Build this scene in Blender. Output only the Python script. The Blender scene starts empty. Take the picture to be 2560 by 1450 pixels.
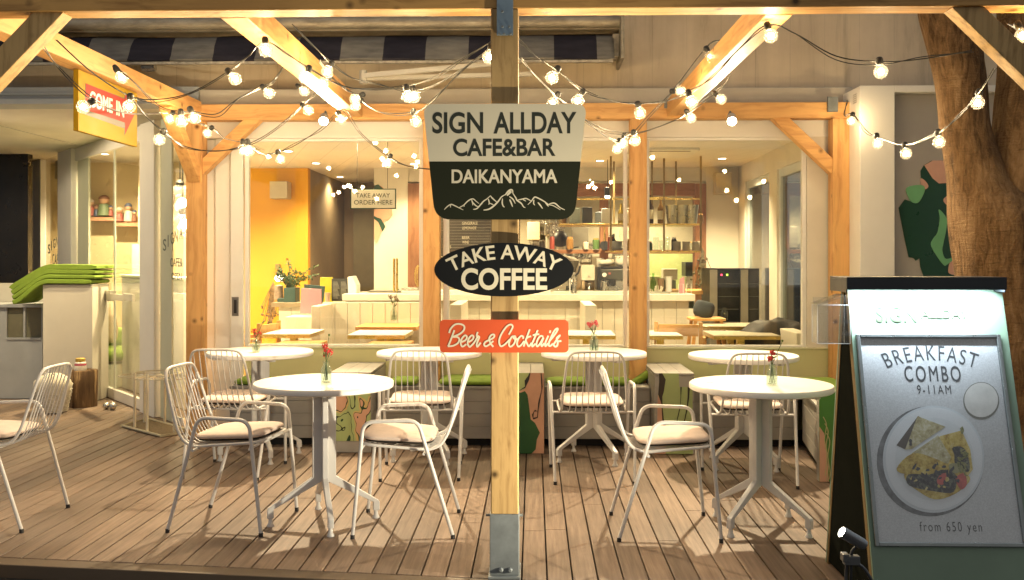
import bpy, math, random
from mathutils import Vector, Matrix
PI = math.pi; R = math.radians
S = bpy.context.scene; COL = S.collection
random.seed(7)
# ---------------------------------------------------------------- camera
F = 2410.0; HY = 645.0; CH = 1.37; TH = math.atan(55 / F)
cd = bpy.data.cameras.new('camera'); cam = bpy.data.objects.new('camera', cd); COL.objects.link(cam)
cd.sensor_width = 36; cd.lens = 36 * F / 2560; cd.shift_y = -80 / 2560; cd.clip_start = .1; cd.clip_end = 500
cam.location = (0, 0, CH); cam.rotation_euler = (R(90), 0, TH); S.camera = cam
# ---------------------------------------------------------------- world: night sky over the street
W = bpy.data.worlds.new('World'); S.world = W; W.use_nodes = True
bg = W.node_tree.nodes['Background']; bg.inputs[0].default_value = (1, .955, .90, 1); bg.inputs[1].default_value = .165
# ---------------------------------------------------------------- render settings / exposure
S.view_settings.view_transform = 'Standard'; S.view_settings.look = 'None'; S.view_settings.exposure = 1.25; S.view_settings.gamma = 1
S.render.engine = 'CYCLES'
cy = S.cycles; cy.use_denoising = True; cy.max_bounces = 7; cy.diffuse_bounces = 4; cy.glossy_bounces = 4
cy.transmission_bounces = 6; cy.transparent_max_bounces = 24; cy.caustics_reflective = False; cy.caustics_refractive = False
cy.sample_clamp_indirect = 4; cy.blur_glossy = .5
try: cy.use_light_tree = True
except Exception: pass
# light levels, all in one place
FLOOD = 245; BULB = 3.6; DOWN = 110; BOARD = 9.6; SPOTL = 195; ENTR = 2.9; SOFFIT = 82
WARM = (1, .73, .39); WARM2 = (1, .785, .49); INW = (1, .77, .43)

# ---------------------------------------------------------------- pixel helpers (photo pixels, 2560 wide -> world point at a real distance)
_c, _s = math.cos(TH), math.sin(TH)
def ray(px, py):
    u = (px - 1280) / F; v = (HY - py) / F
    return Vector((_c * u - _s, _s * u + _c, v))
def P(px, py, Y):
    r = ray(px, py); return Vector((0, 0, CH)) + r * (Y / r.y)
def G(px, py, z=0):
    r = ray(px, py); return Vector((0, 0, CH)) + r * ((z - CH) / r.z)
def X(px, Y): return P(px, HY, Y).x
def Z(py, Y): return CH + (HY - py) * Y / F
def onplane(px, py, o, n):
    r = ray(px, py); c = Vector((0, 0, CH)); return c + r * ((o - c).dot(n) / r.dot(n))

# ---------------------------------------------------------------- materials
def srgb(r, g, b):
    f = lambda c: c / 12.92 if c <= .04045 else ((c + .055) / 1.055) ** 2.4
    return (f(r / 255), f(g / 255), f(b / 255))
class NT:
    def __init__(s, name):
        m = bpy.data.materials.new(name); m.use_nodes = True; s.m = m; s.t = m.node_tree; s.t.nodes.clear()
        s.out = s.n('ShaderNodeOutputMaterial')
    def n(s, typ, **k):
        x = s.t.nodes.new(typ)
        for a, b in k.items(): setattr(x, a, b)
        return x
    def l(s, a, b): s.t.links.new(a, b)
    def coord(s, scale=(1, 1, 1), loc=(0, 0, 0), kind='Object'):
        tc = s.n('ShaderNodeTexCoord'); mp = s.n('ShaderNodeMapping')
        mp.inputs['Scale'].default_value = scale; mp.inputs['Location'].default_value = loc
        s.l(tc.outputs[kind], mp.inputs['Vector']); return mp.outputs[0]
    def noise(s, vec, scale=5, detail=4, rough=.55, dist=0):
        x = s.n('ShaderNodeTexNoise'); x.inputs['Scale'].default_value = scale; x.inputs['Detail'].default_value = detail
        x.inputs['Roughness'].default_value = rough; x.inputs['Distortion'].default_value = dist
        s.l(vec, x.inputs['Vector']); return x.outputs['Fac']
    def ramp(s, fac, stops, const=False):
        x = s.n('ShaderNodeValToRGB'); e = x.color_ramp
        if const: e.interpolation = 'CONSTANT'
        while len(e.elements) < len(stops): e.elements.new(.5)
        for q, (p, c) in zip(e.elements, stops): q.position = p; q.color = (*c, 1)
        s.l(fac, x.inputs[0]); return x.outputs[0]
    def mix(s, fac, a, b, mode='MIX'):
        x = s.n('ShaderNodeMix', data_type='RGBA', blend_type=mode)
        for v, i in ((fac, 0), (a, 6), (b, 7)):
            if isinstance(v, (int, float)): x.inputs[i].default_value = v
            elif isinstance(v, tuple): x.inputs[i].default_value = (*v, 1)
            else: s.l(v, x.inputs[i])
        return x.outputs[2]
    def math(s, op, a, b=0, c=None):
        x = s.n('ShaderNodeMath', operation=op)
        for v, i in ((a, 0), (b, 1), (c, 2)):
            if v is None: continue
            if isinstance(v, (int, float)): x.inputs[i].default_value = v
            else: s.l(v, x.inputs[i])
        return x.outputs[0]
    def bsdf(s, col, rough=.5, metal=0, spec=.5, bump=None, bd=.002, bs=.4):
        b = s.n('ShaderNodeBsdfPrincipled')
        for v, k in ((col, 'Base Color'), (rough, 'Roughness'), (metal, 'Metallic'), (spec, 'Specular IOR Level')):
            if isinstance(v, (int, float)): b.inputs[k].default_value = v
            elif isinstance(v, tuple): b.inputs[k].default_value = (*v, 1)
            else: s.l(v, b.inputs[k])
        if bump is not None:
            q = s.n('ShaderNodeBump'); q.inputs['Distance'].default_value = bd; q.inputs['Strength'].default_value = bs
            s.l(bump, q.inputs['Height']); s.l(q.outputs[0], b.inputs['Normal'])
        s.l(b.outputs[0], s.out.inputs[0]); return b
def sc(c, k): return tuple(min(1, x * k) for x in c)
def mat(name, col, rough=.5, metal=0, var=.08, vs=7, bump=0, bs=60, stretch=(1, 1, 1), spec=.5):
    t = NT(name); v = t.coord(stretch); f = t.noise(v, vs, 5, .6)
    c = t.ramp(f, [(.3, sc(col, 1 - var)), (.7, sc(col, 1 + var))])
    r = t.math('MULTIPLY_ADD', t.noise(v, vs * 2.3, 4), .22, max(.03, rough - .11))
    b = t.noise(v, bs, 3) if bump else None
    t.bsdf(c, r, metal, spec, b, bump or .001); return t.m
def wood(name, col, dark, axis, grain=1.0, rough=.55, knots=True, ks=6.5, seed=0):
    t = NT(name); s = [26 * grain] * 3; s[axis] = 1.3 * grain
    base = t.coord((1, 1, 1), (seed, seed * .7, seed * .3)); v = t.coord(tuple(s), (seed, seed * 2, seed))
    warp = t.noise(base, 2.5, 2)
    w = t.n('ShaderNodeVectorMath', operation='ADD'); t.l(v, w.inputs[0])
    sm = t.n('ShaderNodeVectorMath', operation='SCALE'); sm.inputs['Scale'].default_value = 2.2
    cx = t.n('ShaderNodeCombineXYZ'); [t.l(warp, cx.inputs[i]) for i in range(3)]
    t.l(cx.outputs[0], sm.inputs[0]); t.l(sm.outputs[0], w.inputs[1])
    g = t.noise(w.outputs[0], 1.0, 5, .6)
    c = t.ramp(g, [(.25, dark), (.52, col), (.8, sc(col, 1.16))])
    c = t.mix(t.ramp(t.noise(base, 1.7, 2), [(.3, (0, 0, 0)), (.7, (1, 1, 1))]), c, t.mix(.35, c, dark), 'MIX')
    if knots:
        vo = t.n('ShaderNodeTexVoronoi'); vo.inputs['Scale'].default_value = ks
        t.l(base, vo.inputs['Vector'])
        k = t.ramp(vo.outputs['Distance'], [(.05, (1, 1, 1)), (.10, (.5, .5, .5)), (.175, (0, 0, 0))])
        c = t.mix(k, c, sc(dark, .33))
    t.bsdf(c, rough, 0, .35, g, .0015, .5); return t.m
def emit(name, col, st, sample=False):
    t = NT(name); e = t.n('ShaderNodeEmission'); e.inputs[0].default_value = (*col, 1); e.inputs[1].default_value = st
    t.l(e.outputs[0], t.out.inputs[0])
    if not sample: t.m.cycles.emission_sampling = 'NONE'
    return t.m
def glass(name, tint=(1, 1, 1), f0=.045, rough=0.0, body=0.0):
    # thin clear sheet: straight transmission plus an angle-dependent mirror reflection, a little grey body where wanted
    t = NT(name); lw = t.n('ShaderNodeLayerWeight'); lw.inputs[0].default_value = .5
    p = t.math('POWER', lw.outputs['Facing'], 5.0); f = t.math('MULTIPLY_ADD', p, 1 - f0, f0)
    tr = t.n('ShaderNodeBsdfTransparent'); tr.inputs[0].default_value = (*tint, 1)
    gl = t.n('ShaderNodeBsdfGlossy'); gl.inputs['Roughness'].default_value = rough
    src = tr.outputs[0]
    if body:
        df = t.n('ShaderNodeBsdfDiffuse'); df.inputs[0].default_value = (.85, .85, .85, 1)
        tl = t.n('ShaderNodeBsdfTranslucent'); tl.inputs[0].default_value = (.9, .9, .9, 1)
        m0 = t.n('ShaderNodeMixShader'); t.l(df.outputs[0], m0.inputs[1]); t.l(tl.outputs[0], m0.inputs[2])
        m1 = t.n('ShaderNodeMixShader'); m1.inputs[0].default_value = body
        t.l(tr.outputs[0], m1.inputs[1]); t.l(m0.outputs[0], m1.inputs[2]); src = m1.outputs[0]
    m = t.n('ShaderNodeMixShader'); t.l(f, m.inputs[0]); t.l(src, m.inputs[1]); t.l(gl.outputs[0], m.inputs[2])
    t.l(m.outputs[0], t.out.inputs[0]); return t.m
def marble(name, stops, scale=4, dist=1.6, seed=0, st=(1, 1, 1)):
    t = NT(name); v = t.coord(st, (seed, seed * 1.7, seed * .6)); f = t.noise(v, scale, 2.2, .45, dist)
    t.bsdf(t.ramp(f, stops, True), .4, 0, .4); return t.m

# ---------------------------------------------------------------- mesh builder
class MB:
    def __init__(s): s.v = []; s.f = []; s.k = []; s.mi = 0
    def add(s, vs, fs, M=None):
        o = len(s.v); s.v += [tuple(M @ Vector(p)) if M else tuple(p) for p in vs]
        s.f += [tuple(i + o for i in f) for f in fs]; s.k += [s.mi] * len(fs); return s
    def box(s, x0, x1, y0, y1, z0, z1, M=None):
        vs = [(x, y, z) for z in (z0, z1) for y in (y0, y1) for x in (x0, x1)]
        return s.add(vs, [(0, 2, 3, 1), (4, 5, 7, 6), (0, 1, 5, 4), (2, 6, 7, 3), (0, 4, 6, 2), (1, 3, 7, 5)], M)
    def bar(s, p0, p1, w, h, up=(0, 0, 1)):
        p0, p1 = Vector(p0), Vector(p1); d = (p1 - p0); L = d.length; d.normalize()
        x = d.cross(Vector(up)); x.normalize(); u = x.cross(d)
        M = Matrix(((x.x, d.x, u.x, p0.x), (x.y, d.y, u.y, p0.y), (x.z, d.z, u.z, p0.z), (0, 0, 0, 1)))
        return s.box(-w / 2, w / 2, 0, L, -h / 2, h / 2, M)
    def tube(s, pts, r, n=8, closed=False):
        pts = [Vector(p) for p in pts]; N = len(pts); rr = r if isinstance(r, (list, tuple)) else [r] * N
        o = len(s.v); ref = None; rings = []
        for i in range(N):
            a = pts[(i - 1) % N] if (closed or i > 0) else pts[i]; b = pts[(i + 1) % N] if (closed or i < N - 1) else pts[i]
            d = (b - a); d = d.normalized() if d.length > 1e-9 else Vector((0, 0, 1))
            if ref is None: ref = d.orthogonal().normalized()
            ref = (ref - d * ref.dot(d)); ref = ref.normalized() if ref.length > 1e-6 else d.orthogonal().normalized()
            q = d.cross(ref)
            rings.append([pts[i] + (ref * math.cos(2 * PI * k / n) + q * math.sin(2 * PI * k / n)) * rr[i] for k in range(n)])
        if closed:   # close the twist by searching the best offset
            best = min(range(n), key=lambda t: sum((rings[0][(k + t) % n] - rings[-1][k]).length for k in range(n)))
        vs = [p for g in rings for p in g]; fs = []
        for i in range(N - 1):
            for k in range(n): fs.append((i * n + k, i * n + (k + 1) % n, (i + 1) * n + (k + 1) % n, (i + 1) * n + k))
        if closed:
            for k in range(n): fs.append(((N - 1) * n + k, (N - 1) * n + (k + 1) % n, (k + 1 + best) % n, (k + best) % n))
        else: fs += [tuple(range(n))[::-1], tuple((N - 1) * n + k for k in range(n))]
        return s.add(vs, fs)
    def lathe(s, prof, n=20, M=None, capb=True, capt=True):
        vs = [(r * math.cos(2 * PI * k / n), r * math.sin(2 * PI * k / n), z) for r, z in prof for k in range(n)]; fs = []
        for i in range(len(prof) - 1):
            for k in range(n): fs.append((i * n + k, i * n + (k + 1) % n, (i + 1) * n + (k + 1) % n, (i + 1) * n + k))
        if capb: fs.append(tuple(range(n))[::-1])
        if capt: fs.append(tuple((len(prof) - 1) * n + k for k in range(n)))
        return s.add(vs, fs, M)
    def ball(s, c, r, n=14, sz=1.0):
        m = n // 2
        return s.lathe([(max(1e-4, r * math.sin(PI * i / m)), -r * sz * math.cos(PI * i / m)) for i in range(m + 1)], n, Matrix.Translation(c), False, False)
    def prism(s, poly, d, M=None):      # 2-D outline, counter-clockwise, thickness d along local +z
        n = len(poly); vs = [(x, y, 0) for x, y in poly] + [(x, y, d) for x, y in poly]
        return s.add(vs, [tuple(range(n))[::-1], tuple(range(n, 2 * n))] + [(i, (i + 1) % n, n + (i + 1) % n, n + i) for i in range(n)], M)
    def pad(s, w, d, h, e=5, M=None, n=40, m=9, puff=.35):   # soft cushion
        prof = []; out = []
        for k in range(n):
            a = 2 * PI * k / n; c, q = math.cos(a), math.sin(a)
            out.append((abs(c) ** (2 / e) * (1 if c > 0 else -1) * w / 2, abs(q) ** (2 / e) * (1 if q > 0 else -1) * d / 2))
        vs = []; fs = []
        for i in range(m + 1):
            ph = -PI / 2 + PI * i / m; sc_ = max(.001, math.cos(ph) ** puff); z = h / 2 * math.sin(ph)
            vs += [(x * sc_, y * sc_, z) for x, y in out]
        for i in range(m):
            for k in range(n): fs.append((i * n + k, i * n + (k + 1) % n, (i + 1) * n + (k + 1) % n, (i + 1) * n + k))
        return s.add(vs, fs, M)
    def build(s, name, m, parent=None, smooth=None, bev=0, seg=2):
        me = bpy.data.meshes.new(name); me.from_pydata(s.v, [], s.f)
        for q in (m if isinstance(m, (list, tuple)) else [m]): me.materials.append(q)
        me.polygons.foreach_set('material_index', s.k); me.validate(); me.update()
        o = bpy.data.objects.new(name, me); COL.objects.link(o)
        if smooth:
            me.polygons.foreach_set('use_smooth', [True] * len(me.polygons))
            try: me.set_sharp_from_angle(angle=R(smooth))
            except Exception: pass
        if bev:
            b = o.modifiers.new('bevel', 'BEVEL'); b.width = bev; b.segments = seg; b.limit_method = 'ANGLE'; b.angle_limit = R(40)
            b.harden_normals = False
        if parent: hang(o, parent)
        return o
def worldof(o):
    M = o.matrix_parent_inverse @ o.matrix_basis if o.parent else o.matrix_basis.copy()
    return worldof(o.parent) @ M if o.parent else M
def hang(o, parent):
    o.parent = parent; o.matrix_parent_inverse = worldof(parent).inverted()
def tag(o, label, cat, group=None, kind=None):
    o['label'] = label; o['category'] = cat
    if group: o['group'] = group
    if kind: o['kind'] = kind
    return o
def thing(name, label, cat, loc=(0, 0, 0), rz=0, group=None, kind=None):
    o = bpy.data.objects.new(name, None); COL.objects.link(o); o.location = loc; o.rotation_euler = (0, 0, rz); o.empty_display_size = .1
    return tag(o, label, cat, group, kind)
def struct(o): o['kind'] = 'structure'; return o
def kids(o): return [c for c in bpy.data.objects if c.parent == o]
def dup(o, loc, rz, label, group=None):
    def cp(q, par):
        c = q.copy(); COL.objects.link(c)
        if par: c.parent = par
        for k in kids(q): cp(k, c)
        return c
    r = cp(o, None); r.location = loc; r.rotation_euler = (0, 0, rz); r['label'] = label
    if group: r['group'] = group
    return r
def curve(pts, k=6, closed=False):    # Catmull-Rom through the points
    pts = [Vector(p) for p in pts]; N = len(pts); out = []
    for i in range(N if closed else N - 1):
        g = lambda j: pts[j % N] if closed else pts[max(0, min(N - 1, j))]
        a, b, c, d = g(i - 1), g(i), g(i + 1), g(i + 2)
        for q in range(k):
            t = q / k
            out.append(.5 * ((2 * b) + (c - a) * t + (2 * a - 5 * b + 4 * c - d) * t * t + (3 * b - a - 3 * c + d) * t ** 3))
    if not closed: out.append(pts[-1])
    return out
def FACE(o=(0, 0, 0)):   # local x -> world x, local y -> world z, local z -> towards the viewer's side (-y)
    return Matrix(((1, 0, 0, o[0]), (0, 0, -1, o[1]), (0, 1, 0, o[2]), (0, 0, 0, 1)))
def text(name, body, w, h, M, m, parent, bold=0.0, ext=.0003, arc=None, space=1.0, align='C', shear=0, line=1.0):
    # lettering fitted to w x h metres (h = height of the drawn glyphs), centred on M's origin; arc = radius of a curved baseline
    cu = bpy.data.curves.new(name, 'FONT'); cu.body = body; cu.size = 1; cu.offset = 0 if 'M' in body.upper() else bold; cu.space_character = space
    cu.align_x = {'C': 'CENTER', 'L': 'LEFT'}[align]; cu.space_line = line; cu.shear = shear; cu.resolution_u = 6
    tmp = bpy.data.objects.new(name, cu); COL.objects.link(tmp)
    dg = bpy.context.evaluated_depsgraph_get(); me = bpy.data.meshes.new_from_object(tmp.evaluated_get(dg))
    bpy.data.objects.remove(tmp); bpy.data.curves.remove(cu)
    lift = None
    if bold and 'M' in body.upper():      # thicken by laying shifted copies over one another, each a hair higher
        V = [v.co.copy() for v in me.vertices]; Fc = [tuple(q.vertices) for q in me.polygons]; nv = []; nf = []; lift = []
        for k, (a, c) in enumerate(((0, 0), (1, .7), (-1, .7), (1, -.7), (-1, -.7), (1, 0), (-1, 0))):
            o_ = len(nv); nv += [(q.x + a * bold, q.y + c * bold, 0) for q in V]; nf += [tuple(i + o_ for i in f) for f in Fc]; lift += [k * .00004] * len(V)
        bpy.data.meshes.remove(me); me = bpy.data.meshes.new(name); me.from_pydata(nv, [], nf)
    xs = [v.co.x for v in me.vertices]; ys = [v.co.y for v in me.vertices]
    x0, x1, y0, y1 = min(xs), max(xs), min(ys), max(ys)
    sx = w / (x1 - x0); sy = h / (y1 - y0)
    for i, v in enumerate(me.vertices):
        x = (v.co.x - (x0 + x1) / 2) * sx; y = (v.co.y - (y0 + y1) / 2) * sy
        if arc: x, y = math.sin(x / arc) * (arc + y), math.cos(x / arc) * (arc + y) - arc
        v.co = M @ Vector((x, y, ext + (lift[i] if lift else 0)))
    me.materials.clear(); me.materials.append(m); me.polygons.foreach_set('use_smooth', [False] * len(me.polygons)); me.polygons.foreach_set('material_index', [0] * len(me.polygons))
    o = bpy.data.objects.new(name, me); COL.objects.link(o)
    sol = o.modifiers.new('thick', 'SOLIDIFY'); sol.thickness = ext; sol.offset = -1
    hang(o, parent); return o
def lamp(name, kind, loc, energy, col, size=.02, target=None, spot=None, blend=.5, sizey=None, parent=None):
    d = bpy.data.lights.new(name, kind); d.energy = energy; d.color = col
    if kind in ('POINT', 'SPOT'): d.shadow_soft_size = size
    if kind == 'SPOT': d.spot_size = R(spot); d.spot_blend = blend
    if kind == 'AREA':
        d.size = size
        if sizey: d.shape = 'RECTANGLE'; d.size_y = sizey
    o = bpy.data.objects.new(name, d); COL.objects.link(o); o.location = loc
    if target is not None: o.rotation_euler = (Vector(target) - Vector(loc)).to_track_quat('-Z', 'Y').to_euler()
    if parent: hang(o, parent)
    return o

# ---------------------------------------------------------------- material palette
TIM = srgb(212, 166, 106); TIMD = srgb(172, 120, 68)
M_wx = wood('timber_x', TIM, TIMD, 0); M_wy = wood('timber_y', TIM, TIMD, 1, seed=3); M_wz = wood('timber_z', TIM, TIMD, 2, seed=5)
M_galv = mat('galvanised', (.17, .19, .20), .55, .2, .2, 14)
M_white = mat('white_paint', (.74, .73, .69), .5, 0, .04, 3)
M_cream = mat('cream_plaster', (.66, .62, .53), .8, 0, .06, 2.5, .0006, 200)
M_beige = mat('beige_wall', (.62, .54, .40), .75, 0, .05, 2)
M_powder = mat('powder_white', (.60, .595, .585), .42, 0, .04, 9)
M_top = mat('table_white', (.76, .75, .72), .32, 0, .03, 4)
M_pad = mat('pad_fabric', (.60, .50, .44), .92, 0, .07, 18, .0006, 420)
M_padd = mat('pad_underside', (.035, .032, .03), .85, 0, .2, 30)
M_rub = mat('black_rubber', (.015, .015, .016), .6)
M_black = mat('black_plastic', (.018, .018, .02), .45)
M_cable = mat('cable_black', (.02, .02, .018), .45)
M_green = mat('green_fabric', (.165, .26, .028), .9, 0, .12, 12, .001, 300)
M_grey = mat('grey_boards', (.33, .315, .29), .6, 0, .1, 6, .0005, 90, (.3, 1, 1))
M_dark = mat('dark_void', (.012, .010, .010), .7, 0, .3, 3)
M_brass = mat('brass', (.55, .40, .13), .3, .9, .12, 20)
M_steel = mat('steel', (.50, .49, .46), .28, .95, .1, 12)
M_orange = wood('orange_wood', srgb(150, 106, 74), srgb(116, 76, 50), 0, .8, .5, False)
M_orangez = wood('orange_wood_upright', srgb(150, 106, 74), srgb(116, 76, 50), 2, .8, .5, False, seed=2)
M_oak = wood('light_oak', srgb(206, 160, 100), srgb(176, 124, 68), 0, .8, .45, False, seed=4)
M_glass = glass('window_glass', (.97, .98, .965), .04)
M_bottle = glass('bottle_glass', (.93, .97, .95), .07)
M_acry = glass('acrylic', (.95, .965, .975), .09, .02, .012)
M_globe = glass('bulb_globe', (.97, .95, .9), .07, 0, .022)
M_fil = emit('bulb_glow', (1, .80, .48), 38)
M_down = emit('downlight_glow', (1, .86, .62), 14)
M_flood = emit('flood_glow', (1, .82, .52), 60)
# ================================================================ SETTING: ground, deck, cafe building
g = MB(); g.box(-60, 60, -40, 60, -.35, -.30)
struct(g.build('ground', mat('asphalt', (.045, .045, .047), .85, 0, .25, 9, .002, 120)))
# boarded deck: one sheet of boards laid towards the cafe, cut along the slanted front edge
t = NT('deck_boards'); v = t.coord(); sp = t.n('ShaderNodeSeparateXYZ'); t.l(v, sp.inputs[0])
idx = t.math('FLOOR', t.math('DIVIDE', t.math('ADD', sp.outputs[0], 20), .109))
wn = t.n('ShaderNodeTexWhiteNoise', noise_dimensions='1D'); t.l(idx, wn.inputs['W'])
off = t.n('ShaderNodeCombineXYZ'); t.l(t.math('MULTIPLY', wn.outputs['Value'], 40), off.inputs[1])
va = t.n('ShaderNodeVectorMath', operation='ADD'); t.l(t.coord((34, 1.6, 20)), va.inputs[0]); t.l(off.outputs[0], va.inputs[1])
gr = t.noise(va.outputs[0], 1.6, 6, .62); st = t.noise(v, 1.3, 4, .6); fine = t.noise(t.coord((160, 9, 60)), 1, 2)
c = t.ramp(gr, [(.25, (.135, .096, .072)), (.55, (.224, .168, .130)), (.8, (.30, .236, .187))])
c = t.mix(1.0, c, t.ramp(wn.outputs['Value'], [(0, (.70, .70, .70)), (1, (1.1, 1.07, 1.03))]), 'MULTIPLY')
c = t.mix(1.0, c, t.ramp(st, [(.3, (.70, .68, .66)), (.5, (.96, .95, .95)), (.68, (1.1, 1.1, 1.1))]), 'MULTIPLY')
t.bsdf(c, t.math('MULTIPLY_ADD', st, .3, .38), 0, .35, t.math('ADD', gr, t.math('MULTIPLY', fine, .6)), .0012, .6); M_deck = t.m
ye = lambda x: 4.11 - .108 * (x + 1.0)          # front edge of the deck
d = MB(); rnd = random.Random(3); pitch = .109; i0 = -92
for i in range(i0, 40):
    x0 = -20 + math.floor((20 + i * pitch) / pitch) * pitch + .0036; x1 = x0 + pitch - .0072
    if x0 > 4.2: break
    a = ye((x0 + x1) / 2) + .10; ends = []
    y = rnd.uniform(1.2, 4.0) + 3.2
    while y < 11.8:
        if y > a + .5: ends.append(y)
        y += rnd.choice((2.1, 2.7, 3.0))
    ys = [a] + ends + [11.9]
    for y0, y1 in zip(ys, ys[1:]):
        z = rnd.uniform(-.0012, 0)
        if y0 == a:
            s0, s1 = ye(x0) + .10, ye(x1) + .10
        else: s0 = s1 = y0 + .0015
        e = y1 - .0015
        vs = [(x0, s0, -.026), (x1, s1, -.026), (x0, e, -.026), (x1, e, -.026), (x0, s0, z), (x1, s1, z), (x0, e, z), (x1, e, z)]
        d.add(vs, [(0, 2, 3, 1), (4, 5, 7, 6), (0, 1, 5, 4), (2, 6, 7, 3), (0, 4, 6, 2), (1, 3, 7, 5)])
deck = struct(d.build('deck', M_deck, bev=.0018, seg=1))
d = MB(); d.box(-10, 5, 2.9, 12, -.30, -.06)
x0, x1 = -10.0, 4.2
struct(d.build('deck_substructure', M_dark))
d = MB()
vs = []
for z in (-.2, -.001):
    vs += [(x0, ye(x0), z), (x1, ye(x1), z), (x1, ye(x1) + .095, z), (x0, ye(x0) + .095, z)]
d.add(vs, [(3, 2, 1, 0), (4, 5, 6, 7), (0, 1, 5, 4), (1, 2, 6, 5), (2, 3, 7, 6), (3, 0, 4, 7)])
struct(d.build('deck_edge_board', mat('edge_board', (.10, .07, .045), .6, 0, .2, 4, .001, 60, (.3, 2, 2)), bev=.004))

# ---------------------------------------------------------------- building
YW = 7.45; YB = 11.2; ZC = 2.42; ZS = 2.56
bld = thing('cafe_building', 'cream cafe building with tall glazed front, concrete upper wall and lit interior', 'building', (0, YW, 0))
t = NT('board_marked_concrete'); v = t.coord(); sp = t.n('ShaderNodeSeparateXYZ'); t.l(v, sp.inputs[0])
n1 = t.noise(v, 1.4, 5, .6); n2 = t.noise(t.coord((5, 5, .45)), 1.0, 6, .7, .3); n3 = t.noise(v, 40, 3)
c = t.ramp(n1, [(.3, (.52, .43, .31)), (.7, (.70, .60, .45))])
c = t.mix(1.0, c, t.ramp(n2, [(.22, (.55, .53, .50)), (.45, (.93, .92, .91)), (.75, (1.06, 1.06, 1.06))]), 'MULTIPLY')
fx = t.math('FRACT', t.math('DIVIDE', t.math('ADD', sp.outputs[0], 20.13), .27)); lx = t.math('LESS_THAN', fx, .010)
fz = t.math('FRACT', t.math('DIVIDE', t.math('ADD', sp.outputs[2], 20.06), .9)); lz = t.math('LESS_THAN', fz, .008)
ln = t.math('MULTIPLY', t.math('MAXIMUM', lx, lz), t.ramp(n2, [(.35, (1, 1, 1)), (.6, (.25, .25, .25))]))
c = t.mix(t.math('MULTIPLY', ln, .7), c, (.16, .14, .11)); t.bsdf(c, .85, 0, .3, n3, .0015, .4); M_conc = t.m
b = MB(); b.box(-7.5, 6.5, 7.62, 7.9, 2.68, 6.0); b.build('upper_wall', M_conc, bld)
b = MB(); b.box(-2.60, 2.44, 7.44, 7.9, ZS, 2.68); b.build('wall_ledge', mat('ledge_render', (.47, .43, .36), .8, 0, .08, 4), bld, bev=.006)
b = MB(); b.box(-7.5, -2.603, 7.42, 7.62, ZS, 2.70); b.box(-7.5, -2.603, 7.36, 7.42, ZS, 2.60); b.box(-7.5, -2.603, 7.405, 7.42, 2.64, 2.655)
b.build('soffit_fascia', mat('fascia_grey', (.42, .43, .42), .6, 0, .06, 3), bld)
b = MB(); b.box(-7.5, -2.603, 7.62, 12.5, ZS, ZS + .12); b.build('soffit', M_cream, bld)
b = MB(); b.box(-4.8, -4.796, 7.5, 10, ZS - .0035, ZS + .0005); b.build('soffit_joint', M_grey, bld)
b = MB(); b.box(-2.6, 2.44, 7.46, 7.62, 2.30, ZS - .002); b.box(-2.6, 2.44, 7.44, 7.458, 2.30, 2.325); b.build('window_header', M_white, bld)
# low band under the glass
M_band = mat('pale_green_panel', (.54, .53, .28), .35, 0, .05, 2)
b = MB(); b.box(-2.24, 2.26, 7.435, 7.50, 0, .672); b.build('lower_panel', M_band, bld)
b = MB(); b.box(-2.24, 2.26, 7.425, 7.51, .673, .683); b.build('window_sill', mat('sill_paint', (.66, .66, .45), .4), bld)
# three window bays
for i, (a, z) in enumerate(((-2.25, -.86), (-.70, .72), (.86, 2.09))):
    w = MB()
    for q in (a, z - .03): w.box(q, q + .03, 7.45, 7.50, .684, 2.299)
    w.box(a + .0302, z - .0302, 7.452, 7.498, 2.275, 2.2985); w.box(a + .0302, z - .0302, 7.452, 7.498, .684, .70)
    wo = w.build('window', M_white, bld, bev=.003)
    p = MB(); p.box(a + .0305, z - .0305, 7.471, 7.479, .701, 2.2745); p.build('pane', M_glass, wo)
w = MB(); w.box(2.092, 2.262, 7.44, 7.60, .684, 2.299); w.box(2.265, 2.44, 7.52, 7.62, 0, 2.299); w.build('right_jamb', M_cream, bld)
w = MB(); w.box(-.704, -.66, 7.46, 7.52, .684, 2.298); w.build('window_stile', M_white, bld)
# stacked sliding door at the side of the first bay
sd = None
for i, (p0, p1, y) in enumerate(((513, 537, 7.50), (538, 575, 7.475), (576, 607, 7.45))):
    w = MB(); w.box(X(p0, y), X(p1, y), y, y + .045, .01, 2.298); o = w.build('sliding_door', M_white, bld, bev=.003)
    if i == 2:
        h = MB(); h.box(X(580, y), X(597, y), y - .004, y, Z(791, y), Z(743, y)); h.build('handle', mat('handle_plate', (.30, .28, .24), .35, .8), o, bev=.002)
        h = MB(); h.box(X(585, y), X(592, y), y - .0045, y - .004, Z(784, y), Z(750, y)); h.build('handle_recess', M_black, o)
w = MB(); w.box(-2.62, -2.50, 7.555, 7.62, 0, 2.298); w.build('door_jamb', M_cream, bld)

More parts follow.
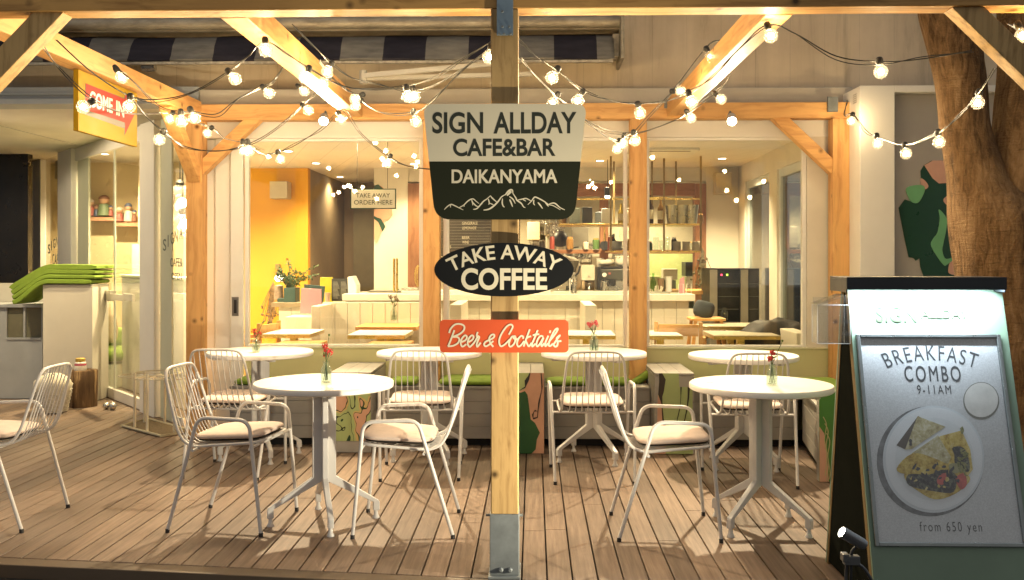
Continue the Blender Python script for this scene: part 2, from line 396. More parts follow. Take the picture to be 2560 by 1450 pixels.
# interior shell
M_floor = wood('interior_floor', srgb(186, 152, 112), srgb(146, 112, 78), 1, .5, .4, False, seed=7)
b = MB(); b.box(-2.6, 2.44, 7.62, 14.6, -.02, .004); b.build('interior_floor', M_floor, bld)
t = NT('ceiling_boards'); v = t.coord(); sp = t.n('ShaderNodeSeparateXYZ'); t.l(v, sp.inputs[0])
ln = t.math('LESS_THAN', t.math('FRACT', t.math('DIVIDE', t.math('ADD', t.math('ADD', sp.outputs[0], t.math('MULTIPLY', sp.outputs[1], .35)), 20), .3)), .02)
c = t.mix(ln, t.ramp(t.noise(v, 2), [(.3, (.74, .71, .63)), (.7, (.80, .77, .69))]), (.55, .52, .45)); t.bsdf(c, .7); M_ceil = t.m
b = MB(); b.prism([(-2.55, 7.62), (2.6, 7.62), (2.6, 14.6), (-3.7, 14.6), (-3.7, 11.2), (-2.85, 8.6)], .1, Matrix.Translation((0, 0, ZC))); b.build('interior_ceiling', M_ceil, bld)
x = lambda p, y=YB: X(p, y)
M_yel = mat('yellow_wall', (.62, .305, .022), .7, 0, .04, 2)
b = MB(); b.box(x(606), x(770), YB, YB + .12, 0, ZC); b.build('yellow_wall', M_yel, bld)
b = MB(); b.box(-4.2, x(606) - .001, YB, YB + .12, 0, ZC); b.build('pale_wall', M_beige, bld)
b = MB(); b.box(x(935), x(1020), YB, YB + .3, 0, ZC); b.build('white_wall', M_cream, bld)
b = MB(); b.box(x(1020), x(1765), YB + .02, YB + .14, 2.26, ZC); b.box(x(1020), x(1765), YB + .02, YB + .14, 0, .92); b.build('hatch_wall', M_cream, bld)
b = MB(); b.box(x(1765), 2.48, YB, YB + .14, 0, ZC); b.build('end_wall', M_cream, bld)
# dark passage behind the doorway
M_pass = mat('passage_paint', (.27, .20, .12), .6, 0, .1, 2)
b = MB(); b.box(-3.2, -1.5, 13.4, 13.5, 0, ZC); b.box(-3.2, x(770) - .01, YB + .121, 13.4, 0, ZC); b.build('passage_wall', M_pass, bld)
b = MB(); b.box(X(880, 13.2), X(960, 13.2), 13.30, 13.395, 0, Z(505, 13.2)); pd = b.build('passage_door', mat('passage_door_paint', (.22, .19, .12), .5), bld)
b = MB(); b.box(X(874, 13.1), X(990, 13.1), 13.16, 13.30, Z(506, 13.1), Z(494, 13.1)); b.build('door_head', mat('dark_wood_trim', (.08, .055, .03), .5), bld)
# kitchen behind the hatch
M_kit = mat('kitchen_tile', (.50, .47, .37), .3, 0, .10, 3)
b = MB(); b.box(-1.8, 2.7, 13.5, 13.6, 0, ZC); b.box(2.6, 2.7, YB + .3, 13.5, 0, ZC); b.box(x(1020) - .2, x(1020) - .1, YB + .301, 13.5, 0, ZC); b.build('kitchen_wall', M_kit, bld)
b = MB(); b.box(X(1612, 13.3), X(1750, 13.3), 13.44, 13.499, Z(740, 13.3), Z(628, 13.3)); b.build('splashback', mat('green_splashback', (.46, .56, .26), .25), bld)
# orange timber hatch frame
hf = []
b = MB(); y0 = YB - .02
b.box(x(1020), x(1057), y0, YB + .16, Z(790, YB), Z(458, YB)); b.box(x(1737), x(1765), y0, YB + .16, Z(790, YB), Z(460, YB)); b.box(x(1500), x(1521), y0 + .02, YB + .12, Z(790, YB), Z(492, YB))
o = b.build('hatch_upright', M_orangez, bld, bev=.006)
b = MB(); b.box(x(1057) + .001, x(1737) - .001, y0 + .01, YB + .15, Z(490, YB), Z(459, YB)); b.box(x(1110), x(1737) - .001, y0 + .04, YB + .14, Z(634, YB), Z(624, YB)); b.box(x(1057) + .001, x(1737) - .001, y0 + .04, YB + .14, Z(772, YB), Z(742, YB))
b.build('hatch_rail', M_orange, bld, bev=.005)
# glazed side wall of the interior (right) running towards the street
E0, E1 = Vector((2.36, 11.2, 0)), Vector((2.30, 7.62, 0))
def side(p):      # distance along the side wall at photo column p
    r = ray(p, HY); dx = E1 - E0; a = r.x / r.y
    return (E0.x - a * E0.y) / (a * dx.y - dx.x)
b = MB(); sw = E1 - E0; ang = math.atan2(sw.y, sw.x); L = sw.length
SM = Matrix.Translation(E0) @ Matrix.Rotation(ang, 4, 'Z')
b = MB(); b.box(0, L, 0, .10, 0, .25, SM); b.box(0, L, 0, .10, 2.22, ZC, SM)
for p0, p1 in ((1846, 1862), (1923, 1942), (2005, 2046)):
    b.box(max(0, side(p0)) * L, min(1, side(p1)) * L, 0, .10, .2502, 2.2198, SM)
b.build('side_wall_frame', M_cream, bld)
M_dglass = glass('night_glass', (.80, .83, .80), .09)
for p0, p1 in ((1862, 1923), (1942, 2005)):
    f = MB(); a0, a1 = side(p0) * L + .001, side(p1) * L - .001
    f.box(a0, a0 + .07, .02, .07, .2505, 2.2195, SM); f.box(a0 + .0702, a1, .02, .07, 2.14, 2.2195, SM)
    fo = f.build('side_window', mat('pale_frame', (.58, .62, .60), .4), bld)
    p = MB(); p.box(a0 + .0705, a1, .04, .048, .2505, 2.139, SM); p.build('pane', M_dglass, fo)
b = MB(); b.box(3.3, 3.4, 7.6, 12, -.2, 3.2); b.build('neighbour_wall', mat('neighbour_render', (.14, .13, .11), .8, 0, .3, 3), bld)
b = MB(); b.box(2.45, 3.3, 7.9, 12, -.2, -.1); b.build('side_yard', M_dark, bld)

# ---------------------------------------------------------------- diagonal shop front (recessed entrance)
A = Vector((-2.64, 7.52, 0)); DV = Vector((-.634, .773, 0)).normalized()
DM = Matrix(((DV.x, -DV.y, 0, A.x), (DV.y, DV.x, 0, A.y), (0, 0, 1, 0), (0, 0, 0, 1)))   # local x along the front (away), local +y = outside? (see oy)
def dt(px):
    r = ray(px, HY); a = r.x / r.y
    return (a * A.y - A.x) / (DV.x - a * DV.y)
# outside is towards the viewer: local y sign
oy = 1 if (DM @ Vector((0, 1, 0)) - A).dot(Vector((0, -1, 0))) > 0 else -1
def dbox(m, p0, p1, y0, y1, z0, z1):
    a, c = sorted((dt(p0), dt(p1))); y0, y1 = sorted((y0 * oy, y1 * oy)); m.box(a, c, y0, y1, z0, z1, DM); return m
M_jade = mat('pale_jade_paint', (.52, .54, .42), .45, 0, .04, 3)
b = MB(); dbox(b, 399, 363, -.015, .05, 0, ZS - .002); b.build('entrance_column', M_white, bld, bev=.004)
b = MB(); dbox(b, 429, 401, -.015, .0, 0, ZS - .002); b.build('entrance_mullion', M_jade, bld)
for p0_, p1_, q0_, q1_, r0_, r1_ in ((456, 430, -.015, .0, .0, .06), (361, 190, -.015, .02, .004, .10), (361, 190, -.015, .02, 2.42, ZS - .002)): dbox(MB(), p0_, p1_, q0_, q1_, r0_, r1_).build('entrance_rail', M_white, bld, bev=.003)
b = MB(); dbox(b, 192, 158, -.015, .06, 0, ZS - .002); b.build('entrance_post', M_white, bld, bev=.004)
b = MB(); dbox(b, 112, 84, -.015, .05, 0, ZS - .002); b.build('entrance_post', M_white, bld, bev=.004)
b = MB(); dbox(b, 84, 71, -.015, .08, 0, ZS - .002); b.build('entrance_trim', mat('blue_grey_trim', (.30, .38, .40), .5), bld)
b = MB(); dbox(b, 220, 192.5, -.025, -.005, .102, 2.418); b.build('entrance_stile', M_jade, bld)
b = MB(); dbox(b, 456, 430, -.012, -.006, .062, ZS - .004); eg0 = b.build('entrance_pane', M_glass, bld)
b = MB(); dbox(b, 361.5, 286, -.012, -.006, .102, 2.418); eg1 = b.build('glass_door', M_glass, bld)
b = MB(); dbox(b, 284, 220.5, -.012, -.006, .102, 2.418); eg2 = b.build('entrance_pane', M_glass, bld)
b = MB(); dbox(b, 157.5, 112.5, -.012, -.006, 0, ZS - .004); eg3 = b.build('entrance_pane', M_glass, bld)
b = MB(); dbox(b, 286.5, 283.5, -.014, -.002, .102, 2.418); b.build('door_edge', mat('edge_glint', (.75, .8, .7), .15, .2), eg1)
pz = lambda p, py: Z(py, (A + DV * dt(p)).y)
hm = MB(); dbox(hm, 346, 322, .03, .055, pz(330, 752), pz(330, 735)); dbox(hm, 322, 287, .03, .055, pz(300, 751), pz(300, 736)); dbox(hm, 290, 276, -.0, .055, pz(283, 753), pz(283, 727))
hm.build('handle', mat('handle_satin', (.62, .60, .52), .35, .5), eg1)
# entrance lettering on the panes
def dtext(name, body, p0, p1, y0, y1, par, arcr=None, hh=None):
    q0, q1 = A + DV * dt(p0), A + DV * dt(p1); pm = (p0 + p1) / 2
    c = (A + DV * dt(pm)); z0, z1 = Z(y1, c.y), Z(y0, c.y)
    ux = -DV; n = Vector((0, 0, 1)).cross(ux); n = ux.cross(Vector((0, 0, 1)))
    c = c + n * .002 ; c.z = (z0 + z1) / 2
    M = Matrix(((ux.x, 0, n.x, c.x), (ux.y, 0, n.y, c.y), (0, 1, 0, c.z), (0, 0, 0, 1)))
    return text(name, body, (q1 - q0).length, hh or (z1 - z0), M, M_let_dark, par, .01, arc=arcr)
M_let_dark = mat('window_lettering', (.10, .13, .11), .5)
dtext('lettering', 'CAFE&B', 131, 160, 634, 664, eg3); dtext('lettering', 'CAFE&', 426, 457, 645, 667, eg0); dtext('lettering', 'OPEN', 429, 455, 682, 700, eg0)
for body, pxs, pys, par, h in (('SIGNALL', (123, 129, 136, 143, 149.5, 155, 160.5), (622, 614, 608, 603, 599, 597, 596), eg3, 24), ('SIGNA', (412, 421, 431, 441, 453), (612, 602, 595, 589, 581), eg0, 30)):
    for k, ch in enumerate(body):
        w = 2.0 if ch == 'I' else 5.6 if len(body) == 7 else 8.2
        dtext('lettering', ch, pxs[k] - w / 2, pxs[k] + w / 2, pys[k] - h / 2, pys[k] + h / 2, par)
# room behind the entrance
b = MB(); b.box(-8.5, -4.2, 11.9, 12.0, 0, ZS); b.box(X(358, 11.5), X(345, 11.5), 11.5, 11.9, 0, ZS); b.build('entrance_room_wall', mat('entrance_wall_paint', (.66, .54, .32), .75, 0, .04, 2), bld)
b = MB(); b.box(-8.5, -2.6, 7.7, 12, -.02, -.003)
b.build('entrance_floor', M_floor, bld)
# dark opening beyond the entrance
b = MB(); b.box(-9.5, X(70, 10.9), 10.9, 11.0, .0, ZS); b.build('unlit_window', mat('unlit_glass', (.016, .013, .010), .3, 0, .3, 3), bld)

# white corner box with the painted recess (right)
y1 = 7.05
bx = thing('corner_signbox', 'tall white corner cabinet wall with a grey recess holding green and pink painted shapes', 'wall', (X(2240, y1), y1, 0))
b = MB(); xl, xr = X(2150, y1), 4.2; r0 = X(2237, y1); zt = Z(217, y1); zr = Z(234, y1)
b.box(xl, r0, y1, 7.61, 0, zt); b.box(r0 + .0002, xr, y1, 7.61, zr, zt); b.box(r0 + .0002, xr, y1 + .10, 7.61, 0, zr - .0002)
b.build('cabinet', M_white, bx, bev=.004)
b = MB(); b.box(r0 + .002, xr, y1 + .085, y1 + .099, 0, zr - .003); b.build('recess_panel', mat('recess_grey', (.36, .34, .31), .6, 0, .06, 3), bx)
for k in range(5):
    if k == 0: lb = MB()
    lb.box(xl - .0016, xl - .0002, y1 + .07, y1 + .15, Z(240 + 5 * k, y1 + .1), Z(238.5 + 5 * k, y1 + .1))
lb.build('notice', mat('notice_ink', (.2, .19, .17), .6), bx)
def shape(px, m, dz, name='painted_shape', y=y1 + .085):
    pts = [P(a, c, y) for a, c in px]; poly = [(p.x, p.z) for p in pts]
    ar = sum(poly[i][0] * poly[(i + 1) % len(poly)][1] - poly[(i + 1) % len(poly)][0] * poly[i][1] for i in range(len(poly)))
    if ar < 0: poly = poly[::-1]
    q = MB(); q.prism(poly, dz, FACE((0, y, 0))); return q.build(name, m, bx)
cr = lambda pts: [(p.x, p.y) for p in curve([(a, c, 0) for a, c in pts], 4, True)]
zc = lambda pts: [(2080 + a / 2.59, 180 + c / 2.59) for a, c in pts]
M_dg = mat('deep_green_gloss', (.012, .055, .032), .3, 0, .1, 3); M_mint = mat('mint_gloss', (.16, .42, .20), .35); M_pk = mat('pink_gloss', (.62, .36, .27), .4)
shape(zc([(430, 880), (470, 825), (520, 842), (600, 770), (575, 690), (572, 640), (592, 605), (640, 575), (720, 572), (1000, 572), (1040, 700), (1040, 1340), (745, 1340), (595, 1335), (570, 1260), (565, 1205), (540, 1222), (525, 1205), (495, 1200), (470, 1090)]), M_dg, .006)
shape(cr(zc([(480, 750), (575, 732), (598, 765), (560, 842), (520, 846), (495, 815)])), M_mint, .011)
shape(zc([(595, 605), (650, 574), (900, 572), (900, 712), (690, 722), (650, 690)]), M_pk, .0085)
shape(cr(zc([(572, 690), (600, 705), (622, 740), (600, 760), (578, 735)])), M_pk, .0085)
shape(cr(zc([(718, 830), (760, 797), (860, 790), (870, 870), (760, 870)])), M_pk, .0085)
shape(cr(zc([(690, 890), (740, 950), (735, 1030), (718, 1110), (712, 1160), (735, 1210), (800, 1195), (745, 1245), (715, 1245), (640, 1130), (652, 1080), (680, 1040), (695, 950)])), M_mint, .0085)
shape(zc([(770, 940), (900, 940), (900, 1180), (790, 1140)]), M_pk, .0085)
shape(cr(zc([(750, 1280), (780, 1215), (900, 1210), (900, 1320), (775, 1312)])), M_pk, .0085)
shape(zc([(985, 470), (1090, 440), (1090, 530), (985, 535)]), mat('teal_gloss', (.07, .26, .17), .35), .011)
shape(zc([(985, 536), (1090, 531), (1090, 640), (992, 655)]), M_pk, .012)

# ---------------------------------------------------------------- awning, rolled up under its cassette
aw = thing('awning', 'rolled up dark and white striped fabric awning under a grey metal housing', 'awning', (X(850, 7.4), 7.5, Z(160, 7.4)))
ya = 7.30; ax0, ax1 = -4.6, X(1555, ya)
b = MB(); b.box(ax0, ax1 - .02, 7.33, 7.61, Z(72, ya), Z(40, ya)); b.tube([(ax0, 7.30, Z(55, ya)), (ax1 - .02, 7.30, Z(55, ya))], .045, 12)
b.build('housing', mat('weathered_metal', (.34, .30, .23), .5, .4, .35, 6, 0, 60, (1, 1, 3)), aw, 40)
t = NT('striped_canvas'); v = t.coord(); sp = t.n('ShaderNodeSeparateXYZ'); t.l(v, sp.inputs[0])
st = t.math('GREATER_THAN', t.math('FRACT', t.math('DIVIDE', t.math('ADD', sp.outputs[0], 20 - X(1418, 7.2) + .0), .642)), .5)
n = t.noise(t.coord((3, 3, 14)), 2, 5)
c = t.mix(st, t.ramp(n, [(.3, (.018, .017, .026)), (.7, (.03, .028, .04))]), t.ramp(n, [(.3, (.12, .115, .105)), (.7, (.20, .19, .17))]))
t.bsdf(c, .9, 0, .2, t.noise(v, 200, 2), .0006); M_stripe = t.m
b = MB(); nx = 160; prof = [(7.42, Z(80, 7.3)), (7.31, Z(92, 7.3)), (7.25, Z(112, 7.25)), (7.22, Z(132, 7.2)), (7.19, Z(146, 7.2)), (7.20, Z(150, 7.2))]
fx0, fx1 = -4.5, X(1536, 7.22); vs = []; fs = []; rn = random.Random(2)
for i in range(nx + 1):
    xx = fx0 + (fx1 - fx0) * i / nx
    for k, (yy, zz) in enumerate(prof):
        wob = .010 * math.sin(xx * 9 + k) * math.sin(xx * 2.3) ; vs.append((xx - .05 * (k / 5) * 0, yy + wob, zz + .004 * math.sin(xx * 5.1 + k * 2)))
m = len(prof)
for i in range(nx):
    for k in range(m - 1): fs.append((i * m + k, (i + 1) * m + k, (i + 1) * m + k + 1, i * m + k + 1))
b.add(vs, fs); fb = b.build('fabric', M_stripe, aw, 60); so = fb.modifiers.new('thick', 'SOLIDIFY'); so.thickness = .004
b = MB(); b.box(-4.5, X(1532, 7.2), 7.185, 7.225, Z(157, 7.2), Z(151, 7.2)); b.build('front_bar', mat('bar_metal', (.36, .33, .27), .5, .3, .4, 25), aw)
b = MB(); b.box(ax1 - .019, ax1 + .005, 7.16, 7.61, Z(150, 7.2), Z(48, 7.3)); b.box(ax1 - .07, ax1 - .02, 7.30, 7.5, Z(135, 7.2), Z(85, 7.3)); b.build('end_bracket', mat('bracket_metal', (.30, .27, .21), .5, .3, .3, 20), aw, bev=.004)
b = MB(); b.bar(P(905, 190, 7.22), P(1228, 160, 7.22), .035, .035); b.bar(P(905, 197, 7.26), P(1330, 185, 7.3), .04, .03); b.lathe([(.03, -.05), (.03, .05)], 12, Matrix.Translation(P(908, 193, 7.24)))
b.build('folding_arm', mat('arm_paint', (.55, .52, .44), .45, .1), aw)
b = MB(); b.lathe([(.035, -.03), (.035, .03)], 12, Matrix.Translation(P(372, 168, 7.3)) @ Matrix.Rotation(R(90), 4, 'Y')); b.lathe([(.03, -.05), (.03, .05)], 12, Matrix.Translation(P(372, 168, 7.3)) @ Matrix.Rotation(R(90), 4, 'Y')); b.build('roller_joint', M_steel, aw, 40)

# ---------------------------------------------------------------- pergola
pg = thing('pergola', 'orange timber pergola of square posts, beams and knee braces over the deck', 'pergola', (-.13, 4.2, 0))
b = MB(); b.box(X(1227, 4.14), X(1296, 4.14), 4.14, 4.26, .10, 2.44); M_wpost = wood('post_timber', srgb(188, 156, 104), srgb(128, 98, 56), 2, 1.2, .6, True, 7.0, seed=11)
po = b.build('post', M_wpost, pg, bev=.004)
b = MB(); xa, xb = X(1224.5, 4.13), X(1297.5, 4.13); b.box(xa, xb, 4.125, 4.137, .012, .272); b.box(xa, xa + .006, 4.1372, 4.27, .012, .272); b.box(xb - .006, xb, 4.1372, 4.27, .012, .272); b.box(xa - .006, xb + .006, 4.10, 4.30, .0005, .0118)
sb = b.build('post_shoe', M_galv, po, bev=.002)
for px in (1252, 1275): b = MB(); b.lathe([(.011, 0), (.011, .006), (.006, .012)], 8, Matrix.Translation((X(px, 4.12), 4.124, .035)) @ Matrix.Rotation(R(90), 4, 'X')); b.build('shoe_bolt', M_galv, sb)
for px in (1222, 1300): b = MB(); b.lathe([(.006, -.012), (.006, .012)], 8, Matrix.Translation((X(px, 4.2), 4.2, .25)) @ Matrix.Rotation(R(90), 4, 'Y')); b.build('shoe_bolt', M_galv, sb)
b = MB(); b.box(X(1242, 4.13), X(1283, 4.13), 4.122, 4.138, Z(88, 4.13), 2.66); tp = b.build('hanger_plate', mat('blue_galvanised', (.20, .27, .33), .4, .75, .15, 14), po, bev=.002)
b = MB()
for px, py in ((1256, 68), (1273, 68), (1248, 86), (1260, 86), (1277, 86), (1256, 30)): b.lathe([(.006, 0), (.005, .005)], 8, Matrix.Translation((X(px, 4.12), 4.1215, Z(py - 2, 4.12))) @ Matrix.Rotation(R(90), 4, 'X'))
b.build('hanger_bolt', M_galv, tp)
M_wpz = M_wz
for a, z in ((-2.65, -2.525), (-.84, -.715), (.725, .85), (2.24, 2.365)):
    b = MB(); b.box(a, z, 7.28, 7.40, .001, 2.419); b.build('post', M_wz, pg, bev=.004)
for a, z in ((-2.66, -2.54), (2.56, 2.68)):
    b = MB(); b.box(a, z, 4.14, 4.26, -.05, 2.44); b.build('post', M_wpost, pg, bev=.004)
b = MB(); b.box(-3.4, 3.4, 4.14, 4.27, 2.442, 2.57); b.build('front_beam', wood('beam_timber', srgb(196, 152, 88), srgb(132, 92, 46), 0, 1, .55, seed=8), pg, bev=.004)
b = MB(); b.box(-2.72, 2.38, 7.281, 7.399, 2.42, 2.54); b.build('back_beam', M_wx, pg, bev=.004)
for xf, xk in ((-2.57, -2.59), (-1.34, -1.36), (1.08, 1.06)):
    b = MB(); b.bar((xf, 4.271, 2.50), (xk, 7.28, 2.50), .12, .119); b.build('rafter', M_wy, pg, bev=.004)
b = MB(); b.bar(P(150, 19, 4.2), P(-215, 400, 4.2), .098, .088, (0, 1, 0)); b.build('knee_brace', M_wpost, pg, bev=.003)
b = MB(); b.bar(P(2390, 6, 4.2), P(2700, 305, 4.2), .098, .088, (0, 1, 0)); b.build('knee_brace', M_wpost, pg, bev=.003)
b = MB(); b.bar(P(648, 288, 7.34), P(496, 432, 7.34), .09, .09, (0, 1, 0)); b.build('knee_brace', M_wx, pg, bev=.003)
b = MB(); b.bar(P(1932, 282, 7.34), P(2085, 425, 7.34), .09, .09, (0, 1, 0)); b.build('knee_brace', M_wx, pg, bev=.003)
b = MB(); b.bar((-2.585, 6.72, 2.46), (-2.585, 7.30, 1.98), .09, .09); b.build('knee_brace', M_wy, pg, bev=.003)
b = MB(); b.box(X(2076, 7.2), X(2101, 7.2), 7.255, 7.28, Z(283, 7.28), Z(246, 7.28)); b.box(X(1664, 7.2), X(1676, 7.2), 7.265, 7.28, Z(272, 7.28), Z(252, 7.28)); b.build('beam_plate', M_galv, pg)

# recessed lamp in the entrance soffit (lights the left of the deck; the stump's shadow points away from it)
sl = thing('soffit_downlight', 'recessed lamp in the entrance soffit above the service counter', 'downlight', (-5.15, 8.05, ZS))
MB().lathe([(.06, -.006), (.06, -.001), (.046, -.001), (.046, -.006)], 20, Matrix.Translation((-5.15, 8.05, ZS)), False, False).build('trim_ring', M_white, sl, 40)
MB().lathe([(.0455, -.003), (.0001, -.0029)], 20, Matrix.Translation((-5.15, 8.05, ZS)), False, False).build('lens', M_down, sl)
lamp('soffit_lamp', 'SPOT', (-5.15, 8.05, ZS - .012), SOFFIT, WARM2, .05, (-4.75, 7.95, 0), 178, .12, parent=sl)
# ================================================================ CHAIRS
def mk_chair(label, group):
    t = thing('wire_chair', label, 'chair', (0, 0, 0), 0, group)
    for s in (-1, 1):
        # front leg, armrest and rear leg bent from one tube, with rounded corners
        a, b_, c, d = Vector((s * .245, .245, .012)), Vector((s * .262, .19, .572)), Vector((s * .262, -.075, .582)), Vector((s * .240, -.245, .012))
        pts = [a, a.lerp(b_, .5)]
        for q0, q1, q2 in ((a, b_, c), (b_, c, d)):
            e0 = q1 + (q0 - q1).normalized() * .055; e2 = q1 + (q2 - q1).normalized() * .055
            for i in range(7):
                u = i / 6; pts.append(e0.lerp(q1, u).lerp(q1.lerp(e2, u), u))
        pts += [c.lerp(d, .55), d]
        sf = MB().tube(pts, .0096, 10).build('side_frame', M_powder, t, 60)
        for q in (a, d):
            MB().lathe([(.0108, -.012), (.0108, .008)], 10, Matrix.Translation(q)).build('foot_cap', M_rub, sf, 40)
    half = [(0, .218, .456), (.10, .218, .456), (.165, .208, .454), (.20, .17, .45), (.207, .09, .444), (.206, -.03, .434), (.203, -.115, .427), (.199, -.175, .447), (.196, -.212, .50),
            (.190, -.240, .58), (.180, -.266, .67), (.170, -.288, .745), (.148, -.300, .79), (.105, -.304, .806), (0, -.305, .808)]
    loop = half + [(-x, y, z) for x, y, z in half[-2:0:-1]]
    MB().tube(curve(loop, 4, True), .0078, 8, True).build('shell_frame', M_powder, t, 60)
    w = MB(); prof = [(.205, .455), (.08, .440), (-.04, .430), (-.125, .424), (-.172, .440), (-.208, .492), (-.236, .574), (-.262, .664), (-.286, .742), (-.302, .802)]
    for k in range(-4, 5):
        xs = .0395 * k
        w.tube(curve([(xs * (1 - .12 * i / 9), y - abs(k) * .0004 * i, z - (.004 * abs(k) if i == 9 and abs(k) == 4 else 0)) for i, (y, z) in enumerate(prof)], 2), .0032, 6)
    w.build('wire_shell', M_powder, t, 60)
    for y, z in ((.203, .440), (-.105, .416)): MB().tube([(-.257, y, z), (.257, y, z)], .0075, 8).build('cross_bar', M_powder, t, 60)
    cu = MB().pad(.39, .365, .042, 5.5, Matrix.Translation((0, .035, .476)) @ Matrix.Rotation(R(2.5), 4, 'X')).build('seat_pad', M_pad, t, 60)
    MB().pad(.365, .345, .014, 5, Matrix.Translation((0, .035, .455)) @ Matrix.Rotation(R(2.5), 4, 'X'), m=4).build('pad_underside', M_padd, cu, 60)
    return t
CG = 'white wire armchairs around the round tables'
spots = [(-2.80, 4.99, 90, 'white wire armchair cut by the picture edge, its back towards the tables'),
         (-1.557, 4.98, -96.6, 'white wire armchair facing the front table beside the entrance, back towards the wire stand'),
         (-.645, 4.935, 91, 'white wire armchair between a front table and the square sign post, turned from the post'),
         (.656, 4.907, -90, 'white wire armchair facing the front table nearest the lit breakfast board'),
         (-1.92, 6.16, -5, 'white wire armchair at the back table by the sliding door, seen from behind'),
         (-.718, 6.145, 3.6, 'white wire armchair at the back table beside the square sign post, seen from behind'),
         (.362, 6.08, 1.5, 'white wire armchair at the back table with pink flowers'),
         (1.327, 6.0, -1, 'white wire armchair behind the front table nearest the lit breakfast board')]
ch0 = mk_chair('', CG)
for i, (x, y, a, lb) in enumerate(spots):
    if i == 0: ch0.location = (x, y, 0); ch0.rotation_euler.z = R(a); ch0['label'] = lb
    else: dup(ch0, (x, y, 0), R(a), lb, CG)

# ================================================================ ROUND TABLES
def mk_table():
    t = thing('round_table', '', 'table', (0, 0, 0), 0, 'white round pedestal tables on the deck')
    MB().lathe([(.30, .697), (.352, .698), (.359, .703), (.36, .712), (.359, .725), (.355, .73), (.0001, .7302)], 72, capt=False).build('table_top', M_top, t, 35)
    for k in range(4):
        Mx = Matrix.Rotation(PI / 2 * k, 4, 'Z')
        m = MB()
        # flat bar: upright, then splayed out to the foot (outline in the radial plane)
        pl = [(.010, .695), (.010, .215), (.255, .088), (.255, .042), (.288, .042), (.288, .083), (.283, .094), (.060, .238), (.060, .695)]
        Mp = Mx @ Matrix(((1, 0, 0, 0), (0, 0, -1, .014), (0, 1, 0, 0), (0, 0, 0, 1)))
        leg = m.prism(pl[::-1] if False else pl, .028, Mp).build('leg', M_powder, t, bev=.003)
        MB().lathe([(.019, .0), (.019, .006), (.012, .018), (.009, .043)], 14, Mx @ Matrix.Translation((.270, 0, 0))).build('foot', M_powder, leg, 40)
    m = MB()
    for k in range(4): m.box(.0, .26, -.02, .02, .683, .697, Matrix.Rotation(PI / 2 * k + PI / 4 * 0, 4, 'Z') @ Matrix.Translation((.061, 0, 0)))
    m.build('bracket', M_powder, t)
    return t
tb0 = mk_table()
tabs = [(-1.089, 4.98, 19, 'white round table in front near the entrance, a red flower vase standing on it'),
        (1.157, 4.95, 45, 'white round table in front beside the lit breakfast board, with a red flower vase'),
        (-1.885, 6.6, 30, 'white round table at the back by the sliding door, with a red flower vase'),
        (-.7175, 6.6, 32, 'white round table at the back partly behind the orange sign, bare top'),
        (.408, 6.6, 28, 'white round table at the back with pink flowers on it'),
        (1.387, 6.43, 38, 'white round table at the back behind the front table by the board, bare top')]
for i, (x, y, a, lb) in enumerate(tabs):
    if i == 0: tb0.location = (x, y, 0); tb0.rotation_euler.z = R(a); tb0['label'] = lb
    else: dup(tb0, (x, y, 0), R(a), lb)

# ================================================================ FLOWER VASES
M_red = mat('petal_red', (.50, .035, .03), .7, 0, .3, 60); M_pinkf = mat('petal_pink', (.62, .10, .12), .7, 0, .3, 60)
M_stem = mat('stem_green', (.06, .10, .03), .7, 0, .2, 30); M_leaf = mat('leaf_green', (.09, .14, .03), .7, 0, .3, 20); M_water = glass('vase_water', (.86, .90, .84), .03)
def vase(x, y, z, label, seed, m, twig=None, s=1.0, h=.17, spread=.03, name='flower_vase'):
    rn = random.Random(seed); t = thing(name, label, 'flower vase', (x, y, z), 0, 'small glass flower vases')
    L = lambda a, b, c: (x + a * s, y + b * s, z + c * s)
    Mx = Matrix.Translation((x, y, z)) @ Matrix.Scale(s, 4)
    MB().lathe([(.024, .0005), (.027, .004), (.027, .062), (.024, .074), (.015, .086), (.014, .098), (.0175, .10), (.0175, .106), (.012, .1065), (.012, .09), (.0235, .066), (.0235, .006), (.001, .004)], 24, Mx, True, False).build('bottle', M_bottle, t, 40)
    MB().lathe([(.001, .0045), (.0232, .0063), (.0232, .045), (.001, .0451)], 20, Mx, False, False).build('water', M_water, t, 40)
    st = MB(); fl = MB(); lf = MB()
    for k in range(5):
        a = rn.uniform(0, 2 * PI); r = rn.uniform(.25, 1) * spread; top = Vector((math.cos(a) * r, math.sin(a) * r, h + rn.uniform(-.03, .02)))
        st.tube([L(-.012 * math.cos(a), -.012 * math.sin(a), .012), L(0, 0, .10), L(*top)], .0016 * s, 5)
        for q in range(11):
            d = Vector((rn.gauss(0, 1), rn.gauss(0, 1), rn.gauss(.3, .7))).normalized(); c = top + d * rn.uniform(.006, .015)
            Mq = Matrix.Translation(L(*c)) @ d.to_track_quat('Z', 'Y').to_matrix().to_4x4() @ Matrix.Scale(s, 4)
            fl.add([(-.006, -.002, 0), (0, -.008, .002), (.006, -.001, 0), (.002, .007, .003), (-.004, .006, .001)], [(0, 1, 2, 3, 4)], Mq)
    for k in range(7):
        a = rn.uniform(0, 2 * PI); b_ = Vector((math.cos(a) * .012, math.sin(a) * .012, rn.uniform(.108, .135))); e = b_ + Vector((math.cos(a) * .022, math.sin(a) * .022, rn.uniform(-.006, .02)))
        n = Vector((-math.sin(a), math.cos(a), 0)) * .007
        lf.add([L(*b_), L(*((b_ + e) / 2 + n)), L(*e), L(*((b_ + e) / 2 - n))], [(0, 1, 2, 3)])
    if twig: st.tube(curve([L(0, 0, .10), L(twig * .5, 0, h + .01), L(twig, .01, h + .065)], 4), .0015 * s, 5); fl2 = MB().ball(L(twig, .01, h + .067), .006 * s, 8).build('bud', M_leaf, t, 60)
    st.build('stem', M_stem, t); fl.build('blossom', m, t); lf.build('leaf', M_leaf, t)
    return t
zt = .7305
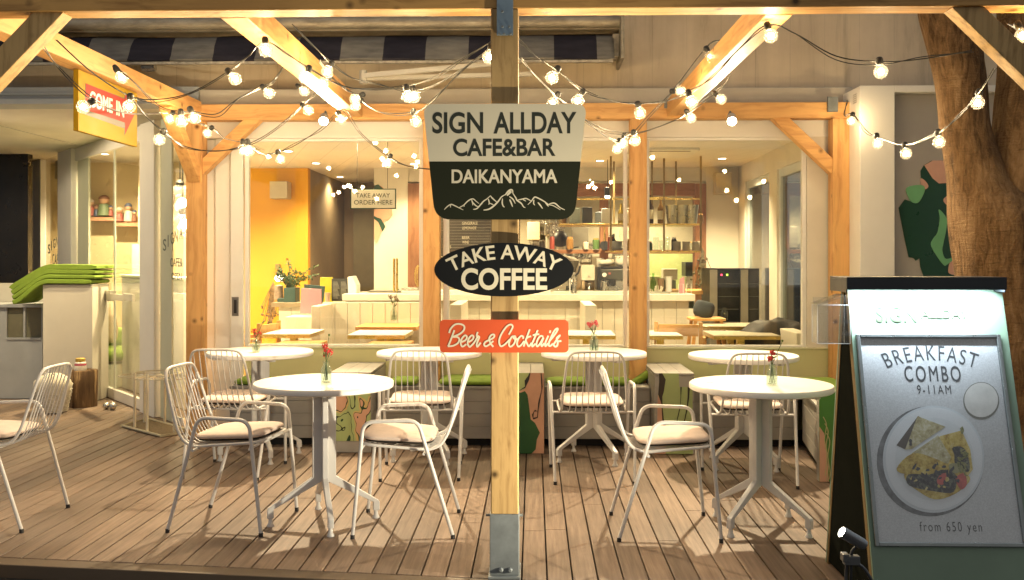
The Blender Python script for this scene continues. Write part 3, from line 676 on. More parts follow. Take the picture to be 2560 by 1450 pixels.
vv = P(814, 965, 4.98); vase(-1.065, 4.92, zt, 'glass bottle with red flowers on the front table near the entrance', 4, M_red, .012, 1.05, .165, .026)
vase(1.197, 4.88, zt, 'glass bottle with a red flower and one long twig, beside the lit board', 9, M_red, .055, 1.0, .155, .02)
vase(-1.885, 6.50, zt, 'glass bottle with red flowers on the back table by the sliding door', 12, M_red, .045, 1.0, .14, .03)
vase(.405, 6.52, zt, 'glass bottle with a spray of pink flowers on the back table beside the window post', 15, M_pinkf, None, 1.18, .165, .036)

# ================================================================ BENCHES, PAINTED BOXES, CUSHIONS
def bench(x0, x1, label):
    t = thing('bench', label, 'bench', ((x0 + x1) / 2, 7.2, 0), 0, 'grey board benches under the windows')
    m = MB()
    for k in range(4): m.box(x0, x1, 6.985, 7.005, .060 + k * .0905, .060 + k * .0905 + .0885)
    m.build('front_boards', M_grey, t, bev=.002)
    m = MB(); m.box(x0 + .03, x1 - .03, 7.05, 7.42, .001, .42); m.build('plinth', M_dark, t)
    m = MB()
    for a, b_ in ((6.975, 7.10), (7.103, 7.26)): m.box(x0, x1, a, b_, .4205, .438)
    lo = [x0] ; 
    posts = [(a, z) for a, z in ((-.84, -.715), (.725, .85), (2.24, 2.365)) if z > x0 and a < x1]
    cur = x0
    for a, z in posts:
        if a - .003 > cur: m.box(cur, a - .003, 7.263, 7.42, .4205, .438)
        cur = z + .003
    if x1 > cur: m.box(cur, x1, 7.263, 7.42, .4205, .438)
    m.build('seat_boards', M_grey, t, bev=.002); return t
bx1 = (X(825, 6.74), X(927, 6.74)); bx2 = (X(1259, 6.74), X(1360, 6.74)); bx3 = (X(1637, 6.74), X(1736, 6.74))
bench(-2.22, bx1[0] - .004, 'grey board bench between the sliding door and the first painted box')
bench(bx1[1] + .004, bx2[0] - .004, 'grey board bench behind the table beside the orange sign')
bench(bx2[1] + .004, bx3[0] - .004, 'grey board bench between the pink painted box and the pale green one')
bench(bx3[1] + .004, 1.90, 'grey board bench behind the front table by the lit board')
PKm = (.58, .33, .22); MNm = (.36, .44, .19); DKm = (.012, .05, .022); YLm = (.55, .40, .16); BKm = (.02, .025, .015)
M_mb1 = marble('marbled_paint', [(0, DKm), (.30, MNm), (.405, BKm), (.42, MNm), (.47, YLm), (.50, DKm), (.515, PKm), (.60, BKm), (.615, MNm), (.66, DKm)], 2.6, 1.5, 3.1)
def pbox(r, label, kind):
    x0, x1 = r; y0 = 6.74; top = .567
    t = thing('painted_box', label, 'box table', ((x0 + x1) / 2, 7.08, 0), 0, 'board boxes with painted fronts between the benches')
    m = MB(); w = (x1 - x0) / 3
    for k in range(3): m.box(x0 + k * w + .001, x0 + (k + 1) * w - .001, y0 + .004, 7.42, top - .018, top)
    m.build('top_boards', M_grey, t, bev=.002)
    m = MB()
    for k in range(6):
        z0 = .004 + k * .0905; z1 = min(z0 + .0885, top - .0185)
        m.box(x0, x0 + .018, y0 + .004, 7.42, z0, z1); m.box(x1 - .018, x1, y0 + .004, 7.42, z0, z1); m.box(x0 + .0185, x1 - .0185, y0 + .004, y0 + .02, z0, z1)
    m.build('side_boards', M_grey, t, bev=.0015)
    if kind: 
        fz = {1: (.085, top - .10), 2: (.004, top - .001), 3: (.004, top - .001)}[kind]
        if kind == 1: m = MB(); m.box(x0 + .002, x1 - .002, y0, y0 + .0035, *fz); m.build('painted_front', M_mb1, t)
        else:
            ya = y0
            def sh(px, mm, dz, nm='painted_patch'):
                pts = [P(a, c, ya) for a, c in px]; poly = [(min(x1, max(x0, p.x)), min(fz[1], max(fz[0], p.z))) for p in pts]
                ar = sum(poly[i][0] * poly[(i + 1) % len(poly)][1] - poly[(i + 1) % len(poly)][0] * poly[i][1] for i in range(len(poly)))
                if ar < 0: poly = poly[::-1]
                q = MB(); q.prism(poly, dz, FACE((0, ya + .0038, 0))); return q.build(nm, mm, t)
            if kind == 2:
                m = MB(); m.box(x0, x1, y0, y0 + .0037, *fz); m.build('painted_front', mat('dusty_pink', PKm, .45), t)
                c3 = lambda L_: [(820 + a / 2.417, 850 + c / 2.417) for a, c in L_]
                sh(c3([(1060, 690), (1230, 690), (1255, 660), (1262, 600), (1280, 560), (1250, 500), (1225, 480), (1215, 400), (1205, 330), (1190, 308), (1165, 318), (1060, 330)]), mat('bottle_green', (.02, .085, .025), .4), .0062)
                sh(c3([(1060, 172), (1218, 172), (1216, 215), (1196, 250), (1190, 295), (1150, 310), (1060, 312)]), mat('sage', MNm, .45), .0058)
                sh(c3([(1217, 172), (1224, 172), (1215, 240), (1192, 290), (1150, 308), (1190, 280), (1188, 245), (1210, 215)]), M_black, .0068)
                sh(c3([(1285, 172), (1290, 172), (1297, 280), (1285, 345), (1272, 420), (1268, 470), (1240, 480), (1232, 450), (1250, 422), (1268, 430), (1245, 432), (1240, 470), (1263, 465), (1270, 380), (1290, 300)]), M_black, .0068)
            else:
                c5 = lambda L_: [(1600 + a / 5.37, 880 + c / 5.37) for a, c in L_]
                sh(c5([(255, 225), (520, 225), (530, 470), (640, 470), (705, 500), (710, 1378), (200, 1378), (235, 1000), (240, 600), (270, 500)]), mat('sage_green', MNm, .45), .0010)
                sh(c5([(240, 570), (290, 700), (300, 900), (345, 1050), (345, 1378), (200, 1378), (230, 1000)]), mat('dusty_pink', PKm, .45), .0022)
                sh(c5([(270, 225), (300, 225), (345, 370), (320, 535), (300, 600), (305, 760), (320, 900), (350, 990), (350, 1060), (335, 1060), (300, 930), (288, 700), (245, 570), (258, 400), (255, 260)]), mat('umber_paint', (.035, .025, .018), .5), .0034)
                sh(c5([(640, 465), (670, 490), (660, 620), (640, 760), (605, 920), (570, 1020), (560, 1010), (600, 890), (628, 740), (640, 600)]), M_black, .0034)
                sh(c5([(543, 470), (560, 470), (552, 600), (540, 760), (500, 930), (492, 925), (535, 740), (545, 600)]), M_black, .0034)
    return t
pbox(bx1, 'grey board box with marbled green and pink front panel beside the front table', 1)
pbox(bx2, 'board box with pink and dark green painted front beside the square sign post', 2)
pbox(bx3, 'board box with pale green painted front and grey corner beside a window post', 3)
# corner bench running towards the street, with its painted end
cb = thing('corner_bench', 'grey board bench leg running towards the street, green seat on top, behind the lit board', 'bench', (1.95, 6.5, 0))
m = MB()
for k in range(4):
    z0 = .060 + k * .0905; pl = [(1.93, 6.98), (1.775, 6.0), (2.45, 6.0), (2.45, 6.98)]
    m.prism(pl, .0885, Matrix.Translation((0, 0, z0)))
m.build('front_boards', M_grey, cb, bev=.002)
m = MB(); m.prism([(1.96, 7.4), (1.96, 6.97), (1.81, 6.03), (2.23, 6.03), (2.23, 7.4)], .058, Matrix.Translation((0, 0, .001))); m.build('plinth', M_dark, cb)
m = MB(); m.prism([(1.905, 7.42), (1.905, 6.97), (1.765, 5.99), (2.45, 5.99), (2.45, 7.255), (2.23, 7.255), (2.23, 7.42)], .018, Matrix.Translation((0, 0, .4225))); m.build('seat_boards', M_grey, cb, bev=.002)
pb4 = thing('painted_box', 'board box end painted green with pink streaks, half hidden by the lit board', 'box table', (1.9, 5.95, 0), 0, 'board boxes with painted fronts between the benches')
m = MB(); m.box(1.742, 2.05, 5.934, 5.985, .004, .555); m.build('side_boards', M_grey, pb4, bev=.002)
m = MB(); m.box(1.7425, 2.049, 5.929, 5.9335, .004, .554); m.build('painted_front', mat('leaf_green_paint', (.06, .20, .035), .4), pb4)
m = MB(); m.prism([(1.743, .004), (1.80, .004), (1.785, .20), (1.77, .30), (1.743, .34)], .002, FACE((0, 5.9288, 0))); m.build('painted_patch', mat('dusty_pink', PKm, .45), pb4)
m = MB()
for k, (a, c) in enumerate(((1.765, .40), (1.775, .36), (1.785, .30))): m.tube(curve([(a, 5.927, c), (a + .02, 5.927, c - .05), (a + .008, 5.927, c - .14), (a + .022, 5.927, c - .24), (a + .012, 5.927, max(.01, c - .36))], 5), .003, 5)
m.build('painted_vein', mat('pale_vein', (.45, .42, .2), .5), pb4)
GC = 'green bench cushions under the windows'
def cush(x0, x1, y0, y1, label, z=.4385, h=.045):
    t = MB().pad(x1 - x0, y1 - y0, h, 9, Matrix.Translation(((x0 + x1) / 2, (y0 + y1) / 2, z + h / 2)), puff=.28).build('seat_cushion', M_green, None, 60)
    return tag(t, label, 'cushion', GC)
cush(-2.20, -1.98, 7.0, 7.42 - .14, 'green seat cushion seen behind the chair by the sliding door')
cush(-1.06, -.855, 6.99, 7.27, 'green seat cushion behind the wire chair back, next to the painted box')
cush(-.70, -.235, 6.99, 7.40, 'wide green seat cushion just beside the square sign post')
cush(.085, .715, 6.99, 7.27, 'long green seat cushion behind the table with pink flowers')
tag(MB().pad(.30, .12, .05, 5, Matrix.Translation((.80, 7.20, .475)) @ Matrix.Rotation(R(-35), 4, 'Y')).build('seat_cushion', M_green, None, 60), 'small green cushion end squeezed between window post and pale green box', 'cushion', GC)
cush(1.14, 1.62, 6.99, 7.40, 'green seat cushion under the back table near the corner', h=.02)
m = MB(); pl = [(1.915, 7.25), (1.915, 6.98), (1.80, 6.02), (2.22, 6.02), (2.22, 7.25)]
tag(m.prism(pl, .04, Matrix.Translation((0, 0, .441))).build('seat_cushion', M_green, None, bev=.012, seg=3), 'flat green cushion covering the corner bench behind the lit board', 'cushion', GC)

# ================================================================ SIGNS ON THE POST
YS = 4.130
M_cr = mat('sign_cream', (.68, .62, .46), .5, 0, .03, 3); M_sgd = mat('sign_dark_green', (.016, .019, .009), .6, 0, .06, 3, 0, 60, (1, 1, 1), .2); M_sgb = mat('sign_black', (.006, .007, .008), .6, 0, .06, 3, 0, 60, (1, 1, 1), .2)
M_ltr = mat('letter_cream', (.70, .64, .48), .5, 0, .03, 6); M_ltd = mat('letter_dark', (.022, .026, .016), .5)
def outline(pts, r=0):  # rounded polygon from (px,py,radius) at plane YS
    out = []; n = len(pts)
    for i in range(n):
        a, b_, c = [Vector(pts[j % n][:2]) for j in (i - 1, i, i + 1)]; rr = pts[i][2]
        if rr <= 0: out.append(tuple(b_)); continue
        d0 = (a - b_).normalized(); d1 = (c - b_).normalized(); cut = rr / math.tan(d0.angle(d1) / 2)
        e0, e1 = b_ + d0 * cut, b_ + d1 * cut
        for k in range(9):
            u = k / 8; out.append(tuple(e0.lerp(b_, u).lerp(b_.lerp(e1, u), u)))
    return out
def flat(px, y, d, mb=None):
    pts = [P(a, c, y) for a, c in px]; poly = [(p.x, p.z) for p in pts]
    ar = sum(poly[i][0] * poly[(i + 1) % len(poly)][1] - poly[(i + 1) % len(poly)][0] * poly[i][1] for i in range(len(poly)))
    if ar < 0: poly = poly[::-1]
    mb = mb or MB(); mb.prism(poly, d, FACE((0, y, 0))); return mb
def stext(body, x0, x1, y0, y1, y, m, par, bold=0.02, **k):
    a, c = P(x0, y1, y), P(x1, y0, y)
    return text('lettering', body, c.x - a.x, c.z - a.z, FACE(((a.x + c.x) / 2, y, (a.z + c.z) / 2)), m, par, bold, **k)
s1 = thing('cafe_sign', 'big tapered cafe name sign, cream top and dark green bottom with a mountain line', 'sign', P(1260, 548, YS))
full = [(1058, 260, 26), (1467, 260, 26), (1436, 549, 44), (1088, 549, 44)]
oo = outline(full); lo = [p for p in oo]
def clip(poly, yv, keep_above):
    out = []; n = len(poly)
    for i in range(n):
        a, b_ = poly[i], poly[(i + 1) % n]; ia = (a[1] < yv) == keep_above; ib = (b_[1] < yv) == keep_above
        if ia: out.append(a)
        if ia != ib: t_ = (yv - a[1]) / (b_[1] - a[1]); out.append((a[0] + (b_[0] - a[0]) * t_, yv))
    return out
flat(clip(oo, 404, True), YS, .009).build('cream_panel', M_cr, s1)
flat(clip(oo, 404.3, False), YS, .009).build('green_panel', M_sgd, s1)
b = MB(); b.box(X(1235, 4.12), X(1288, 4.12), 4.1302, 4.1395, Z(330, 4.1), Z(300, 4.1)); b.box(X(1235, 4.12), X(1288, 4.12), 4.1302, 4.1395, Z(500, 4.1), Z(480, 4.1)); b.build('mounting_batten', M_black, s1)
yf = YS - .0092
stext('SIGN', 1081, 1208, 280, 334, yf, M_ltd, s1, .022); stext('ALLDAY', 1234, 1441, 280, 334, yf, M_ltd, s1, .022)
stext('CAFE&BAR', 1133, 1389, 346, 391, yf, M_ltd, s1, .024); stext('DAIKANYAMA', 1129, 1393, 423, 458, yf, M_ltr, s1, .022)
mz = lambda L_: [(1070 + a / 6.737, 440 + c / 6.737) for a, c in L_]
STK = [0]
def stroke(px, w, y, mb, taper=False):
    pts = curve([P(a, c, y) for a, c in px], 4); n = len(pts); L = []; Rr = []
    for i, p in enumerate(pts):
        d = (pts[min(n - 1, i + 1)] - pts[max(0, i - 1)]); nn = Vector((-d.z, 0, d.x)).normalized()
        ww = w / 2 * (1 if not taper else (.35 + .65 * math.sin(PI * min(1, (i + .6) / n) ** .8)))
        L.append(p + nn * ww); Rr.append(p - nn * ww)
    lift = STK[0] = (STK[0] + 1) % 40
    for i in range(n - 1):
        q = [(L[i].x, L[i].z), (Rr[i].x, Rr[i].z), (Rr[i + 1].x, Rr[i + 1].z), (L[i + 1].x, L[i + 1].z)]
        ar = sum(q[k][0] * q[(k + 1) % 4][1] - q[(k + 1) % 4][0] * q[k][1] for k in range(4))
        mb.prism(q if ar > 0 else q[::-1], .0002, FACE((0, y - .000008 * i - .00002 * lift, 0)))
    return mb
m = MB(); w1 = .0050
for L_, w in (([(275, 565), (330, 510), (390, 478), (450, 500), (520, 535), (595, 573)], w1), ([(520, 535), (600, 490), (680, 415), (755, 385), (810, 425), (860, 465)], w1), ([(735, 400), (750, 450), (756, 495)], w1), ([(756, 445), (800, 495), (845, 518)], w1),
              ([(760, 562), (820, 550), (880, 490), (930, 430), (1000, 380), (1050, 330)], .0058), ([(1050, 330), (1080, 370), (1130, 415), (1165, 445)], w1), ([(1015, 385), (1030, 440), (1025, 485)], w1), ([(1035, 455), (1080, 475), (1105, 488)], .004),
              ([(935, 574), (1020, 560), (1100, 510), (1180, 430), (1240, 350), (1310, 310)], .0070), ([(1300, 320), (1340, 270), (1385, 235), (1420, 240), (1430, 290)], .008), ([(1425, 285), (1480, 370), (1500, 410), (1570, 460), (1610, 520), (1640, 530)], .006),
              ([(1255, 380), (1250, 450), (1265, 505), (1290, 525)], .0055), ([(1375, 395), (1400, 450), (1425, 520)], .0062), ([(1370, 345), (1430, 390), (1470, 465)], .0055), ([(1330, 330), (1390, 270), (1400, 280)], .009), ([(380, 482), (378, 530)], .004), ([(610, 480), (605, 520)], .004),
              ([(1510, 405), (1580, 390), (1650, 378), (1700, 400), (1740, 425)], w1), ([(1600, 395), (1650, 425)], .004), ([(1680, 482), (1740, 425), (1780, 370), (1810, 355), (1880, 385), (1960, 430), (2030, 480), (2110, 500), (2230, 570)], .0055),
              ([(1785, 400), (1778, 460), (1800, 492)], w1), ([(1850, 445), (1890, 490), (1930, 550)], .006), ([(2040, 470), (2110, 455), (2160, 475), (2220, 530), (2305, 570)], .0055), ([(1980, 450), (2030, 512)], .006)):
    stroke(mz(L_), w, yf, m, True)
m.build('mountain_line', M_ltr, s1)
s2 = thing('coffee_sign', 'black oval sign reading take away coffee', 'sign', P(1260, 740, YS))
el = [(1260 + 174 * math.cos(a), 674 + 67 * math.sin(a)) for a in [2 * PI * k / 72 for k in range(72)]]
flat(el, YS, .009).build('oval_panel', M_sgb, s2, 30)
b = MB(); b.box(X(1235, 4.12), X(1288, 4.12), 4.1302, 4.1395, Z(700, 4.1), Z(650, 4.1)); b.build('mounting_batten', M_black, s2)
stext('COFFEE', 1153, 1368, 670, 725, yf, M_ltr, s2, .030)
a_, c_ = P(1121, 656, yf), P(1399, 618, yf)
AR = .36
text('lettering', 'TAKE AWAY', c_.x - a_.x + .02, .062, FACE(((a_.x + c_.x) / 2, yf, P(1260, 630, yf).z)), M_ltr, s2, .018, arc=.50)
s3 = thing('cocktail_sign', 'orange-red rounded sign with cream script about beer and cocktails', 'sign', P(1260, 880, YS))
flat(outline([(1100, 799, 12), (1421, 799, 12), (1421, 881, 12), (1100, 881, 12)]), YS, .009).build('orange_panel', mat('sign_vermilion', (.60, .085, .022), .5, 0, .04, 3), s3)
b = MB(); b.box(X(1235, 4.12), X(1288, 4.12), 4.1302, 4.1395, Z(860, 4.1), Z(815, 4.1)); b.build('mounting_batten', M_black, s3)
bz = lambda L_: [(1090 + a / 7.529, 790 + c / 7.529) for a, c in L_]
m = MB(); sw_ = .0074
for L_ in ([(250, 320), (270, 250), (350, 165), (450, 150), (530, 190), (520, 270), (440, 340), (310, 395)], [(345, 265), (305, 380), (250, 520), (225, 570)], [(330, 395), (400, 395), (440, 440), (410, 510), (320, 560), (222, 570)],
           [(480, 490), (560, 450), (580, 390), (545, 365), (490, 420), (465, 500), (480, 560), (510, 572), (570, 530)], [(615, 490), (690, 440), (705, 385), (670, 365), (620, 420), (595, 510), (620, 570), (650, 572), (740, 470), (790, 360)],
           [(785, 300), (765, 380), (815, 390), (790, 460), (765, 540), (780, 578), (840, 500)],
           [(1080, 580), (1030, 520), (1000, 430), (1040, 360), (1090, 350), (1095, 390), (1050, 430), (940, 480), (905, 530), (930, 570), (990, 545), (1080, 470)],
           [(1370, 350), (1410, 280), (1445, 200), (1410, 160), (1340, 190), (1260, 290), (1200, 410), (1190, 510), (1225, 570), (1300, 530), (1390, 440)],
           [(1480, 380), (1430, 390), (1385, 470), (1375, 550), (1410, 575), (1470, 520), (1500, 430), (1480, 375), (1460, 420), (1540, 440)], [(1640, 430), (1640, 390), (1600, 375), (1550, 430), (1525, 520), (1550, 575), (1600, 550), (1660, 470)],
           [(1765, 250), (1720, 370), (1680, 480), (1650, 575)], [(1790, 380), (1730, 400), (1690, 450), (1715, 520), (1750, 572), (1800, 500)], [(1915, 265), (1860, 400), (1810, 520), (1815, 575), (1870, 520)], [(1820, 365), (1880, 345), (1945, 345)],
           [(2020, 390), (1970, 375), (1920, 430), (1890, 520), (1905, 572), (1950, 530), (2025, 400), (1985, 510), (1990, 570), (2040, 510)], [(2115, 370), (2060, 500), (2060, 570), (2110, 510)], [(2155, 270), (2140, 320)],
           [(2120, 490), (2220, 370), (2290, 260), (2275, 235), (2220, 290), (2150, 440), (2120, 540), (2150, 565), (2200, 520)], [(2210, 540), (2290, 420), (2340, 360), (2270, 420), (2290, 490), (2280, 560), (2240, 575), (2210, 540)], [(2280, 480), (2360, 470)]):
    stroke(bz(L_), sw_, yf, m)
m.build('script_lettering', M_ltr, s3)
# hanging COME IN board
cs = thing('come_in_sign', 'yellow hanging board with a red come in arrow under the rafter', 'sign', (-2.58, 5.77, 2.09))
xs_ = -2.568
def yz(px, py): 
    r = ray(px, py); t_ = xs_ / r.x; return (r.y * t_, CH + r.z * t_)
tl, tr_, br, bl = yz(195, 163), yz(343, 226), yz(343, 365), yz(195, 322)
ya_, yb_ = yz(196, 240)[0], yz(343, 240)[0]; zt_, zb_ = 2.435, 2.088
CM = lambda o: Matrix(((0, 0, 1, o[0]), (1, 0, 0, o[1]), (0, 1, 0, o[2]), (0, 0, 0, 1)))
b = MB(); b.box(xs_ - .03, xs_, ya_, yb_, zb_, zt_); b.build('board', mat('sign_yellow', (.34, .215, .013), .6, 0, .04, 3, 0, 60, (1, 1, 1), .08), cs, bev=.002)
cz = lambda L_: [yz(180 + a / 6.3, 150 + c / 6.3) for a, c in L_]
def lay(pts, m_, dz, name):
    ar = sum(pts[i][0] * pts[(i + 1) % len(pts)][1] - pts[(i + 1) % len(pts)][0] * pts[i][1] for i in range(len(pts)))
    q = MB(); q.prism(pts if ar > 0 else pts[::-1], dz, CM((xs_ + .0002, 0, 0))); return q.build(name, m_, cs)
lay(cz([(210, 370), (820, 600), (840, 500), (975, 870), (820, 1190), (828, 1080), (190, 850)]), mat('arrow_shadow', (.10, .08, .05), .6), .0008, 'arrow_shadow')
lay(cz([(215, 368), (828, 615), (845, 530), (980, 860), (838, 1160), (832, 985), (208, 780)]), mat('arrow_red', (.34, .035, .022), .6, 0, .05, 5, 0, 60, (1, 1, 1), .08), .0016, 'arrow')
def cmt(body, p0, p1):
    a, c = cz([p0, p1]); wv, hv = abs(c[0] - a[0]), abs(a[1] - c[1])
    for dx, mm, ex in ((-.006, M_black, .0022), (0, mat('sign_white', (.60, .57, .50), .5), .003)):
        text('lettering', body, wv, hv, CM((xs_, (a[0] + c[0]) / 2 + dx, (a[1] + c[1]) / 2 + dx * .8)), mm, cs, .02, ex)
cA, cB = cz([(285, 480), (285, 700)]); 
yc0, yc1 = cz([(275, 600)])[0][0], cz([(632, 700)])[0][0]; yi0, yi1 = cz([(692, 700)])[0][0], cz([(815, 760)])[0][0]
zc0, zc1 = 2.215, 2.315
zmid = (cz([(460, 540)])[0][1] + cz([(460, 790)])[0][1]) / 2; hh_ = abs(cz([(460, 540)])[0][1] - cz([(460, 790)])[0][1])
for body, a, c in (('COME', yc0, yc1), ('IN', yi0, yi1)):
    for dx, mm, ex in ((-.007, M_black, .0022), (0, mat('sign_white', (.60, .57, .50), .5), .003)):
        text('lettering', body, abs(c - a), hh_ * .95, CM((xs_, (a + c) / 2 + dx, zmid + dx * .8)), mm, cs, .02, ex)
# ================================================================ STRING LIGHTS
sl_n = 0
def strand(pts, label, slack=True):
    # pts: (px, py, Y[, bulb px, bulb py, diameter px]) socket positions; bulbs hang from them
    t = thing('string_light', label, 'string light', P(*pts[0][:3]), 0, 'strings of clear globe bulbs across the pergola')
    cab = [P(*p[:3]) for p in pts]
    m = MB(); cc = curve(cab, 7); m.tube(cc, .0029, 6); rn = random.Random(len(pts) * 7 + int(pts[0][0]))
    # the second core of the flex wanders a little beside the first
    m.tube(curve([p + Vector((rn.uniform(-.012, .012), rn.uniform(-.01, .01), rn.uniform(-.018, .010))) for p in cab], 7), .0023, 6)
    m.build('cable', M_cable, t, 60)
    for p in pts:
        if len(p) < 5: continue
        top = P(*p[:3]); c = P(p[3], p[4], p[2]); d = (c - top); L = d.length; d.normalize()
        if L < .04: top = c - d * .05; L = .05
        M = Matrix.Translation(c) @ (-d).to_track_quat('Z', 'Y').to_matrix().to_4x4()
        r = .0325
        g_ = MB().lathe([(.0005, -r)] + [(r * math.sin(PI * k / 12), -r * math.cos(PI * k / 12)) for k in range(1, 11)] + [(.012, r * .97), (.012, r + .004)], 18, M, False, False).build('bulb', M_globe, t, 60)
        MB().lathe([(.0135, r - .001), (.0165, r + .006), (.0165, r + .022), (.014, r + .030), (.010, max(r + .034, L + .004)), (.004, max(r + .036, L + .008))], 12, M).build('socket', M_cable, g_, 40)
        MB().ball(c, .0125, 12).build('filament', M_fil, g_, 60)
        lamp('bulb_light', 'POINT', c, BULB, WARM, .0185, parent=g_)
    return t
strand([(112, 118, 4.40), (150, 175, 4.55), (232, 252, 4.5, 208, 267, 31), (320, 283, 5.6), (432, 282, 6.55, 424, 298, 25), (470, 300, 6.6), (530, 318, 6.7, 518, 333, 24), (560, 345, 6.5), (608, 358, 5.7, 609, 375, 28), (650, 384, 6.2), (695, 380, 6.3, 701, 398, 24), (740, 362, 6.5), (800, 322, 6.7), (845, 280, 6.5, 854, 298, 24), (868, 278, 6.6), (905, 335, 6.5), (975, 392, 6.3, 968, 408, 24), (1020, 415, 6.2), (1080, 424, 6.1)],
       'long low bulb string from the yellow sign past the sliding door to the cafe sign')
strand([(142, 100, 4.5), (230, 180, 4.6), (326, 240, 4.75, 323, 266, 30), (400, 248, 4.8), (480, 230, 4.8), (571, 178, 4.7, 588, 197, 33), (620, 140, 4.6), (663, 104, 4.55, 664, 126, 30), (720, 135, 4.65), (772, 172, 4.75, 764, 195, 33), (860, 215, 4.9), (940, 225, 5.0), (1015, 215, 5.0, 1020, 242, 31), (1080, 195, 4.8), (1150, 150, 4.5), (1222, 108, 4.33)],
       'upper bulb string crossing in front of the striped awning to the middle post')
strand([(286, 165, 4.95, 304, 194, 27), (330, 200, 4.95), (400, 265, 5.2), (452, 278, 5.1, 454, 303, 29), (478, 278, 5.0, 486, 295, 31), (540, 285, 5.0), (590, 250, 5.0), (655, 215, 5.4, 673, 233, 28), (680, 205, 5.4), (710, 165, 5.4)],
       'short bulb string clustered below the first rafter beside the yellow sign')
strand([(330, 245, 4.9), (365, 290, 5.2), (408, 330, 5.2, 398, 349, 27), (460, 365, 5.6), (540, 378, 5.5), (620, 360, 5.3, 622, 377, 28), (690, 320, 5.6), (757, 262, 6.0, 771, 276, 25), (790, 230, 6.2), (742, 212, 6.1, 761, 228, 25)],
       'bulb string sagging under the knee brace and rising towards the second rafter')
strand([(730, 60, 4.9), (790, 120, 5.0), (828, 160, 5.2, 818, 179, 26), (880, 195, 5.3), (950, 213, 5.2), (1032, 225, 5.2, 1036, 243, 26), (1100, 205, 4.9), (1226, 128, 4.32, 1223, 143, 28), (1228, 150, 4.30)],
       'bulb string from the second rafter sagging to the side of the middle post')
strand([(800, 150, 5.2), (828, 190, 5.3, 807, 208, 28), (870, 225, 5.5), (900, 240, 5.6, 887, 247, 26), (902, 250, 6.0, 889, 265, 24), (950, 280, 5.6), (1034, 280, 5.1, 1040, 303, 30), (1080, 255, 4.9), (1150, 180, 4.6), (1226, 120, 4.33)],
       'bulb string looping below the second rafter end and up to the middle post')
strand([(1297, 95, 4.34), (1340, 140, 4.5), (1392, 175, 4.7, 1380, 194, 28), (1457, 228, 4.9, 1445, 251, 33), (1530, 252, 5.1), (1594, 258, 5.2, 1600, 283, 29), (1660, 255, 5.1), (1720, 228, 4.9, 1730, 255, 34), (1780, 195, 4.7), (1850, 120, 4.5), (1918, 62, 4.36, 1927, 90, 35), (1990, 85, 4.4), (2090, 140, 4.4), (2199, 154, 4.42, 2202, 179, 37), (2300, 148, 4.4), (2430, 126, 4.3)],
       'bulb string from the middle post across to the tree, passing the third rafter')
strand([(1297, 145, 4.5), (1340, 190, 4.8), (1392, 240, 5.1, 1382, 257, 26), (1430, 270, 5.4), (1500, 330, 5.7), (1548, 352, 5.9, 1543, 372, 24), (1560, 342, 5.9, 1557, 359, 24), (1584, 330, 5.6, 1588, 352, 28), (1620, 290, 5.7), (1680, 228, 5.8, 1702, 228, 25), (1765, 120, 5.6, 1776, 141, 28), (1800, 100, 5.5)],
       'bulb string dipping under the cafe sign and climbing along the third rafter')
strand([(1465, 300, 5.2), (1520, 325, 5.5), (1600, 330, 5.8), (1690, 300, 6.0), (1718, 280, 6.1, 1728, 295, 26), (1782, 230, 5.8, 1803, 248, 29), (1815, 205, 5.7), (1832, 160, 5.5)],
       'bulb string behind the cafe sign rising towards the third rafter from the window')
strand([(2118, 250, 7.1), (2112, 290, 7.0), (2132, 285, 6.95, 2128, 303, 20), (2165, 325, 6.5), (2192, 342, 6.0, 2194, 359, 26), (2262, 362, 5.5, 2265, 384, 28), (2345, 330, 5.0, 2348, 355, 31), (2400, 290, 4.8), (2448, 232, 4.55, 2444, 257, 35), (2490, 170, 4.4)],
       'bulb string hanging in front of the white corner cabinet and the tree trunk')
strand([(2520, 60, 4.3), (2548, 70, 4.22, 2556, 89, 36), (2600, 110, 4.2)], 'single bulb hanging beside the knee brace over the tree')

# ================================================================ FLOODLIGHTS OVER THE WINDOWS
for px, lb, tgt in ((809, 'small bright floodlight under the back beam over the first window', (-1.0, 3.5, 0)), (1830, 'small bright floodlight under the back beam over the third window', (1.0, 3.4, 0))):
    c = P(px, 303, 7.16); t = thing('floodlight', lb, 'floodlight', c, 0, 'floodlights over the windows')
    d = (Vector(tgt) - c).normalized(); M = Matrix.Translation(c) @ d.to_track_quat('Z', 'Y').to_matrix().to_4x4()
    MB().lathe([(.02, -.10), (.032, -.08), (.036, -.01), (.040, .0), (.040, .004), (.034, .004), (.033, -.006)], 18, M, True, False).build('housing', mat('flood_housing', (.6, .58, .54), .4), t, 40)
    MB().lathe([(.0325, -.005), (.0001, -.0045)], 18, M, False, False).build('lens', M_flood, t)
    MB().tube([c - d * .07, c - d * .07 + Vector((0, .05, .05)), (c.x, 7.275, c.z + .06)], .008, 8).build('bracket', M_galv, t, 60)
    lamp('flood_lamp', 'SPOT', c + d * .012, FLOOD, WARM2, .03, tgt, 122, .85, parent=t)

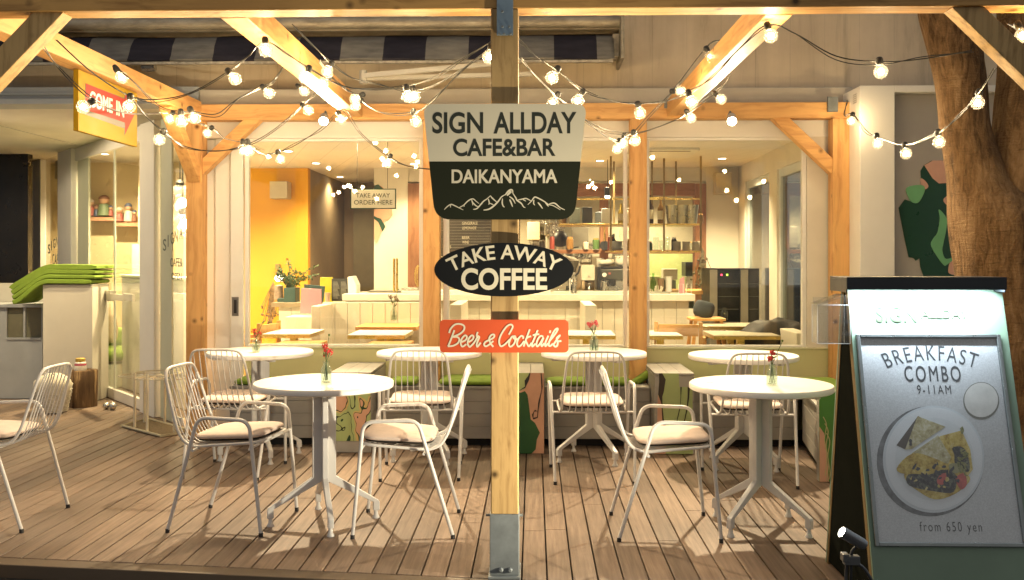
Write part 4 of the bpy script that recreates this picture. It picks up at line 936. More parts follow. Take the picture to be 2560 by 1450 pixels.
# ================================================================ INTERIOR DOWNLIGHTS
DL = 'recessed downlights in the cafe ceiling'
def down(x, y, z, e, lb, spot=125, w=.0):
    t = thing('downlight', lb, 'downlight', (x, y, z), 0, DL)
    MB().lathe([(.055, -.006), (.055, -.001), (.042, -.001), (.042, -.006)], 20, Matrix.Translation((x, y, z)), False, False).build('trim_ring', M_white, t, 40)
    MB().lathe([(.0415, -.003), (.0001, -.0029)], 20, Matrix.Translation((x, y, z)), False, False).build('lens', M_down, t)
    lamp('downlight_lamp', 'SPOT', (x, y, z - .012), e, INW, .04, (x, y, 0), spot, .7, parent=t)
for k, (px, y, e) in enumerate(((790, 10.6, 1.0), (1035, 10.7, .75), (1500, 10.4, 1.6), (1805, 10.2, 1.7), (1290, 9.0, 1.2), (900, 8.6, .7), (1690, 8.6, 1.2), (720, 9.4, .45))):
    down(X(px, y), y, ZC, DOWN * e, ['ceiling downlight before the yellow wall', 'ceiling downlight before the white marbled wall', 'ceiling downlight over the coffee machine', 'ceiling downlight near the white end wall', 'ceiling downlight behind the cafe sign', 'ceiling downlight over the first window table', 'ceiling downlight over the third window table', 'ceiling downlight between yellow wall and sliding door'][k])
for k, (px, y) in enumerate(((1250, 12.5), (1600, 12.7))):
    down(X(px, y), y, ZC, DOWN * 1.6, ['kitchen downlight behind the menu board', 'kitchen downlight over the green splashback'][k], 140)
for k, (x, y) in enumerate(((-3.6, 9.6), (-4.9, 10.9), (-3.29, 8.54))):
    down(x, y, ZS, DOWN * ENTR * [1.0, .9, .9][k], ['downlight in the entrance ceiling over the toy shelves', 'downlight at the far end of the entrance ceiling', 'downlight over the white entrance cabinet'][k], 140)

down(X(850, 12.4), 12.4, ZC, DOWN * .35, 'added downlight brightening the brown passage beyond the doorway', 140)  # extra lamp added only to brighten the passage walls
# ================================================================ LIT SANDWICH BOARD
ab = thing('sandwich_board', 'tall green breakfast sandwich board with a lamp hood and framed poster', 'sandwich board', (1.635, 4.0, 0))
bxl, bxr = 1.315, 1.957; OB = Vector((bxl, 3.73, 0)); VB = Vector((0, .35, 1.25)); VBn = VB.normalized(); NB = Vector((1, 0, 0)).cross(VBn)   # NB: towards the viewer
BMx = lambda o: Matrix(((1, 0, NB.x, o[0]), (0, VBn.y, NB.y, o[1]), (0, VBn.z, NB.z, o[2]), (0, 0, 0, 1)))
def bp(px, py, off=0):     # photo pixel -> coordinates in the board plane
    o = OB + NB * off; q = onplane(px, py, o, NB) - OB
    return (q.x, q.dot(VBn))
M_bgreen = mat('board_green', (.15, .22, .16), .5, 0, .10, 3)
LB = VB.length
b = MB(); b.box(0, bxr - bxl, 0, LB, -.022, 0, BMx(OB)); b.build('front_panel', M_bgreen, ab, bev=.002)
b = MB(); y2, y3 = 4.36, 4.14
for s, xx in ((0, bxl + .004), (1, bxr - .016)):
    b2 = MB(); Myz = Matrix(((0, 0, 1, xx), (1, 0, 0, 0), (0, 1, 0, 0), (0, 0, 0, 1)))
    b2.prism([(3.765, .012), (4.35, .012), (4.135, 1.235), (4.105, 1.235)], .012, Myz); b2.build('side_panel', mat('board_black', (.010, .011, .009), .9, 0, .1, 7, 0, 60, (1, 1, 1), 0), ab)
    b3 = MB(); b3.bar((xx + .006, 4.362, 0), (xx + .006, 4.14, 1.25), .030, .018, (1, 0, 0)); b3.bar((xx + .004, 3.762, 0), (xx + .004, 4.092, 1.235), .030, .018, (1, 0, 0)); b3.build('leg', mat('board_edge_brown', (.16, .11, .05), .7, 0, .2, 9, 0, 60, (1, 1, 1), .2), ab)
b = MB(); b.prism([(4.368, .0), (4.380, .0), (4.157, 1.25), (4.145, 1.25)], bxr - bxl, Matrix(((0, 0, 1, bxl), (1, 0, 0, 0), (0, 1, 0, 0), (0, 0, 0, 1)))); b.build('back_panel', M_bgreen, ab)
M_hood = mat('hood_black', (.022, .026, .032), .4, .2, .1, 8)
hx0, hx1 = X(2112, 4.0), X(2516, 3.98)
b = MB(); b.box(hx0, hx1, 3.975, 3.983, 1.240, 1.292); b.box(hx0, hx1, 3.9832, 4.20, 1.284, 1.292); b.box(hx0, hx0 + .006, 3.9832, 4.20, 1.230, 1.2838); b.box(hx1 - .006, hx1, 3.9832, 4.20, 1.230, 1.2838); b.box(hx0 + .0062, hx1 - .0062, 4.19, 4.20, 1.236, 1.2838)
hd = b.build('lamp_hood', M_hood, ab, bev=.0015)
b = MB(); b.box(hx0 + .02, hx1 - .02, 3.992, 4.006, 1.262, 1.270); b.build('lamp_tube', emit('tube_glow', (.80, .93, 1), 30), hd)
lamp('board_lamp', 'AREA', ((hx0 + hx1) / 2, 4.0, 1.258), BOARD, (.80, .92, 1), hx1 - hx0 - .06, ((hx0 + hx1) / 2, 3.66, .3), sizey=.014, parent=hd)
def btext(body, x0, x1, y0, y1, m, off=.001, bold=.01, **k):
    a = bp(x0, y1, off); c = bp(x1, y0, off); o = OB + Vector((1, 0, 0)) * (a[0] + c[0]) / 2 + VBn * (a[1] + c[1]) / 2 + NB * off
    return text(k.pop('name', 'lettering'), body, c[0] - a[0], c[1] - a[1], BMx(o), m, ab, bold, **k)
M_rl = mat('raised_letter', (.045, .062, .034), .45)
btext('SIGN', 2190, 2287, 764, 806, M_rl, .0004, .012, ext=.003); btext('ALLDAY', 2302, 2418, 774, 796, M_rl, .0004, .012, ext=.003)
# poster in a snap frame
q0 = bp(2138, 836); q1 = bp(2497, 834); q2 = bp(2192, 1366)
u0, u1, v0, v1 = q0[0], q1[0], q2[1], q0[1]
M_frame = mat('snap_frame', (.20, .22, .22), .3, .8, .1, 10)
b = MB(); fw = .016
b.box(u0, u0 + fw, v0, v1, .0003, .014, BMx(OB)); b.box(u1 - fw, u1, v0, v1, .0003, .014, BMx(OB)); b.box(u0 + fw, u1 - fw, v0, v0 + fw, .0003, .014, BMx(OB)); b.box(u0 + fw, u1 - fw, v1 - fw, v1, .0003, .014, BMx(OB))
pf = b.build('poster_frame', M_frame, ab, bev=.003)
t = NT('poster_print'); v = t.coord(); n1 = t.noise(v, 3, 4); n2 = t.noise(v, 160, 3); n3 = t.noise(t.coord((60, 14, 60)), 2, 5, .7)
c = t.mix(.35, t.ramp(n1, [(.3, (.54, .55, .55)), (.7, (.68, .69, .69))]), t.ramp(n2, [(.35, (.42, .43, .44)), (.7, (.80, .81, .81))]))
c = t.mix(t.ramp(n3, [(.66, (0, 0, 0)), (.72, (.4, .4, .4))]), c, (.72, .73, .73)); t.bsdf(c, .5); M_poster = t.m
b = MB(); b.box(u0 + fw, u1 - fw, v0 + fw, v1 - fw, .0002, .0025, BMx(OB)); po_ = b.build('poster', M_poster, ab)
M_ink = mat('poster_ink', (.06, .065, .07), .6)
def bflat(px, m, z, name='print', dz=.0003):
    pts = [bp(a, c, .003) for a, c in px]
    ar = sum(pts[i][0] * pts[(i + 1) % len(pts)][1] - pts[(i + 1) % len(pts)][0] * pts[i][1] for i in range(len(pts)))
    q = MB(); q.prism(pts if ar > 0 else pts[::-1], dz, BMx(OB + NB * z)); o = q.build(name, m, po_); return o
ell = lambda cx, cy_, rx, ry, n=56: [(cx + rx * math.cos(2 * PI * k / n), cy_ + ry * math.sin(2 * PI * k / n)) for k in range(n)]
kz = lambda L_: [(2000 + a / 3.2214, 1000 + c / 3.2214) for a, c in L_]
M_pl = mat('print_plate', (.78, .80, .81), .5, 0, .05, 8); M_pl2 = mat('print_plate_rim', (.66, .70, .72), .5)
bflat(ell(2326, 1153, 134, 138), mat('print_shade', (.17, .175, .18), .6, 0, .5, 20), .0027, 'printed_shade')
bflat(ell(2334, 1148, 127, 134), M_pl2, .0031, 'printed_plate'); bflat(ell(2335, 1147, 121, 128), M_pl, .0035, 'printed_plate'); bflat(ell(2336, 1148, 98, 104), mat('print_plate_well', (.72, .75, .76), .5), .0039, 'printed_plate')
bflat(kz([(775, 365), (950, 128), (1000, 160), (850, 400)]), mat('print_crust', (.10, .085, .07), .6), .0043, 'printed_toast')
def food(name, a, b_, c_, s1=22, s2=90):
    t = NT(name); v = t.coord(); f = t.math('ADD', t.math('MULTIPLY', t.noise(v, s1, 3, .6, .8), .6), t.math('MULTIPLY', t.noise(v, s2, 3, .7), .4))
    t.bsdf(t.ramp(f, [(.36, a), (.5, b_), (.62, c_)]), .6); return t.m
M_toast = food('print_toast', (.34, .28, .13), (.56, .50, .28), (.72, .68, .50), 30, 120); M_egg = food('print_egg', (.34, .20, .03), (.62, .46, .10), (.75, .62, .25), 20, 80)
bflat(kz([(845, 400), (945, 130), (1170, 215), (900, 395)]), M_toast, .0047, 'printed_toast')
bflat(kz([(900, 430), (1130, 290), (1300, 245), (1370, 400), (1390, 560), (1330, 640), (1180, 560), (960, 470)]), M_egg, .0047, 'printed_omelette')
bflat(kz([(905, 425), (1110, 285), (1215, 460), (1190, 515)]), M_toast, .0051, 'printed_toast')
bflat(cr(kz([(775, 555), (905, 430), (1080, 470), (1190, 530), (1150, 580), (880, 600)])), M_egg, .0055, 'printed_omelette')
bflat(cr(kz([(845, 590), (1000, 590), (1180, 560), (1340, 600), (1360, 660), (1240, 760), (1080, 800), (930, 720), (860, 660)])), M_egg, .0051, 'printed_omelette')
M_dk = food('print_dark_greens', (.015, .014, .018), (.05, .05, .05), (.22, .23, .16), 35, 130)
bflat(cr(kz([(870, 600), (1040, 600), (1150, 560), (1250, 600), (1235, 740), (1080, 735), (880, 690)])), M_dk, .0059, 'printed_filling')
bflat(cr(kz([(1225, 385), (1290, 375), (1340, 420), (1365, 540), (1340, 580), (1250, 520), (1240, 440)])), M_dk, .0059, 'printed_filling')
bflat(cr(kz([(1200, 520), (1260, 510), (1300, 550), (1260, 590), (1205, 570)])), mat('print_potato', (.34, .32, .16), .6, 0, .2, 50), .0063, 'printed_filling')
M_tom = mat('print_tomato', (.55, .12, .10), .6, 0, .3, 40)
bflat(cr(kz([(1100, 650), (1130, 600), (1190, 590), (1180, 660), (1120, 685)])), M_tom, .0066, 'printed_tomato'); bflat(cr(kz([(1250, 630), (1320, 590), (1340, 680), (1290, 720)])), M_tom, .0066, 'printed_tomato')
rn = random.Random(77); M_fl = [food('print_leaf_%d' % k, a, b_, c_, 40, 140) for k, (a, b_, c_) in enumerate((((.02, .02, .03), (.05, .05, .06), (.10, .10, .09)), ((.10, .12, .03), (.22, .22, .07), (.36, .34, .16)), ((.42, .30, .06), (.60, .46, .14), (.74, .64, .34))))]
for k in range(46):
    if k % 3 == 0: cx_, cy_ = 2335 + rn.gauss(0, 34), 1195 + rn.gauss(0, 16)
    elif k % 3 == 1: cx_, cy_ = 2403 + rn.gauss(0, 9), 1150 + rn.gauss(0, 18)
    else: cx_, cy_ = 2340 + rn.gauss(0, 40), 1180 + rn.gauss(0, 30)
    a0 = rn.uniform(0, PI); r1, r2 = rn.uniform(4, 11), rn.uniform(2, 5); pl = []
    for j in range(9):
        q = 2 * PI * j / 9; rr = 1 + .3 * rn.uniform(-1, 1); ex, ey = r1 * math.cos(q) * rr, r2 * math.sin(q) * rr; pl.append((cx_ + ex * math.cos(a0) - ey * math.sin(a0), cy_ + ex * math.sin(a0) + ey * math.cos(a0)))
    bflat(pl, M_fl[(0, 1, 2, 0, 1, 0)[k % 6]], .0070 + .00002 * k, 'printed_filling', .0002)
for k in range(5):      # grill lines on the toast
    a = 2290 + 14 * k; bflat([(a, 1120 - 6 * k), (a + 3, 1119 - 6 * k), (a + 26, 1075 + 12 * k - 8 * k), (a + 23, 1076 + 12 * k - 8 * k)], M_toast, .0095, 'printed_toast', .0002) if False else None
bflat(ell(2453, 1002, 45, 47), mat('print_cup_rim', (.20, .20, .17), .5), .0027, 'printed_cup'); bflat(ell(2453, 1000, 42, 43), mat('print_foam', (.70, .68, .63), .6, 0, .12, 14), .0031, 'printed_cup')
btext('BREAKFAST', 2207, 2441, 863, 901, M_ink, .0029, .0, arc=.52, space=1.25, name='printed_lettering'); btext('COMBO', 2263, 2399, 915, 954, M_ink, .0029, .006, space=1.3, name='printed_lettering'); btext('9-11AM', 2294, 2376, 963, 985, M_ink, .0029, .0, space=1.3, name='printed_lettering'); btext('from 650 yen', 2301, 2453, 1305, 1336, M_ink, .0029, .0, space=1.3, name='printed_lettering')
b = MB(); b.box(u0 + fw, u1 - fw, v0 + fw, v1 - fw, .0085, .0105, BMx(OB)); b.build('poster_cover', glass('poster_film', (.96, .97, .98), .05, .03), ab)
# clear leaflet holder on the board's side
bh = thing('leaflet_holder', 'empty clear acrylic leaflet holder fixed to the side of the lit board', 'leaflet holder', P(2072, 860, 4.06))
yf_ = 4.03; hx0_, hx1_, hz0, hz1 = X(2043, yf_), bxl - .003, Z(858, yf_), Z(762, yf_)
b = MB(); b.box(hx0_, hx0_ + .003, yf_, yf_ + .075, hz0, hz1); b.box(hx0_ + .0032, hx1_, yf_, yf_ + .003, hz0, hz1); b.box(hx0_ + .0032, hx1_, yf_ + .072, yf_ + .075, hz0, hz1 + .03); b.box(hx0_ + .0032, hx1_, yf_ + .0032, yf_ + .0718, hz0, hz0 + .003); b.build('box', M_acry, bh)
b = MB(); Mr = Matrix.Translation((hx0_ - .004, yf_ - .006, hz1 + .004)) @ Matrix.Rotation(R(-20), 4, 'Y'); b.box(0, .115, 0, .085, 0, .003, Mr); b.box(0, .115, 0, .003, -.010, -.0002, Mr); b.build('lid', M_acry, bh)
b = MB()
for zz in (.035, .085): b.box(hx1_ - .035, hx1_, yf_ - .006, yf_ - .003, hz0 + zz, hz0 + zz + .015)
b.box(hx1_ - .03, hx1_ + .002, yf_ - .006, yf_ - .003, hz1 + .01, hz1 + .04); b.build('bracket', M_acry, bh)
M_edge = mat('acrylic_edge', (.70, .72, .72), .2)
b = MB(); e = .0018
for xx in (hx0_, hx1_ - e): 
    for yy in (yf_ - .002, yf_ + .076): b.box(xx, xx + e, yy, yy + e, hz0, hz1)
for zz in (hz0, hz1): b.box(hx0_, hx1_, yf_ - .002, yf_ - .0005, zz, zz + e)
b.build('edge', M_edge, bh)
# clamp spotlight
cl = P(2130, 1345, 3.70); sp_ = thing('clamp_spotlight', 'small lit clamp spotlight aimed upwards, standing before the board', 'spotlight', (cl.x, cl.y, 0))
dl = Vector((-.84, -.10, .50)).normalized(); M = Matrix.Translation(cl) @ dl.to_track_quat('Z', 'Y').to_matrix().to_4x4()
M_spot = mat('spot_grey', (.10, .105, .11), .35, .3)
MB().lathe([(.006, -.062), (.019, -.058), (.022, -.045), (.022, .028), (.0225, .030), (.0225, .048), (.020, .048), (.0195, .038)], 22, M, True, False).build('lamp_head', M_spot, sp_, 40)
MB().lathe([(.0194, .038), (.0001, .0385)], 22, M, False, False).build('lens', emit('spot_glow', (1, .92, .72), 60), sp_)
cb_ = P(2128, 1400, 3.70)
b = MB(); b.tube([cl - dl * .02 + Vector((0, 0, -.02)), cl + Vector((.0, 0, -.05)), (cb_.x, cb_.y, cb_.z + .02)], .006, 8); b.build('neck', M_black, sp_, 60)
b = MB(); b.box(cb_.x - .03, cb_.x + .03, cb_.y - .016, cb_.y + .016, cb_.z - .016, cb_.z + .018, ); b.box(cb_.x - .036, cb_.x - .012, cb_.y - .02, cb_.y + .02, cb_.z - .004, cb_.z + .026); b.build('clamp', M_spot, sp_, bev=.003)
fl_ = P(2105, 1460, 3.66)
b = MB(); b.tube(curve([(cb_.x - .015, cb_.y, cb_.z - .012), (cb_.x - .02, cb_.y, cb_.z - .06), (fl_.x + .01, fl_.y, .02), (fl_.x - .06, fl_.y - .05, .008)], 5), .0065, 8); b.tube(curve([(cb_.x, cb_.y, cb_.z - .014), (cb_.x + .05, cb_.y - .01, cb_.z - .035), (cb_.x + .13, cb_.y - .04, .03), (cb_.x + .16, cb_.y - .06, .008)], 5), .0065, 8); b.tube([(cb_.x, cb_.y, cb_.z - .012), (cb_.x, cb_.y + .02, .008)], .006, 8)
b.build('stand', M_black, sp_, 60)
lamp('spot_lamp', 'SPOT', cl + dl * .05, SPOTL, (1, .87, .62), .012, cl + dl * 2 + Vector((.0, .45, .0)), 122, 1.0, parent=sp_)

# ================================================================ TREE
tr = thing('tree', 'smooth brown forked tree trunk rising behind the lit sandwich board', 'tree', (X(2520, 5.9), 5.9, 0))
def bark():
    t = NT('bark'); v = t.coord(); n = t.noise(t.coord((1.2, 1.2, .8)), 2.4, 6, .65); h = t.noise(t.coord((5, 5, 55)), 1.2, 4, .6, .6); f = t.noise(v, 70, 4, .7); l = t.noise(t.coord((26, 26, 5)), 1.1, 5, .65, 1.0)
    c = t.ramp(t.math('MULTIPLY_ADD', l, .5, t.math('MULTIPLY', n, .5)), [(.38, (.060, .034, .016)), (.5, (.165, .098, .046)), (.62, (.26, .165, .085))])
    c = t.mix(t.ramp(f, [(.60, (0, 0, 0)), (.72, (.55, .55, .55))]), c, (.22, .16, .095))
    c = t.mix(t.ramp(h, [(.60, (0, 0, 0)), (.68, (.35, .35, .35))]), c, (.035, .023, .013))
    t.bsdf(c, .9, 0, .2, t.math('ADD', t.math('MULTIPLY', l, 1.4), t.math('ADD', h, f)), .012, .9); return t.m
M_bark = bark()
def limb(m, rows, n=72, seed=0):
    # rows: (px left, px right, py or z) at depth Y ; lumpy cross-section
    cs_ = []
    for l, r_, py, Y, isz in rows:
        z = py if isz else Z(py, Y); xl, xr = X(l, Y), X(r_, Y); cs_.append(((xl + xr) / 2, Y, z, (xr - xl) / 2))
    fine = []
    for i in range(len(cs_) - 1):
        a, b_, c, d = [Vector(cs_[max(0, min(len(cs_) - 1, j))]) for j in (i - 1, i, i + 1, i + 2)]
        for k in range(8):
            t_ = k / 8; fine.append(.5 * ((2 * b_) + (c - a) * t_ + (2 * a - 5 * b_ + 4 * c - d) * t_ ** 2 + (3 * b_ - a - 3 * c + d) * t_ ** 3))
    fine.append(Vector(cs_[-1])); vs = []
    for p in fine:
        for k in range(n):
            a = 2 * PI * k / n; q = noise_at((math.cos(a) * 1.1 + seed, math.sin(a) * 1.1, p[2] * 1.3)); q2 = noise_at((math.cos(a) * 3.3 + seed, math.sin(a) * 3.3, p[2] * 3.5))
            rr = p[3] * (1 + .07 * q + .035 * q2 + .012 * noise_at((math.cos(a) * 9 + seed, math.sin(a) * 9, p[2] * 8))); vs.append((p[0] + rr * math.cos(a), p[1] + rr * .95 * math.sin(a), p[2]))
    N = len(fine); fs = [(i * n + k, i * n + (k + 1) % n, (i + 1) * n + (k + 1) % n, (i + 1) * n + k) for i in range(N - 1) for k in range(n)]
    fs += [tuple(range(n))[::-1], tuple((N - 1) * n + k for k in range(n))]
    m.add(vs, fs)
from mathutils import noise as _nz
noise_at = lambda p: _nz.noise(Vector(p))
m = MB(); Yt = 5.9
limb(m, [(2352, 2760, -.25, Yt, 1), (2395, 2700, .25, Yt, 1), (2398, 2680, 860, Yt, 0), (2390, 2650, 700, Yt, 0), (2376, 2640, 560, Yt, 0), (2372, 2530, 455, Yt, 0), (2354, 2475, 330, Yt, 0), (2337, 2462, 200, Yt, 0), (2300, 2440, 40, Yt, 0), (2268, 2400, -160, Yt, 0), (2190, 2310, -600, Yt, 0)])
limb(m, [(2420, 2660, 760, Yt + .03, 0), (2436, 2664, 640, Yt + .03, 0), (2452, 2668, 520, Yt + .03, 0), (2466, 2672, 440, Yt + .03, 0), (2484, 2680, 350, Yt + .04, 0), (2494, 2690, 230, Yt + .05, 0), (2500, 2700, 60, Yt + .08, 0), (2510, 2700, -160, Yt + .1, 0), (2560, 2720, -600, Yt + .15, 0)], seed=4)
m.build('trunk', M_bark, tr, 70)
# ================================================================ LEFT COUNTER, CUSHION STACK, STUMP, BASKET, PLANT STAND
M_whm = mat('matt_white_board', (.55, .52, .45), .6, 0, .05, 3); M_blg = mat('blue_grey_board', (.40, .42, .42), .6, 0, .08, 4)
Yp = 9.05
lc = thing('service_counter', 'low white outdoor counter with two grey pigeonholes and a tall white end panel', 'counter', (X(60, Yp), Yp, 0))
b = MB(); b.box(X(107, Yp), X(231, Yp), Yp, Yp + .35, .003, Z(712, Yp)); b.build('end_panel', M_whm, lc, bev=.004)
Yq = 9.26; Lc = 2.2; CM_ = Matrix.Translation((X(106, Yq), Yq, 0)) @ Matrix.Rotation(PI, 4, 'Z') @ Matrix.Scale(-1, 4, (0, 1, 0))
zt_c = Z(765, Yp + .1)
zt_c = Z(762, Yq); xc = X(106, Yq); px_ = lambda p: X(p, Yq)
b = MB(); b.box(xc - Lc, xc, Yq, Yq + .45, .003, zt_c - .325); b.box(xc - Lc, xc, Yq + .12, Yq + .45, zt_c - .3248, zt_c - .03); b.box(xc - Lc, xc, Yq - .03, Yq + .45, zt_c - .0298, zt_c)
for p0, p1 in ((-700, 17), (58, 63), (103, 106)): b.box(px_(p0), px_(p1), Yq, Yq + .1198, zt_c - .3248, zt_c - .0302)
b.box(px_(17) + .0002, px_(103), Yq - .012, Yq + .10, zt_c - .345, zt_c - .3252)
b.build('cabinet', M_blg, lc, bev=.002)
b = MB(); b.box(px_(17) + .003, px_(58) - .003, Yq + .02, Yq + .035, zt_c - .3246, zt_c - .0304); b.box(px_(63) + .003, px_(103) - .003, Yq + .02, Yq + .035, zt_c - .3246, zt_c - .0304); b.build('pigeonhole_panel', mat('olive_panel', (.17, .16, .10), .6), lc)
b = MB(); b.box(xc - Lc, xc - .1, Yq + .46, Yq + .62, .01, zt_c + .19); b.build('back_ledge', M_whm, lc)
# stack of four bench cushions draped over the panel and sagging to the counter
zp = Z(712, Yp)
labs = ['topmost green bench cushion of the stack draped over the white panel', 'second green cushion from the top of the stack on the white panel', 'third green cushion from the top of the stack on the white panel', 'lowest green cushion of the stack on the white panel']
for k in range(4):
    lv = 3 - k; z0 = zp + .004 + lv * .0465; xr_ = X([245, 242, 241, 232][k], Yp)
    path = [(xr_, z0), (X(150, Yp), z0 + .003), (X(118 + 2 * lv, Yp), z0 + .002), (X(95 + lv * 2, Yp), z0 - .035), (X(70 - lv * 1, Yp), z0 - .115), (X(50 - lv * 3, Yp), z0 - .175), (X(36, Yp), z0 - .195 + .0 * lv)]
    cc = [(p.x, p.y) for p in curve([(a, c, 0) for a, c in path], 6)]
    top = []; bot = []
    for i, (a, c) in enumerate(cc):
        d = Vector(cc[min(len(cc) - 1, i + 1)]) - Vector(cc[max(0, i - 1)]); nn = Vector((d.y, -d.x)).normalized(); nn = nn if nn.y > 0 else -nn
        e = min(i, len(cc) - 1 - i); th = .044 * (1 if e > 1 else (.62, .92)[e]); off_ = (.044 - th) / 2
        bot.append(Vector((a, c)) + nn * off_); top.append(Vector((a, c)) + nn * (off_ + th))
    poly = [tuple(p) for p in bot] + [tuple(p) for p in top[::-1]]
    ar = sum(poly[i][0] * poly[(i + 1) % len(poly)][1] - poly[(i + 1) % len(poly)][0] * poly[i][1] for i in range(len(poly)))
    if ar < 0: poly = poly[::-1]
    q = MB(); q.prism(poly, .40, FACE((0, Yp + .37, 0))); o = q.build('bench_cushion', M_green, None, 50, .012, 3); tag(o, labs[k], 'cushion', 'green cushions stacked on the white end panel')
st_ = thing('tree_stump', 'short brown log stump with stripped bark beside the white panel', 'stump', G(196, 1028))
o = G(196, 1020); m = MB(); vs = []; nn_ = 40
for i, z in enumerate((0.002, .1, .2, .295, .302)):
    for k in range(nn_):
        a = 2 * PI * k / nn_; rr = (.118 + .010 * noise_at((math.cos(a) * 2, math.sin(a) * 2, z * 2)) + .006 * noise_at((math.cos(a) * 7, math.sin(a) * 7, z))) * (1 if i < 4 else .96); vs.append((o.x + rr * math.cos(a), o.y + .1 + rr * math.sin(a), z * 1.12))
m.add(vs, [(i * nn_ + k, i * nn_ + (k + 1) % nn_, (i + 1) * nn_ + (k + 1) % nn_, (i + 1) * nn_ + k) for i in range(4) for k in range(nn_)] + [tuple(4 * nn_ + k for k in range(nn_)), tuple(range(nn_))[::-1]])
t = NT('log_bark'); v = t.coord((14, 14, 1.5)); f = t.noise(v, 1.5, 5, .65); t.bsdf(t.ramp(f, [(.3, (.045, .026, .014)), (.55, (.12, .07, .035)), (.62, (.30, .20, .10)), (.8, (.10, .06, .03))]), .8, 0, .3, f, .006, .8)
m.build('log', t.m, st_, 60)
tin = thing('tin', 'small white tin with a golden lid and red band standing on the stump', 'tin', (o.x - .01, o.y + .06, .34))
Mt = Matrix.Translation((o.x - .01, o.y + .06, .3385)); MB().lathe([(.05, 0), (.052, .003), (.048, .072), (.040, .078)], 24, Mt).build('tin_body', M_white, tin, 40); MB().lathe([(.042, .0785), (.043, .082), (.042, .108), (.036, .112)], 24, Mt).build('lid', mat('gold_lid', (.50, .33, .08), .4, .5), tin, 40); MB().lathe([(.0512, .045), (.0502, .062)], 24, Mt, False, False).build('label_band', mat('red_label', (.40, .05, .10), .5), tin, 40)
bk = thing('basket', 'white-washed wicker basket with crumpled cloth beside the stump', 'basket', G(130, 1032)); o = G(132, 1030); m = MB()
for i in range(13):
    r_ = .115 + .003 * i; m.tube([(o.x + (r_ + .004 * (-1) ** (k + i)) * math.cos(2 * PI * k / 28), o.y + (r_ + .004 * (-1) ** (k + i)) * math.sin(2 * PI * k / 28), .014 + i * .0155) for k in range(28)], .0085, 6, True)
m.build('wicker', mat('white_wicker', (.50, .46, .38), .7, 0, .3, 40), bk, 60)
m = MB(); rn = random.Random(8); vs = []; 
for i in range(9):
    for k in range(30):
        a = 2 * PI * k / 30; h = i / 8; rr = (.150 + .03 * math.sin(PI * h)) * math.cos(h * PI / 2 * .96); vs.append((o.x + (rr + .018 * noise_at((k * .7, i * .8, 1))) * math.cos(a), o.y + (rr + .018 * noise_at((k * .7, i * .8, 5))) * math.sin(a), .19 + .15 * math.sin(h * PI / 2) + .022 * noise_at((k * .6, i, 9))))
m.add(vs, [(i * 30 + k, i * 30 + (k + 1) % 30, (i + 1) * 30 + (k + 1) % 30, (i + 1) * 30 + k) for i in range(8) for k in range(30)] + [tuple(8 * 30 + k for k in range(30))]); m.build('cloth', mat('basket_cloth', (.56, .52, .42), .85, 0, .15, 20), bk, 60)
ds = thing('door_stop', 'pair of shiny round steel door stops at the glass door foot', 'door stop', G(276, 1025)); o = G(276, 1024)
MB().ball((o.x - .035, o.y, .035), .033, 14).ball((o.x + .035, o.y - .03, .035), .036, 14).build('knob', M_steel, ds, 60)
dm = thing('gravel_tray', 'brown coir mat with a pale rim under the wire stand', 'mat', G(400, 1075)); c4 = [G(305, 1068), G(402, 1094), G(482, 1082), G(372, 1051)]
m = MB(); m.add([(p.x, p.y, .001) for p in c4] + [(p.x, p.y, .014) for p in c4], [(3, 2, 1, 0), (4, 5, 6, 7), (0, 1, 5, 4), (1, 2, 6, 5), (2, 3, 7, 6), (3, 0, 4, 7)]); m.build('coir', mat('coir', (.12, .09, .05), .95, 0, .5, 60, .004, 160), dm)
m = MB(); m.tube([(p.x, p.y, .013) for p in c4], .011, 8, True); m.build('rim', mat('mat_rim', (.42, .38, .26), .7), dm)
ws = thing('wire_plant_stand', 'empty thin white wire plant stand of overlapping rings on tall legs', 'plant stand', G(385, 1080)); 
m = MB(); rings = []
for px, py, r_, Yr in ((350, 938, .165, 7.85), (395, 932, .20, 7.95), (425, 944, .15, 7.65), (375, 945, .11, 7.6)):
    c = P(px, py, Yr); rings.append((c, r_)); m.tube([(c.x + r_ * math.cos(2 * PI * k / 48), c.y + r_ * math.sin(2 * PI * k / 48), c.z) for k in range(48)], .0045, 6, True); m.tube([(c.x + (r_ - .025) * math.cos(2 * PI * k / 48), c.y + (r_ - .025) * math.sin(2 * PI * k / 48), c.z - .004) for k in range(48)], .003, 6, True)
m.build('ring_top', mat('stand_cream', (.62, .58, .45), .5), ws, 60)
for px, py, tpy in ((337, 1073, 935), (368, 1083, 938), (436, 1085, 940), (412, 1062, 932), (361, 1060, 932)):
    a = G(px, py); a.z = .015; m = MB(); m.tube([a, (a.x, a.y, Z(tpy, a.y))], [.011, .011], 8); m.build('leg', bpy.data.materials['stand_cream'], ws, 60)

